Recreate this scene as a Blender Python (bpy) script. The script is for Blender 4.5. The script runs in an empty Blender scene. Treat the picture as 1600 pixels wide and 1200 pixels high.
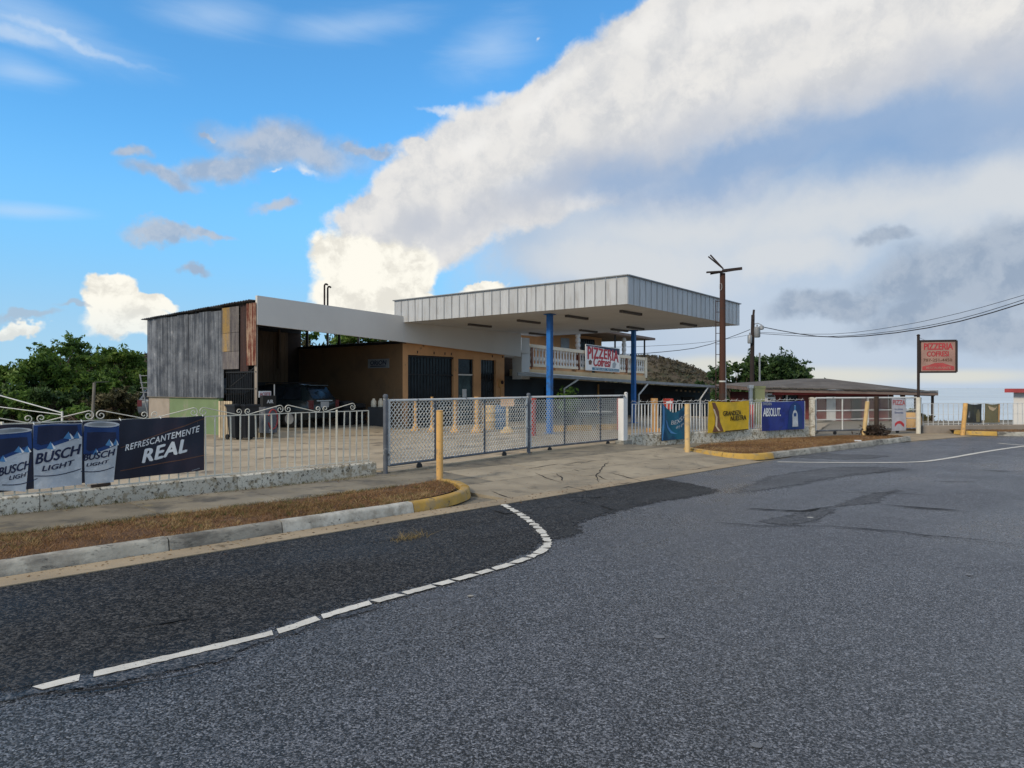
import bpy, bmesh, math, random
import numpy as np
from mathutils import Vector, Matrix, noise as mnoise

rnd = random.Random(7)
rng = np.random.default_rng(7)
SC = bpy.context.scene
COL = SC.collection

# ------------------------------------------------------------------ camera
EYE = 1.6          # eye height
FOC = 1100.0       # focal length in pixels of the 1600 px wide photograph
HZ = 605.0         # row of the horizon
cam_d = bpy.data.cameras.new('camera')
cam = bpy.data.objects.new('camera', cam_d)
COL.objects.link(cam)
cam.location = (0, 0, EYE)
cam.rotation_euler = (math.radians(90), 0, 0)
cam_d.sensor_fit = 'HORIZONTAL'
cam_d.sensor_width = 36
cam_d.lens = 36 * FOC / 1600
cam_d.shift_y = (HZ - 600) / 1600
cam_d.clip_start = 0.05
cam_d.clip_end = 60000
SC.camera = cam
SC.view_settings.view_transform = 'Standard'
SC.view_settings.look = 'None'
SC.view_settings.gamma = 1
SC.view_settings.use_curve_mapping = False
SC.view_settings.exposure = 0.0

SUN_EL, SUN_AZ = 34.0, 222.0       # azimuth clockwise from +Y: behind the viewer, to the left


# ------------------------------------------------------------------ node helper
class NT:
    def __init__(self, tree):
        self.t = tree
        self.t.nodes.clear()

    def n(self, kind, props=None, ins=None):
        nd = self.t.nodes.new(kind)
        for k, v in (props or {}).items():
            setattr(nd, k, v)
        for k, v in (ins or {}).items():
            self.set(nd.inputs[k], v)
        return nd

    def set(self, sock, v):
        if isinstance(v, bpy.types.NodeSocket):
            self.t.links.new(v, sock)
        elif hasattr(sock, 'default_value'):
            if sock.type == 'RGBA' and not isinstance(v, (int, float)) and len(v) == 3:
                v = (*v, 1)
            sock.default_value = v

    def math(self, op, a, b=None, c=None, clamp=False):
        nd = self.n('ShaderNodeMath', {'operation': op, 'use_clamp': clamp})
        for i, v in enumerate((a, b, c)):
            if v is not None:
                self.set(nd.inputs[i], v)
        return nd.outputs[0]

    def vmath(self, op, a, b=None, scale=None):
        nd = self.n('ShaderNodeVectorMath', {'operation': op})
        self.set(nd.inputs[0], a)
        if b is not None:
            self.set(nd.inputs[1], b)
        if scale is not None:
            self.set(nd.inputs['Scale'], scale)
        return nd.outputs['Value'] if op in ('LENGTH', 'DOT_PRODUCT') else nd.outputs[0]

    def mix(self, fac, a, b, blend='MIX'):
        nd = self.n('ShaderNodeMix', {'data_type': 'RGBA', 'blend_type': blend})
        self.set(nd.inputs[0], fac)
        self.set(nd.inputs[6], a)
        self.set(nd.inputs[7], b)
        return nd.outputs[2]

    def noise(self, vec, scale, detail=4, rough=0.55, dist=0.0, color=False):
        nd = self.n('ShaderNodeTexNoise', {}, {'Vector': vec, 'Scale': scale, 'Detail': detail, 'Roughness': rough, 'Distortion': dist})
        return nd.outputs['Color' if color else 'Fac']

    def ss(self, v, lo, hi, a=0.0, b=1.0):
        nd = self.n('ShaderNodeMapRange', {'interpolation_type': 'SMOOTHSTEP'}, {'Value': v, 'From Min': lo, 'From Max': hi, 'To Min': a, 'To Max': b})
        return nd.outputs[0]

    def ramp(self, fac, stops):
        nd = self.n('ShaderNodeValToRGB', {}, {'Fac': fac})
        el = nd.color_ramp.elements
        while len(el) < len(stops):
            el.new(0.5)
        for e, (p, c) in zip(el, stops):
            e.position = p
            e.color = (*c, 1)
        return nd.outputs[0]


# ------------------------------------------------------------------ sky
world = bpy.data.worlds.new('World')
SC.world = world
world.use_nodes = True
W = NT(world.node_tree)
SKYS = 0.1


def build_sky():
    tc = W.n('ShaderNodeTexCoord')
    d = tc.outputs['Generated']
    sep = W.n('ShaderNodeSeparateXYZ', {}, {'Vector': d})
    x, y, z = sep.outputs
    az = W.math('ARCTAN2', x, y)
    hyp = W.math('SQRT', W.math('ADD', W.math('MULTIPLY', x, x), W.math('MULTIPLY', y, y)))
    tel = W.math('DIVIDE', z, W.math('MAXIMUM', hyp, 0.02))
    P = W.n('ShaderNodeCombineXYZ', {}, {'X': az, 'Y': tel, 'Z': 0.0}).outputs[0]
    sky = W.n('ShaderNodeTexSky', {'sky_type': 'NISHITA', 'sun_disc': False, 'sun_elevation': math.radians(SUN_EL),
                                   'sun_rotation': math.radians(SUN_AZ), 'air_density': 1.0, 'dust_density': 0.6,
                                   'ozone_density': 2.0, 'altitude': 100})
    base = W.vmath('SCALE', sky.outputs[0], scale=SKYS)
    base = W.vmath('MULTIPLY', base, SKY_TINT)
    # direction noise shared by the layers
    nbig = W.noise(d, 3.2, 3, 0.5, color=True)
    nmid = W.noise(d, 11.0, 5, 0.6, color=True)
    half = (0.5, 0.5, 0.5)
    warp = W.vmath('ADD', W.vmath('SCALE', W.vmath('SUBTRACT', nbig, half), scale=0.10),
                   W.vmath('SCALE', W.vmath('SUBTRACT', nmid, half), scale=0.075))
    PW = W.vmath('ADD', P, warp)
    fine = W.noise(d, 9.0, 9, 0.62)
    puff = W.noise(W.vmath('ADD', d, W.vmath('SCALE', nmid, scale=0.05)), 16.0, 7, 0.62)
    off = W.vmath('ADD', d, (-0.02, 0.0, 0.022))
    puff2 = W.noise(W.vmath('ADD', off, W.vmath('SCALE', nmid, scale=0.05)), 16.0, 7, 0.62)
    relief = W.math('SUBTRACT', puff, puff2)          # billow shading, light from upper left
    wisp_v = W.n('ShaderNodeMapping', {}, {'Vector': d, 'Rotation': (0, math.radians(12), 0), 'Scale': (2.2, 2.2, 12.0)}).outputs[0]
    wisp = W.noise(wisp_v, 2.4, 7, 0.6, 0.6)

    def blob(px, py, rx, ry, rot=0, vec=PW):
        A = math.atan((px - 800) / FOC)
        T = (HZ - py) / FOC * math.cos(A)
        mp = W.n('ShaderNodeMapping', {'vector_type': 'TEXTURE'}, {'Vector': vec, 'Location': (A, T, 0), 'Rotation': (0, 0, math.radians(rot)),
                 'Scale': (rx / FOC * math.cos(A) ** 2, ry / FOC * math.cos(A), 1)})
        return W.math('SUBTRACT', 1.0, W.vmath('LENGTH', mp.outputs[0]))

    def field(blobs, vec=PW):
        f = None
        for b in blobs:
            v = blob(*b, vec=vec)
            f = v if f is None else W.math('SMOOTH_MAX', f, v, 0.15)
        return f

    cur = [base]

    def layer(blobs, amp=0.9, lo=0.0, hi=0.5, nz=fine, vec=PW):
        # a vanishing share of the colour so far makes the layers evaluate one after the other
        f = field(blobs, W.vmath('ADD', vec, W.vmath('SCALE', cur[0], scale=1e-7)))
        return W.ss(W.math('ADD', f, W.math('MULTIPLY', W.math('SUBTRACT', nz, 0.5), amp)), lo, hi)

    col = base
    # unseen broken cloud beyond the frame, added and warmed to make ambient light less blue
    side = W.ss(W.math('ABSOLUTE', az), 0.72, 0.95)
    gen = W.math('MULTIPLY', W.ss(W.noise(d, 2.6, 7, 0.58), 0.36, 0.56), W.math('MAXIMUM', side, W.ss(tel, 0.62, 0.85)))
    col = W.mix(W.math('MULTIPLY', gen, 0.95), col, W.mix(W.ss(fine, 0.35, 0.65), (0.56, 0.55, 0.55), (0.84, 0.80, 0.74)))
    # pale lower sky
    low = W.ss(tel, 0.36, 0.06)
    col = W.mix(W.math('MULTIPLY', low, 0.96), col, W.mix(W.ss(tel, 0.20, 0.0), (0.24, 0.545, 0.89), (0.42, 0.66, 0.86)))
    # wisps, upper left
    cur[0] = col
    a = layer([(70, 45, 260, 62, -12), (330, 25, 150, 50, 5), (560, 40, 190, 40, 10), (40, 330, 150, 18, 4), (770, 70, 120, 70, 25), (30, 110, 120, 40, 0)], 1.0, 0.0, 1.15, wisp, P)
    col = W.mix(W.math('MULTIPLY', a, 0.5), col, (0.56, 0.72, 0.92))
    cur[0] = col
    a = layer([(120, 52, 180, 11, -9), (20, 45, 120, 20, -6)], 0.9, 0.0, 1.0, wisp)
    col = W.mix(W.math('MULTIPLY', a, 0.36), col, (0.76, 0.83, 0.90))
    # grey veil, lower right
    cur[0] = col
    a = layer([(1250, 470, 560, 260, 0), (1500, 350, 560, 330, 10), (1000, 340, 330, 170, 12), (1420, 590, 460, 60, 0)], 0.45, -0.05, 0.42)
    veil = W.mix(W.ss(nbig, 0.35, 0.65), (0.43, 0.54, 0.69), (0.55, 0.63, 0.74))
    col = W.mix(W.math('MULTIPLY', a, 0.96), col, veil)
    cur[0] = col
    a = layer([(1080, 345, 300, 75, 5), (1350, 330, 360, 75, 10), (1570, 290, 260, 110, 14), (1000, 410, 250, 60, 0), (1250, 400, 200, 40, 0)], 0.6, -0.05, 0.75)
    col = W.mix(W.math('MULTIPLY', a, 0.88), col, (0.68, 0.71, 0.74))
    # small grey clouds, left
    cur[0] = col
    a = layer([(445, 232, 150, 46, -4), (350, 262, 120, 26, 24), (265, 288, 70, 20, -12), (570, 236, 60, 12, -4), (215, 250, 28, 14, 20), (280, 385, 75, 15, 5), (335, 374, 42, 10, 14),
               (322, 430, 36, 11, 0), (328, 212, 16, 8, 0), (440, 320, 50, 14, 0)], 0.72, -0.10, 0.62)
    col = W.mix(W.math('MULTIPLY', a, 0.85), col, W.mix(W.ss(relief, -0.14, 0.12), (0.36, 0.44, 0.57), (0.52, 0.56, 0.63)))
    cur[0] = col
    a = layer([(475, 274, 22, 9, 0), (436, 272, 14, 4, 10), (700, 185, 55, 8, -12), (790, 155, 60, 12, 12), (845, 60, 5, 5, 0), (900, 112, 30, 6, 15)], 0.9, 0.0, 1.0)
    col = W.mix(W.math('MULTIPLY', a, 0.8), col, (0.78, 0.82, 0.87))
    # the main bank rising to the upper right: body, bright crest, blue-grey underside
    cur[0] = col
    a = layer([(700, 300, 220, 105, 33), (600, 340, 95, 45, 10), (860, 220, 220, 100, 28), (1050, 140, 260, 135, 22), (1300, 60, 330, 150, 14), (1560, 60, 360, 170, 8), (1450, -60, 600, 150, 5), (1020, 60, 85, 50, 20), (665, 240, 48, 22, 0),
               (1000, 240, 330, 70, 22), (1250, 190, 330, 90, 20)], 0.62, 0.0, 0.20, W.math('ADD', W.math('MULTIPLY', fine, 0.55), W.math('MULTIPLY', puff, 0.45)))
    warm = W.mix(W.ss(relief, -0.24, 0.16), (0.60, 0.62, 0.655), (0.84, 0.825, 0.80))
    warm = W.mix(W.math('MULTIPLY', W.ss(fine, 0.30, 0.65), 0.45), warm, (0.76, 0.755, 0.75))
    col = W.mix(a, col, warm)
    cur[0] = col
    a = layer([(1190, 250, 350, 62, 13), (1450, 205, 330, 95, 15), (1610, 150, 240, 110, 10), (960, 285, 190, 44, 5), (1300, 230, 320, 66, 15)], 0.5, -0.22, 0.80)
    col = W.mix(W.math('MULTIPLY', a, 0.90), col, W.mix(W.ss(nbig, 0.3, 0.7), (0.22, 0.38, 0.64), (0.34, 0.46, 0.65)))
    cur[0] = col
    a = layer([(820, 320, 200, 46, 20), (720, 345, 120, 36, 25), (930, 262, 190, 44, 22), (1080, 225, 240, 46, 18), (1380, 130, 260, 60, 12), (1580, 80, 190, 75, 8), (640, 350, 60, 40, 0)], 0.7, -0.10, 1.0)
    col = W.mix(W.math('MULTIPLY', a, 0.72), col, (0.52, 0.56, 0.64))
    cur[0] = col
    a = layer([(1000, 70, 70, 40, 30), (870, 160, 90, 26, 28), (1120, 60, 120, 45, 10), (740, 235, 60, 24, 30), (1270, 20, 120, 30, 0)], 0.9, 0.05, 0.9, puff)
    col = W.mix(W.math('MULTIPLY', a, 0.7), col, (0.90, 0.885, 0.86))
    # dark cloud low on the right
    cur[0] = col
    a = layer([(1490, 440, 185, 75, 8), (1580, 420, 120, 85, 0), (1320, 470, 150, 30, 0), (1440, 500, 120, 40, 0), (1560, 510, 120, 45, 0), (1400, 380, 60, 18, 0)], 0.8, -0.05, 0.6)
    col = W.mix(W.math('MULTIPLY', a, 0.9), col, W.mix(W.ss(relief, -0.16, 0.12), (0.30, 0.38, 0.50), (0.42, 0.49, 0.59)))
    # pale yellow glow of far cloud above the sea
    cur[0] = col
    a = layer([(1280, 588, 240, 20, 0), (1500, 588, 160, 15, 0), (1120, 570, 120, 20, 0)], 0.35, -0.1, 0.8, fine, P)
    col = W.mix(W.math('MULTIPLY', a, 0.8), col, (0.74, 0.73, 0.64))
    # sunlit towers
    cur[0] = col
    a = layer([(575, 395, 78, 42, -10), (540, 400, 48, 40, 0), (560, 450, 75, 50, 0), (640, 425, 48, 50, 0), (600, 470, 110, 40, 0), (520, 480, 60, 22, 0), (690, 462, 60, 16, 0), (750, 452, 40, 10, 0),
               (180, 474, 50, 24, 0), (158, 496, 36, 30, 0), (235, 486, 60, 16, 0), (210, 515, 90, 30, 0), (40, 522, 44, 12, 0)], 0.75, 0.0, 0.30, W.math('ADD', W.math('MULTIPLY', fine, 0.5), W.math('MULTIPLY', puff, 0.5)))
    tower = W.mix(W.ss(relief, -0.13, 0.05), (0.80, 0.775, 0.70), (1.0, 0.97, 0.87))
    fade = W.ss(tel, 0.04, 0.12, 0.75, 1.0)
    col = W.mix(W.math('MULTIPLY', a, fade), col, tower)
    cur[0] = col
    a = layer([(40, 505, 60, 9, 0), (110, 497, 40, 6, 0)], 0.6, 0.0, 0.6)
    col = W.mix(W.math('MULTIPLY', a, 0.7), col, (0.42, 0.50, 0.60))
    out = W.vmath('SCALE', col, scale=1.0 / SKYS)
    bg = W.n('ShaderNodeBackground', {}, {'Color': out, 'Strength': SKYS})
    W.n('ShaderNodeOutputWorld', {}, {'Surface': bg.outputs[0]})


SKY_TINT = (0.92, 1.92, 2.38)
build_sky()
world.cycles.sampling_method = 'MANUAL'
world.cycles.sample_map_resolution = 512

sun_d = bpy.data.lights.new('sun', 'SUN')
sun_d.energy = 2.3
sun_d.angle = math.radians(10)
sun_d.color = (1.0, 0.86, 0.67)
sun = bpy.data.objects.new('sun', sun_d)
COL.objects.link(sun)
sun.rotation_euler = (math.radians(90 - SUN_EL), 0, math.radians(180 - SUN_AZ))
sun.location = (-20, -20, 20)


# ------------------------------------------------------------------ geometry helpers
def at(px, py, z=0.0):
    """world point on the level z seen at a pixel of the photograph"""
    D = (EYE - z) * FOC / (py - HZ)
    return Vector(((px - 800) / FOC * D, D, z))


def atd(px, py, D):
    return Vector(((px - 800) / FOC * D, D, EYE - (py - HZ) / FOC * D))


def hit(P, d, px):
    """distance along the plan line P + t d at which it is seen in column px"""
    k = (px - 800) / FOC
    return (k * P[1] - P[0]) / (d[0] - k * d[1])


def zat(py, D):
    return EYE - (py - HZ) / FOC * D


ROOTM = {}
UP = Vector((0, 0, 1))


class MB:
    """collects faces in world space"""

    def __init__(self):
        self.v, self.f = [], []

    def add(self, vs, fs):
        o = len(self.v)
        self.v += [tuple(p) for p in vs]
        self.f += [tuple(i + o for i in f) for f in fs]
        return self

    def poly(self, pts):
        return self.add(pts, [tuple(range(len(pts)))])

    def box(self, c, s, M=None):
        """box centred on c with size s, turned by the 3x3 M"""
        c = Vector(c)
        hx, hy, hz = s[0] / 2, s[1] / 2, s[2] / 2
        vs = [Vector(p) for p in ((-hx, -hy, -hz), (hx, -hy, -hz), (hx, hy, -hz), (-hx, hy, -hz), (-hx, -hy, hz), (hx, -hy, hz), (hx, hy, hz), (-hx, hy, hz))]
        if M is not None:
            vs = [M @ p for p in vs]
        return self.add([c + p for p in vs], [(3, 2, 1, 0), (4, 5, 6, 7), (0, 1, 5, 4), (1, 2, 6, 5), (2, 3, 7, 6), (3, 0, 4, 7)])

    def prism(self, pts, dz):
        """pts: counter-clockwise top outline; the body reaches dz below it"""
        n = len(pts)
        top = [Vector(p) for p in pts]
        bot = [p - Vector((0, 0, dz)) for p in top]
        fs = [tuple(range(n)), tuple(range(2 * n - 1, n - 1, -1))]
        fs += [(i, n + i, n + (i + 1) % n, (i + 1) % n) for i in range(n)]
        return self.add(top + bot, fs)

    def slab(self, pts, off):
        """flat outline pts given a thickness along the vector off"""
        n = len(pts)
        a = [Vector(p) for p in pts]
        b = [p + Vector(off) for p in a]
        fs = [tuple(range(n - 1, -1, -1)), tuple(range(n, 2 * n))]
        fs += [(i, (i + 1) % n, n + (i + 1) % n, n + i) for i in range(n)]
        return self.add(a + b, fs)

    def tube(self, path, r, n=6, cap=True):
        path = [Vector(p) for p in path]
        rs = r if isinstance(r, (list, tuple)) else [r] * len(path)
        rings = []
        prev = None
        for i, p in enumerate(path):
            t = (path[min(i + 1, len(path) - 1)] - path[max(i - 1, 0)]).normalized()
            if prev is None:
                a = t.orthogonal().normalized()
            else:
                a = (prev - t * prev.dot(t))
                a = a.normalized() if a.length > 1e-6 else t.orthogonal().normalized()
            prev = a
            b = t.cross(a)
            rings.append([p + (a * math.cos(2 * math.pi * k / n) + b * math.sin(2 * math.pi * k / n)) * rs[i] for k in range(n)])
        o = [q for ring in rings for q in ring]
        fs = []
        for i in range(len(path) - 1):
            for k in range(n):
                k2 = (k + 1) % n
                fs.append((i * n + k, i * n + k2, (i + 1) * n + k2, (i + 1) * n + k))
        if cap:
            fs.append(tuple(range(n - 1, -1, -1)))
            fs.append(tuple(range((len(path) - 1) * n, len(path) * n)))
        return self.add(o, fs)

    def bar(self, p0, p1, w, h=None, up=UP):
        """square bar between two points"""
        p0, p1 = Vector(p0), Vector(p1)
        h = h or w
        t = (p1 - p0)
        L = t.length
        t.normalize()
        side = t.cross(up)
        if side.length < 1e-4:
            side = t.cross(Vector((1, 0, 0)))
        side.normalize()
        u2 = side.cross(t)
        M = Matrix((t, side, u2)).transposed()
        return self.box((p0 + p1) / 2, (L, w, h), M)

    def lathe(self, base, prof, n=12, axis=None):
        """prof: (radius, height) pairs turned round a vertical axis at base"""
        base = Vector(base)
        vs, fs = [], []
        for r, h in prof:
            for k in range(n):
                a = 2 * math.pi * k / n
                vs.append(base + Vector((r * math.cos(a), r * math.sin(a), h)))
        for i in range(len(prof) - 1):
            for k in range(n):
                k2 = (k + 1) % n
                fs.append((i * n + k, i * n + k2, (i + 1) * n + k2, (i + 1) * n + k))
        fs.append(tuple(range(n - 1, -1, -1)))
        fs.append(tuple(range((len(prof) - 1) * n, len(prof) * n)))
        return self.add(vs, fs)

    def mesh(self, name, mat, M=None, smooth=False):
        me = bpy.data.meshes.new(name)
        vs = self.v
        if M is not None:
            inv = M.inverted()
            vs = [tuple(inv @ Vector(p)) for p in vs]
        me.from_pydata(vs, [], self.f)
        me.validate()
        bm = bmesh.new()
        bm.from_mesh(me)
        bmesh.ops.recalc_face_normals(bm, faces=bm.faces)
        bm.to_mesh(me)
        bm.free()
        if mat:
            me.materials.append(mat)
        if smooth:
            me.polygons.foreach_set('use_smooth', [True] * len(me.polygons))
            try:
                me.set_sharp_from_angle(angle=math.radians(40))
            except Exception:
                pass
        return me


def frame(base, x=(1, 0), z=None):
    a = math.atan2(x[1], x[0])
    return Matrix.Translation(Vector(base)) @ Matrix.Rotation(a, 4, 'Z')


def tag(o, label=None, cat=None, group=None, kind=None):
    if label: o['label'] = label
    if cat: o['category'] = cat
    if group: o['group'] = group
    if kind: o['kind'] = kind
    return o


def thing(name, label, cat, base, x=(1, 0), group=None):
    o = bpy.data.objects.new(name, None)
    COL.objects.link(o)
    M = frame(base, x)
    o.matrix_world = M
    o.empty_display_size = 0.2
    ROOTM[o.name] = M
    return tag(o, label, cat, group)


def setting(name, base=(0, 0, 0), x=(1, 0)):
    o = thing(name, None, None, base, x)
    o['kind'] = 'structure'
    return o


def part(name, mb, mat, parent, smooth=False, kind=None, label=None):
    M = ROOTM[parent.name]
    o = bpy.data.objects.new(name, mb.mesh(name, mat, M, smooth))
    COL.objects.link(o)
    o.parent = parent
    ROOTM[o.name] = M
    if kind: o['kind'] = kind
    if label: o['label'] = label
    return o


def solo(name, mb, mat, base, label=None, cat=None, x=(1, 0), group=None, kind=None, smooth=False):
    M = frame(base, x)
    o = bpy.data.objects.new(name, mb.mesh(name, mat, M, smooth))
    COL.objects.link(o)
    o.matrix_world = M
    ROOTM[o.name] = M
    return tag(o, label, cat, group, kind)


def inst(name, me, parent, M, mat=None):
    """a part that shares mesh data; M is its world matrix"""
    o = bpy.data.objects.new(name, me)
    COL.objects.link(o)
    o.parent = parent
    PM = ROOTM[parent.name]
    o.matrix_local = PM.inverted() @ M
    ROOTM[o.name] = M
    return o


def sub_inst(name, me, parent, M):
    return inst(name, me, parent, M)


def basis(o, ex, ey, ez):
    M = Matrix((Vector(ex), Vector(ey), Vector(ez))).transposed().to_4x4()
    M.translation = Vector(o)
    return M


def np_mesh(name, verts, faces, mat):
    """verts (n,3), faces (m,k) numpy"""
    me = bpy.data.meshes.new(name)
    m, k = faces.shape
    me.vertices.add(len(verts))
    me.vertices.foreach_set('co', np.ascontiguousarray(verts, dtype=np.float32).ravel())
    me.loops.add(m * k)
    me.loops.foreach_set('vertex_index', np.ascontiguousarray(faces, dtype=np.int32).ravel())
    me.polygons.add(m)
    me.polygons.foreach_set('loop_start', np.arange(0, m * k, k, dtype=np.int32))
    me.polygons.foreach_set('loop_total', np.full(m, k, dtype=np.int32))
    me.update(calc_edges=True)
    me.validate()
    if mat:
        me.materials.append(mat)
    return me


def np_part(name, verts, faces, mat, parent=None, base=(0, 0, 0), kind=None):
    if parent is not None:
        M = ROOTM[parent.name]
    else:
        M = frame(base)
    inv = np.array(M.inverted())
    v = verts @ inv[:3, :3].T + inv[:3, 3]
    o = bpy.data.objects.new(name, np_mesh(name, v, faces, mat))
    COL.objects.link(o)
    if parent is not None:
        o.parent = parent
    else:
        o.matrix_world = M
    ROOTM[o.name] = M
    if kind: o['kind'] = kind
    return o


def copy_tree(src, M, label=None, group=None):
    """a copy of a thing with copies of its parts and sub-parts"""
    c = src.copy()
    COL.objects.link(c)
    c.matrix_world = M
    ROOTM[c.name] = M
    if label: c['label'] = label
    if group: c['group'] = group
    for ch in src.children:
        d = ch.copy()
        COL.objects.link(d)
        d.parent = c
        for g in ch.children:
            e = g.copy()
            COL.objects.link(e)
            e.parent = d
    return c


# ------------------------------------------------------------------ materials
def principled(name):
    m = bpy.data.materials.new(name)
    m.use_nodes = True
    N = NT(m.node_tree)
    bs = N.n('ShaderNodeBsdfPrincipled')
    N.n('ShaderNodeOutputMaterial', {}, {'Surface': bs.outputs[0]})
    return m, N, bs


def surf(name, col, rough=0.75, var=0.2, scale=2.5, fine=45, bump=0.15, metal=0.0, spec=0.35, spots=(), stretch=(1, 1, 1), rand=0.08, grime=0.0, bdist=0.01):
    """uneven painted / mineral / metal surface; spots = (colour, scale, threshold, softness[, stretch])"""
    m, N, bs = principled(name)
    geo = N.n('ShaderNodeNewGeometry')
    pos = geo.outputs['Position']
    info = N.n('ShaderNodeObjectInfo')
    vec = pos
    if stretch != (1, 1, 1):
        vec = N.n('ShaderNodeMapping', {}, {'Vector': pos, 'Scale': stretch}).outputs[0]
    n1 = N.noise(vec, scale, 5, 0.6)
    n2 = N.noise(vec, fine, 4, 0.65)
    k = N.math('ADD', N.ss(n1, 0.25, 0.75, 1 - var, 1 + var), N.math('MULTIPLY', N.math('SUBTRACT', n2, 0.5), var * 1.2))
    k = N.math('ADD', k, N.math('MULTIPLY', N.math('SUBTRACT', info.outputs['Random'], 0.5), rand * 2))
    c = N.vmath('SCALE', col, scale=k)
    if grime:
        g = N.ss(N.noise(pos, 0.9, 6, 0.65), 0.42, 0.7)
        c = N.mix(N.math('MULTIPLY', g, grime), c, (0.045, 0.04, 0.034))
    for sp in spots:
        sc, ss_, th, so = sp[:4]
        sv = pos
        if len(sp) > 4:
            sv = N.n('ShaderNodeMapping', {}, {'Vector': pos, 'Scale': sp[4]}).outputs[0]
        q = N.noise(sv, ss_, 7, 0.68)
        c = N.mix(N.ss(q, th - so, th + so), c, sc)
    N.set(bs.inputs['Base Color'], c)
    N.set(bs.inputs['Roughness'], N.math('ADD', rough, N.math('MULTIPLY', N.math('SUBTRACT', n1, 0.5), 0.18), clamp=True))
    bs.inputs['Metallic'].default_value = metal
    bs.inputs['Specular IOR Level'].default_value = spec
    if bump:
        bp = N.n('ShaderNodeBump', {}, {'Height': N.math('ADD', n2, N.math('MULTIPLY', n1, 0.6)), 'Strength': bump, 'Distance': bdist})
        N.set(bs.inputs['Normal'], bp.outputs[0])
    return m


def glass(name, col=(0.010, 0.013, 0.017), rough=0.15):
    m, N, bs = principled(name)
    pos = N.n('ShaderNodeNewGeometry').outputs['Position']
    N.set(bs.inputs['Base Color'], N.vmath('SCALE', col, scale=N.ss(N.noise(pos, 3, 3), 0.3, 0.7, 0.6, 1.5)))
    N.set(bs.inputs['Roughness'], N.ss(N.noise(pos, 6, 4), 0.3, 0.7, rough, rough + 0.12))
    bs.inputs['Specular IOR Level'].default_value = 0.22
    return m


def leafmat(name, stops, rough=0.6, transl=0.25):
    m, N, bs = principled(name)
    geo = N.n('ShaderNodeNewGeometry')
    big = N.noise(geo.outputs['Position'], 0.55, 3, 0.5)
    f = N.math('ADD', N.math('MULTIPLY', geo.outputs['Random Per Island'], 0.55), N.math('MULTIPLY', N.ss(big, 0.3, 0.7), 0.45))
    c = N.ramp(f, stops)
    N.set(bs.inputs['Base Color'], c)
    bs.inputs['Roughness'].default_value = rough
    bs.inputs['Specular IOR Level'].default_value = 0.25
    if transl:
        tr = N.n('ShaderNodeBsdfTranslucent', {}, {'Color': c})
        mx = N.n('ShaderNodeMixShader', {}, {0: transl, 1: bs.outputs[0], 2: tr.outputs[0]})
        out = [n for n in N.t.nodes if n.type == 'OUTPUT_MATERIAL'][0]
        N.t.links.new(mx.outputs[0], out.inputs[0])
    return m


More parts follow.
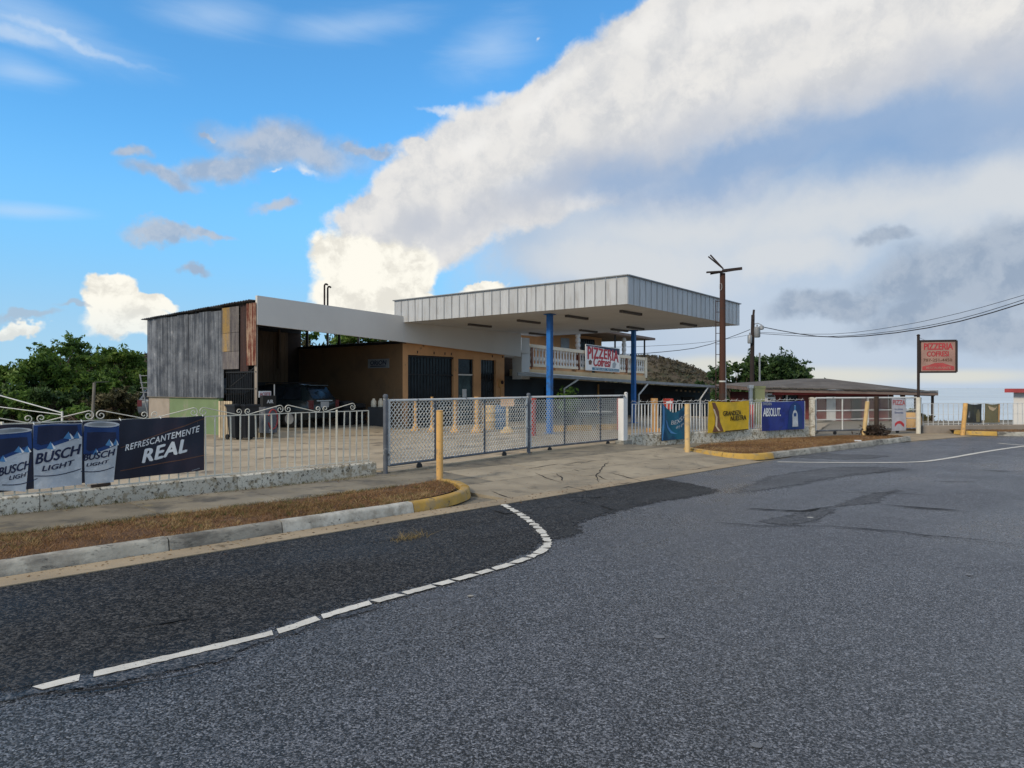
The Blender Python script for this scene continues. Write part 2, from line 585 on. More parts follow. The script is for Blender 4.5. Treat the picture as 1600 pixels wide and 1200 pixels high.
def asphalt(name, col, stone, sc=95, rough=0.5, spec=0.5, bump=0.7, patch=0.25, fade=False):
    m, N, bs = principled(name)
    pos = N.n('ShaderNodeNewGeometry').outputs['Position']
    v = N.n('ShaderNodeTexVoronoi', {}, {'Vector': pos, 'Scale': sc, 'Randomness': 1.0})
    cellv = N.n('ShaderNodeSeparateColor', {}, {'Color': v.outputs['Color']}).outputs[0]
    n1 = N.noise(pos, 0.45, 5, 0.6)
    n2 = N.noise(pos, 14, 5, 0.7)
    n3 = N.noise(pos, 72, 4, 0.8)
    along = N.vmath('DOT_PRODUCT', pos, (.7071, .7071, 0))
    across = N.vmath('DOT_PRODUCT', pos, (-.7071, .7071, 0))
    lane = N.n('ShaderNodeCombineXYZ', {}, {'X': N.math('MULTIPLY', along, 0.10), 'Y': N.math('MULTIPLY', across, 0.62), 'Z': 3.7}).outputs[0]
    n4 = N.noise(lane, 1.0, 5, 0.6)      # worn lanes along the road, their uneven sheen put into the colour too
    base = N.vmath('SCALE', col, scale=N.ss(n1, 0.3, 0.7, 1 - patch, 1 + patch))
    base = N.vmath('SCALE', base, scale=N.ss(n2, 0.25, 0.75, 0.65, 1.35))
    base = N.vmath('SCALE', base, scale=N.ss(n4, 0.34, 0.66, 0.55, 1.5))
    v2 = N.n('ShaderNodeTexVoronoi', {}, {'Vector': pos, 'Scale': sc * 0.36, 'Randomness': 1.0})
    cell2 = N.n('ShaderNodeSeparateColor', {}, {'Color': v2.outputs['Color']}).outputs[1]
    c = N.mix(N.ss(cellv, 0.25, 1.0), base, stone)
    pit_shade = N.math('MULTIPLY', N.ss(cellv, 0.12, 0.58, 0.05, 1.22), N.math('MULTIPLY', N.ss(n3, 0.38, 0.60, 0.25, 1.45), N.ss(cell2, 0.0, 1.0, 0.72, 1.28)))  # shade in the voids between stones darkened into the base colour
    c = N.vmath('SCALE', c, scale=pit_shade)
    N.set(bs.inputs['Base Color'], c)
    N.set(bs.inputs['Roughness'], N.math('ADD', N.ss(N.math('ADD', N.math('MULTIPLY', n1, .5), N.math('MULTIPLY', n4, .5)), 0.38, 0.62, rough - 0.12, rough + 0.20), N.math('MULTIPLY', N.math('SUBTRACT', cellv, 0.5), 0.25)))
    bs.inputs['Specular IOR Level'].default_value = spec
    h = N.math('ADD', N.math('MULTIPLY', N.math('SUBTRACT', 1.0, v.outputs['Distance']), 0.6), N.math('ADD', N.math('MULTIPLY', cellv, 0.5), N.math('MULTIPLY', n3, 1.1)))
    bp = N.n('ShaderNodeBump', {}, {'Height': h, 'Strength': bump, 'Distance': 0.008})
    N.set(bs.inputs['Normal'], bp.outputs[0])
    if fade:      # worn, feathered edge of a patch
        at_ = N.n('ShaderNodeAttribute', {'attribute_name': 'fade'}).outputs['Fac']
        ne = N.noise(pos, 9, 6, 0.7)
        fac = N.ss(N.math('ADD', at_, N.math('MULTIPLY', N.math('SUBTRACT', ne, 0.5), 1.3)), 0.30, 0.62)
        tr = N.n('ShaderNodeBsdfTransparent')
        mx = N.n('ShaderNodeMixShader', {}, {0: fac, 1: tr.outputs[0], 2: bs.outputs[0]})
        out = [n for n in N.t.nodes if n.type == 'OUTPUT_MATERIAL'][0]
        N.t.links.new(mx.outputs[0], out.inputs[0])
    return m


def streaky(name, a, b, c=None, rough=0.55, metal=0.0, sx=9.0, sz=0.5, th=0.55, rand=0.16):
    """sheet metal with stains that run down it"""
    m, N, bs = principled(name)
    pos = N.n('ShaderNodeNewGeometry').outputs['Position']
    info = N.n('ShaderNodeObjectInfo')
    mv = N.n('ShaderNodeMapping', {}, {'Vector': pos, 'Scale': (sx, sx, sz)}).outputs[0]
    n1 = N.noise(mv, 1.0, 7, 0.7)
    n2 = N.noise(pos, 2.2, 6, 0.65)
    n3 = N.noise(pos, 26, 4, 0.7)
    f = N.ss(N.math('ADD', N.math('MULTIPLY', n1, 0.65), N.math('MULTIPLY', n2, 0.35)), th - 0.08, th + 0.08)
    col = N.mix(f, a, b)
    if c is not None:
        col = N.mix(N.ss(N.math('ADD', N.math('MULTIPLY', n1, 0.5), N.math('MULTIPLY', n2, 0.5)), 0.57, 0.66), col, c)
    k = N.math('ADD', N.ss(n3, 0.2, 0.8, 0.8, 1.2), N.math('MULTIPLY', N.math('SUBTRACT', info.outputs['Random'], 0.5), rand * 2))
    N.set(bs.inputs['Base Color'], N.vmath('SCALE', col, scale=k))
    N.set(bs.inputs['Roughness'], N.ss(n2, 0.3, 0.7, rough - 0.1, rough + 0.15))
    bs.inputs['Metallic'].default_value = metal
    bs.inputs['Specular IOR Level'].default_value = 0.3
    bp = N.n('ShaderNodeBump', {}, {'Height': n3, 'Strength': 0.12, 'Distance': 0.01})
    N.set(bs.inputs['Normal'], bp.outputs[0])
    return m


def cloth(name, col, col2=None, rough=0.5, sc=3.0, th=0.55, spec=0.4):
    m, N, bs = principled(name)
    pos = N.n('ShaderNodeNewGeometry').outputs['Position']
    n1 = N.noise(pos, sc, 4, 0.6)
    weave = N.noise(pos, 160, 2, 0.5)
    c = N.vmath('SCALE', col, scale=N.ss(n1, 0.3, 0.7, 0.85, 1.15))
    if col2 is not None:
        c = N.mix(N.ss(n1, th - 0.08, th + 0.08), c, col2)
    c = N.vmath('SCALE', c, scale=N.ss(weave, 0.2, 0.8, 0.9, 1.1))
    N.set(bs.inputs['Base Color'], c)
    bs.inputs['Roughness'].default_value = rough
    bs.inputs['Specular IOR Level'].default_value = spec
    bp = N.n('ShaderNodeBump', {}, {'Height': n1, 'Strength': 0.25, 'Distance': 0.02})
    N.set(bs.inputs['Normal'], bp.outputs[0])
    return m


BLACK = (0.02, 0.019, 0.018)
M = {}
M['asphalt'] = asphalt('asphalt', (0.042, 0.0445, 0.052), (0.165, 0.172, 0.190), 110, 0.36, 0.6, 1.0, 0.42)
M['asphalt_dark'] = asphalt('asphalt_dark', (0.013, 0.0135, 0.014), (0.062, 0.061, 0.060), 60, 0.66, 0.25, 0.9, 0.3, True)
M['asphalt_seam'] = asphalt('asphalt_seam', (0.042, 0.043, 0.048), (0.100, 0.103, 0.11), 70, 0.50, 0.5, 0.8, 0.3, True)
M['crack'] = surf('crack_fill', (0.012, 0.012, 0.012), 0.9, 0.3, 5, 60, 0.2)
M['line'] = surf('road_paint', (0.62, 0.60, 0.54), 0.7, 0.10, 6, 70, 0.3, spots=(((0.10, 0.10, 0.10), 38, 0.63, 0.03), ((0.20, 0.19, 0.18), 5, 0.68, 0.06)))
M['concrete'] = surf('concrete', (0.30, 0.255, 0.185), 0.85, 0.22, 1.1, 55, 0.25, spots=(((0.13, 0.115, 0.09), 2.3, 0.62, 0.10), ((0.06, 0.055, 0.05), 9, 0.70, 0.05)), rand=0.10)
M['concrete_grey'] = surf('concrete_grey', (0.215, 0.188, 0.140), 0.85, 0.25, 1.3, 55, 0.25, spots=(((0.08, 0.075, 0.065), 2.0, 0.58, 0.12), ((0.24, 0.20, 0.11), 3.1, 0.66, 0.08)), rand=0.10)
M['lot'] = surf('lot_concrete', (0.39, 0.32, 0.225), 0.85, 0.20, 0.7, 45, 0.2, spots=(((0.15, 0.125, 0.095), 1.0, 0.60, 0.08), ((0.07, 0.06, 0.05), 3.5, 0.70, 0.05)), rand=0.10)
M['gutter'] = surf('gutter_concrete', (0.33, 0.265, 0.18), 0.85, 0.2, 1.5, 60, 0.25, spots=(((0.16, 0.13, 0.09), 3, 0.62, 0.08),), rand=0.08)
M['kerb'] = surf('kerb_whitewash', (0.38, 0.365, 0.315), 0.85, 0.2, 2.5, 50, 0.4, spots=(((0.24, 0.225, 0.195), 3.2, 0.52, 0.14), ((0.11, 0.105, 0.093), 2.0, 0.58, 0.10, (1, 1, 3)), ((0.07, 0.068, 0.062), 7.5, 0.62, 0.09, (1, 1, 2.5))), rand=0.12)
M['pale_stone'] = surf('pale_stone', (0.15, 0.157, 0.17), 0.7, 0.2)
M['kerb_clean'] = surf('kerb_white', (0.50, 0.49, 0.44), 0.8, 0.15, 2.5, 50, 0.3, spots=(((0.27, 0.255, 0.22), 3.5, 0.54, 0.10), ((0.09, 0.085, 0.075), 9, 0.63, 0.05)))
M['kerb_yellow'] = surf('kerb_yellow', (0.46, 0.285, 0.065), 0.75, 0.18, 3, 50, 0.3, spots=(((0.34, 0.245, 0.12), 5, 0.55, 0.08), ((0.10, 0.08, 0.05), 9, 0.64, 0.05)))
M['wallpaint'] = surf('peeling_whitewash', (0.62, 0.58, 0.49), 0.85, 0.15, 2, 50, 0.4, spots=(((0.33, 0.28, 0.20), 8.0, 0.54, 0.06), ((0.075, 0.066, 0.05), 22, 0.585, 0.05)))
M['white_steel'] = surf('white_steel_paint', (0.66, 0.62, 0.52), 0.55, 0.12, 4, 60, 0.1, spots=(((0.24, 0.12, 0.05), 9, 0.70, 0.05),))
M['white_steel_cool'] = surf('white_steel_cool', (0.62, 0.63, 0.62), 0.55, 0.12, 4, 60, 0.1, spots=(((0.20, 0.15, 0.12), 9, 0.70, 0.05),))
M['galv'] = surf('galvanised_steel', (0.60, 0.60, 0.58), 0.45, 0.15, 5, 60, 0.1, spots=(((0.10, 0.10, 0.11), 5, 0.60, 0.05),))
M['galv_dark'] = surf('dark_galvanised', (0.11, 0.12, 0.14), 0.55, 0.25, 4, 60, 0.15, metal=0.2, spots=(((0.45, 0.45, 0.44), 6, 0.62, 0.04),))
M['wire'] = surf('chain_wire', (0.80, 0.79, 0.74), 0.5, 0.15, 3, 60, 0)
M['bollard'] = surf('bollard_paint', (0.62, 0.36, 0.12), 0.6, 0.12, 3, 40, 0.15, spots=(((0.42, 0.27, 0.13), 5, 0.58, 0.08), ((0.13, 0.08, 0.045), 14, 0.66, 0.03)))
M['bollard_pale'] = surf('bollard_pale', (0.64, 0.44, 0.20), 0.6, 0.12, 3, 40, 0.15, spots=(((0.46, 0.34, 0.20), 5, 0.58, 0.08), ((0.16, 0.11, 0.07), 14, 0.67, 0.03)))
M['ochre'] = surf('ochre_wood', (0.50, 0.28, 0.11), 0.7, 0.2, 3, 40, 0.2)
M['tan_wall'] = surf('tan_stucco', (0.62, 0.335, 0.16), 0.85, 0.10, 1.2, 60, 0.2, grime=0.18, spots=(((0.26, 0.16, 0.09), 2.6, 0.66, 0.05),))
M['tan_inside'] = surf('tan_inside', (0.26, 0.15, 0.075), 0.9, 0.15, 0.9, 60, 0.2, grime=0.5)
M['cream'] = surf('cream_stucco', (0.62, 0.46, 0.27), 0.8, 0.08, 1.5, 60, 0.12, grime=0.08)
M['cream_pale'] = surf('cream_pale', (0.68, 0.60, 0.47), 0.8, 0.08, 1.5, 60, 0.12)
M['white_wall'] = surf('white_stucco', (0.70, 0.69, 0.67), 0.8, 0.06, 1.0, 50, 0.1)
M['fascia'] = surf('fascia_white', (0.64, 0.62, 0.585), 0.7, 0.04, 0.7, 30, 0.05)
M['canopy_panel'] = surf('canopy_metal', (0.49, 0.50, 0.51), 0.45, 0.05, 1.5, 40, 0.04, metal=0.0, rand=0.07, spots=(((0.39, 0.385, 0.38), 2.2, 0.58, 0.10, (4, 4, 0.5)), ((0.28, 0.23, 0.19), 3.5, 0.70, 0.05, (5, 5, 0.35))))
M['seam'] = surf('seam_dark_backing', (0.05, 0.05, 0.055), 0.7, 0.1)  # dark backing that shows in the joints between canopy panels
M['soffit'] = surf('soffit_white', (0.56, 0.57, 0.585), 0.7, 0.06, 0.8, 30, 0.04, rand=0.03)
M['lamp_off'] = surf('lamp_housing', (0.10, 0.09, 0.085), 0.6, 0.15)
M['blue'] = surf('blue_paint', (0.015, 0.13, 0.42), 0.45, 0.10, 2, 40, 0.08, spots=(((0.03, 0.08, 0.20), 3, 0.60, 0.08), ((0.16, 0.20, 0.26), 12, 0.68, 0.03)))
M['red'] = surf('red_paint', (0.40, 0.045, 0.03), 0.55, 0.15, 3, 40, 0.1)
M['dark'] = surf('dark_metal', (0.018, 0.019, 0.021), 0.6, 0.3, 3, 40, 0.1)
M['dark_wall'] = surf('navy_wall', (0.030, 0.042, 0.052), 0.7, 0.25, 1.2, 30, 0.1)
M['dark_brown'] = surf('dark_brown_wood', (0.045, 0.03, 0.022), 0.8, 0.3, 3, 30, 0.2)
M['zinc'] = streaky('zinc_sheet', (0.050, 0.058, 0.075), (0.175, 0.19, 0.215), (0.36, 0.37, 0.39), 0.6, 0.0, 8, 0.30, 0.50, 0.25)
M['rust'] = streaky('rusty_sheet', (0.13, 0.022, 0.012), (0.40, 0.28, 0.20), (0.50, 0.40, 0.26), 0.75, 0.0, 16, 0.8, 0.50)
M['rust_brown'] = streaky('brown_rust_sheet', (0.045, 0.028, 0.028), (0.065, 0.036, 0.032), None, 0.8, 0.0, 9, 0.6, 0.5)
M['yellow_sheet'] = streaky('yellow_faded_sheet', (0.36, 0.23, 0.075), (0.24, 0.19, 0.14), (0.13, 0.11, 0.10), 0.7, 0.0, 7, 0.9, 0.50)
M['mauve_sheet'] = streaky('faded_sheet', (0.12, 0.105, 0.11), (0.20, 0.18, 0.17), (0.30, 0.26, 0.20), 0.7, 0.0, 12, 0.8, 0.50)
M['plank'] = surf('old_planks', (0.17, 0.11, 0.065), 0.85, 0.25, 1.2, 40, 0.2, stretch=(4, 4, 0.5), rand=0.2)
M['green_wall'] = surf('green_plaster', (0.17, 0.235, 0.12), 0.85, 0.10, 1.2, 50, 0.2, spots=(((0.25, 0.245, 0.18), 1.4, 0.62, 0.06),))
M['beige_wall'] = surf('beige_plaster', (0.33, 0.28, 0.23), 0.85, 0.12, 1.5, 50, 0.2, grime=0.2)
M['pallet'] = surf('pallet_wood', (0.50, 0.40, 0.27), 0.8, 0.2, 3, 40, 0.2, rand=0.2)
M['glass'] = glass('dark_glass')
M['glass_teal'] = glass('teal_glass', (0.035, 0.06, 0.065))
M['pole'] = surf('pole_timber', (0.075, 0.034, 0.024), 0.85, 0.25, 1.5, 40, 0.4, stretch=(6, 6, 0.5), spots=(((0.05, 0.035, 0.03), 2.2, 0.62, 0.08),))
M['pole_dark'] = surf('dark_pole_timber', (0.035, 0.025, 0.023), 0.85, 0.25, 1.5, 40, 0.4)
M['grey_wood'] = surf('grey_weathered_wood', (0.17, 0.16, 0.14), 0.85, 0.25)
M['cable'] = surf('cable_black', (0.03, 0.03, 0.035), 0.6, 0.1)
M['grey_metal'] = surf('grey_metal', (0.30, 0.31, 0.32), 0.5, 0.15, 3, 40, 0.08, metal=0.3)
M['carpaint'] = surf('dark_car_paint', (0.012, 0.018, 0.020), 0.22, 0.1, 1, 40, 0, spec=0.6)
M['carpaint_grey'] = surf('grey_car_paint', (0.07, 0.08, 0.09), 0.3, 0.1, 1, 40, 0, spec=0.6)
M['tyre'] = surf('tyre_rubber', (0.015, 0.015, 0.016), 0.85, 0.2)
M['plate'] = surf('number_plate', (0.45, 0.46, 0.47), 0.5, 0.05)
M['taillight'] = surf('taillight_red', (0.11, 0.010, 0.010), 0.25, 0.1, spec=0.6)
M['clear'] = surf('chrome_trim', (0.65, 0.68, 0.70), 0.3, 0.1, metal=0.5)
M['pink_wall'] = surf('pink_plaster', (0.21, 0.065, 0.06), 0.85, 0.15, 1.0, 50, 0.15, grime=0.2)
M['roof_grey'] = surf('roof_felt', (0.10, 0.088, 0.078), 0.9, 0.3, 0.8, 30, 0.3, spots=(((0.17, 0.155, 0.14), 1.2, 0.60, 0.10),))
M['roof_edge'] = surf('roof_edge', (0.20, 0.15, 0.13), 0.8, 0.2)
M['red_roof'] = surf('red_roof', (0.36, 0.055, 0.06), 0.7, 0.15)
M['lime'] = surf('lime_plaster', (0.42, 0.41, 0.20), 0.8, 0.12, 2, 50, 0.1)
M['teal_plastic'] = surf('blue_plastic', (0.02, 0.09, 0.22), 0.5, 0.15)
M['bin'] = surf('black_plastic', (0.014, 0.016, 0.02), 0.5, 0.2)
M['ink_white'] = surf('white_ink', (0.72, 0.73, 0.74), 0.55, 0.04, bump=0)
M['ink_navy'] = surf('navy_ink', (0.012, 0.018, 0.055), 0.5, 0.1, bump=0)
M['ink_black'] = surf('black_ink', (0.014, 0.012, 0.01), 0.55, 0.1, bump=0)
M['ink_red'] = surf('red_ink', (0.42, 0.035, 0.045), 0.55, 0.1, bump=0)
M['ink_rose'] = surf('rose_ink', (0.42, 0.07, 0.07), 0.6, 0.15, bump=0)
M['ink_teal'] = surf('teal_ink', (0.03, 0.14, 0.22), 0.55, 0.1, bump=0)
M['ink_blue'] = surf('blue_ink', (0.012, 0.045, 0.17), 0.5, 0.15, bump=0)
M['ink_sky'] = surf('light_blue_ink', (0.07, 0.22, 0.45), 0.5, 0.2, bump=0)
M['ink_silver'] = surf('silver_ink', (0.46, 0.49, 0.53), 0.5, 0.12, 5, 60, 0, spots=(((0.62, 0.64, 0.67), 9, 0.60, 0.10),))
M['ink_brown'] = surf('brown_ink', (0.13, 0.06, 0.035), 0.55, 0.3, 6, 60, 0)
M['vinyl_navy'] = cloth('navy_vinyl', (0.012, 0.013, 0.028), (0.030, 0.018, 0.032), 0.42, 1.4, 0.60)
M['vinyl_teal'] = cloth('teal_vinyl', (0.010, 0.10, 0.17), (0.008, 0.05, 0.11), 0.45, 2.0)
M['vinyl_yellow'] = cloth('yellow_vinyl', (0.62, 0.40, 0.018), None, 0.5)
M['vinyl_blue'] = cloth('blue_vinyl', (0.020, 0.038, 0.24), (0.014, 0.024, 0.15), 0.45, 2.0)
M['vinyl_white'] = cloth('white_vinyl', (0.42, 0.42, 0.46), None, 0.5)
M['vinyl_black'] = cloth('black_vinyl', (0.03, 0.032, 0.03), (0.05, 0.055, 0.04), 0.5, 2.5)
M['vinyl_olive'] = cloth('olive_vinyl', (0.17, 0.15, 0.08), (0.11, 0.10, 0.06), 0.5, 2.5)
M['sign_cream'] = surf('faded_sign_face', (0.36, 0.215, 0.175), 0.6, 0.15, 3, 40, 0)
M['cardboard'] = surf('peach_board', (0.58, 0.37, 0.22), 0.7, 0.08)
M['dry_grass'] = leafmat('dry_grass', [(0.0, (0.06, 0.032, 0.016)), (0.35, (0.185, 0.097, 0.042)), (0.65, (0.30, 0.17, 0.075)), (0.90, (0.42, 0.29, 0.15)), (1.0, (0.14, 0.15, 0.05))], 0.8, 0.15)
M['soil'] = surf('dry_soil', (0.135, 0.073, 0.037), 0.95, 0.35, 3, 60, 0.6, spots=(((0.05, 0.028, 0.016), 6, 0.58, 0.08), ((0.055, 0.065, 0.02), 1.6, 0.66, 0.06)), bdist=0.03)
M['leaf'] = leafmat('leaf_green', [(0.0, (0.034, 0.072, 0.018)), (0.4, (0.085, 0.16, 0.030)), (0.75, (0.15, 0.24, 0.046)), (1.0, (0.27, 0.33, 0.08))], 0.5, 0.35)
M['leaf_dark'] = leafmat('leaf_dark', [(0.0, (0.018, 0.042, 0.016)), (0.5, (0.048, 0.092, 0.028)), (1.0, (0.105, 0.16, 0.048))], 0.5, 0.3)
M['leaf_dry'] = leafmat('leaf_dry', [(0.0, (0.045, 0.048, 0.022)), (0.5, (0.10, 0.095, 0.045)), (1.0, (0.18, 0.15, 0.08))])
M['scrub'] = leafmat('hill_scrub', [(0.0, (0.050, 0.046, 0.032)), (0.5, (0.095, 0.080, 0.055)), (1.0, (0.14, 0.12, 0.075))])
M['bark'] = surf('bark', (0.10, 0.075, 0.055), 0.9, 0.3, 4, 30, 0.4)
M['earth'] = surf('earth', (0.085, 0.070, 0.035), 0.95, 0.35, 0.15, 6, 0.4, spots=(((0.04, 0.06, 0.02), 0.3, 0.55, 0.10),))
M['hillside'] = surf('hillside', (0.11, 0.088, 0.062), 0.95, 0.35, 0.03, 1.2, 0.4, spots=(((0.035, 0.042, 0.02), 0.10, 0.52, 0.08),))
M['water'] = surf('hazy_sea_water', (0.50, 0.58, 0.63), 0.5, 0.12, 0.002, 0.05, 0.05, spec=0.5)  # distant haze put into a paler water colour

# ================================================================== GROUND
R0 = Vector((-4.08, 5.6, 0))
RD = Vector((math.sqrt(.5), math.sqrt(.5), 0))
RN = Vector((-math.sqrt(.5), math.sqrt(.5), 0))


def R(s, w, z=0.0):
    """road frame: s along the kerb, w from the gutter towards the lot"""
    return R0 + RD * s + RN * w + Vector((0, 0, z))


def inset(pts, g):
    """shrink a convex counter-clockwise outline by g"""
    n = len(pts)
    out = []
    for i in range(n):
        p0, p1, p2 = pts[i - 1], pts[i], pts[(i + 1) % n]
        a = (p1 - p0); b = (p2 - p1)
        a.z = b.z = 0
        if a.length < 1e-5 or b.length < 1e-5:
            out.append(p1.copy()); continue
        a.normalize(); b.normalize()
        na = Vector((-a.y, a.x, 0)); nb = Vector((-b.y, b.x, 0))
        m = na + nb
        den = max(0.25, 1 + na.dot(nb))
        out.append(p1 + m * (g / den))
    return out


def clip(pts, p, n):
    """keep the side of the plan line through p towards n"""
    out = []
    for i in range(len(pts)):
        a, b = pts[i], pts[(i + 1) % len(pts)]
        da = (a.x - p.x) * n.x + (a.y - p.y) * n.y
        db = (b.x - p.x) * n.x + (b.y - p.y) * n.y
        if da >= 0:
            out.append(a)
        if (da >= 0) != (db >= 0):
            t = da / (da - db)
            out.append(a + (b - a) * t)
    return out


def terrain():
    xs = np.concatenate([np.linspace(-600, -60, 28), np.linspace(-55, 55, 45), np.linspace(60, 600, 28)])
    ys = np.concatenate([np.linspace(-300, 0, 16), np.linspace(4, 70, 40), np.linspace(75, 420, 50)])
    X, Y = np.meshgrid(xs, ys)
    d = np.maximum(0, Y - 34 - 0.10 * np.abs(X - 5))
    Z = -0.06 - 0.17 * d
    for i in range(X.shape[0]):
        for j in range(X.shape[1]):
            if d[i, j] > 2:
                Z[i, j] += min(1, d[i, j] / 30) * 1.6 * mnoise.noise((X[i, j] * .05, Y[i, j] * .05, 3))
    Z = np.maximum(Z, -52)
    v = np.stack([X, Y, Z], -1).reshape(-1, 3)
    nx = len(xs)
    idx = np.arange(len(v)).reshape(X.shape)
    f = np.stack([idx[:-1, :-1], idx[:-1, 1:], idx[1:, 1:], idx[1:, :-1]], -1).reshape(-1, 4)
    np_part('ground', v, f, M['earth'], None, kind='structure')


terrain()

sea = MB().poly([(-45000, 250, -45), (45000, 250, -45), (45000, 50000, -45), (-45000, 50000, -45)])
solo('sea', sea, M['water'], (0, 0, 0), kind='structure')


def hill(cx, cy, sx, sy, top, name='hill', nclump=5000, csize=1.6):
    n = 70
    xs = np.linspace(cx - 3 * sx, cx + 3 * sx, n)
    ys = np.linspace(cy - 2.2 * sy, cy + 2.2 * sy, n)
    X, Y = np.meshgrid(xs, ys)
    G = np.exp(-((X - cx) / sx) ** 2 / 2 - ((Y - cy) / sy) ** 2 / 2)

    def hz(x, y):
        g = math.exp(-((x - cx) / sx) ** 2 / 2 - ((y - cy) / sy) ** 2 / 2)
        return -55 + (top + 55) * g + 2.2 * g * mnoise.noise((x * .03, y * .03, 1.5)) + 0.9 * mnoise.noise((x * .11, y * .11, 7.5))
    Z = np.array([[hz(X[i, j], Y[i, j]) for j in range(n)] for i in range(n)])
    v = np.stack([X, Y, Z], -1).reshape(-1, 3)
    idx = np.arange(n * n).reshape(n, n)
    f = np.stack([idx[:-1, :-1], idx[:-1, 1:], idx[1:, 1:], idx[1:, :-1]], -1).reshape(-1, 4)
    np_part(name, v, f, M['hillside'], None, (0, 0, 0), kind='structure')
    # scrub on the slope that faces the village
    cs = []
    while len(cs) < nclump:
        x = rnd.uniform(cx - 2.2 * sx, cx + 2.2 * sx)
        y = rnd.uniform(cy - 1.6 * sy, cy + .5 * sy)
        cs.append((x, y, hz(x, y) + csize * .25))
    c = np.array(cs)
    leaf_cloud('hillside_scrub', np.repeat(c, 7, 0) + rng.normal(0, csize * .45, (len(c) * 7, 3)) * np.array([1, 1, .6]), csize * .55, M['scrub'], None, 'stuff')


def leaf_cloud(name, centres, size, mat, parent=None, kind=None, up=0.3, base=(0, 0, 0)):
    """one diamond-shaped leaf at every centre"""
    n = len(centres)
    nrm = rng.normal(0, 1, (n, 3)) + np.array([0, 0, up])
    nrm /= np.linalg.norm(nrm, axis=1, keepdims=True)
    t = rng.normal(0, 1, (n, 3))
    t -= nrm * (t * nrm).sum(1, keepdims=True)
    t /= np.linalg.norm(t, axis=1, keepdims=True)
    b = np.cross(nrm, t)
    s = (size * rng.uniform(0.6, 1.3, n))[:, None]
    droop = nrm * s * 0.15
    v = np.stack([centres - t * s - droop, centres + b * s * .42, centres + t * s - droop, centres - b * s * .42], 1).reshape(-1, 3)
    f = np.arange(4 * n).reshape(n, 4)
    return np_part(name, v, f, mat, parent, base, kind)


hill(50, 270, 56, 60, 13.2, 'hill', 14000, 1.0)
hill(-150, 310, 44, 60, 17.5, 'hill', 5000, 1.4)

# ---- road surface and what lies on it
road_pts = [R(-26, 0.02), R(13.6, 0.02), R(15.5, 0.02), R(18, -.08), R(20.5, -.20), Vector((11.7, 20.6, 0)), Vector((14.3, 22.4, 0)), Vector((15.6, 23.0, 0)), Vector((22, 22.6, 0)), Vector((60, 26, 0)),
            Vector((60, -30, 0)), Vector((-30, -40, 0))]
road = solo('road', MB().poly(road_pts), M['asphalt'], (0, 0, 0), kind='structure')

verge = [R(-30, -.5, -.02), R(14, -.5, -.02), R(22, -.9, -.02), Vector((14, 21.5, -.02)), Vector((24, 20, -.02)), Vector((70, 24, -.02)), Vector((60, 33, -.02)), Vector((16, 34, -.02)), Vector((-20, 36, -.02)), Vector((-46, 30, -.02)), Vector((-60, -10, -.02))]
solo('yard_ground', MB().poly(verge), M['concrete_grey'], (0, 0, 0), kind='structure')


def rough_outline(pts, step=0.09, amp=0.03, seed=1):
    out = []
    n = len(pts)
    for i in range(n):
        a, b = pts[i], pts[(i + 1) % n]
        L = (b - a).length
        k = max(1, int(L / step))
        d = (b - a) / k
        nn = Vector((-d.y, d.x, 0))
        if nn.length > 0:
            nn.normalize()
        for j in range(k):
            p = a + d * j
            out.append(p + nn * (amp * 2.2 * mnoise.noise((p.x * 1.3, p.y * 1.3, seed)) + amp * mnoise.noise((p.x * 7, p.y * 7, seed + 4))))
    return out


def flat(pts):
    """fan-free triangulated flat sheet for a possibly concave outline"""
    bm = bmesh.new()
    vs = [bm.verts.new(p) for p in pts]
    f = bm.faces.new(vs)
    bmesh.ops.triangulate(bm, faces=[f])
    mb = MB()
    bm.verts.index_update()
    mb.v = [tuple(v.co) for v in bm.verts]
    mb.f = [tuple(v.index for v in f.verts) for f in bm.faces]
    # face up
    fixed = []
    for f in mb.f:
        a, b, c = (Vector(mb.v[i]) for i in f)
        fixed.append(f if (b - a).cross(c - a).z > 0 else f[::-1])
    mb.f = fixed
    bm.free()
    return mb


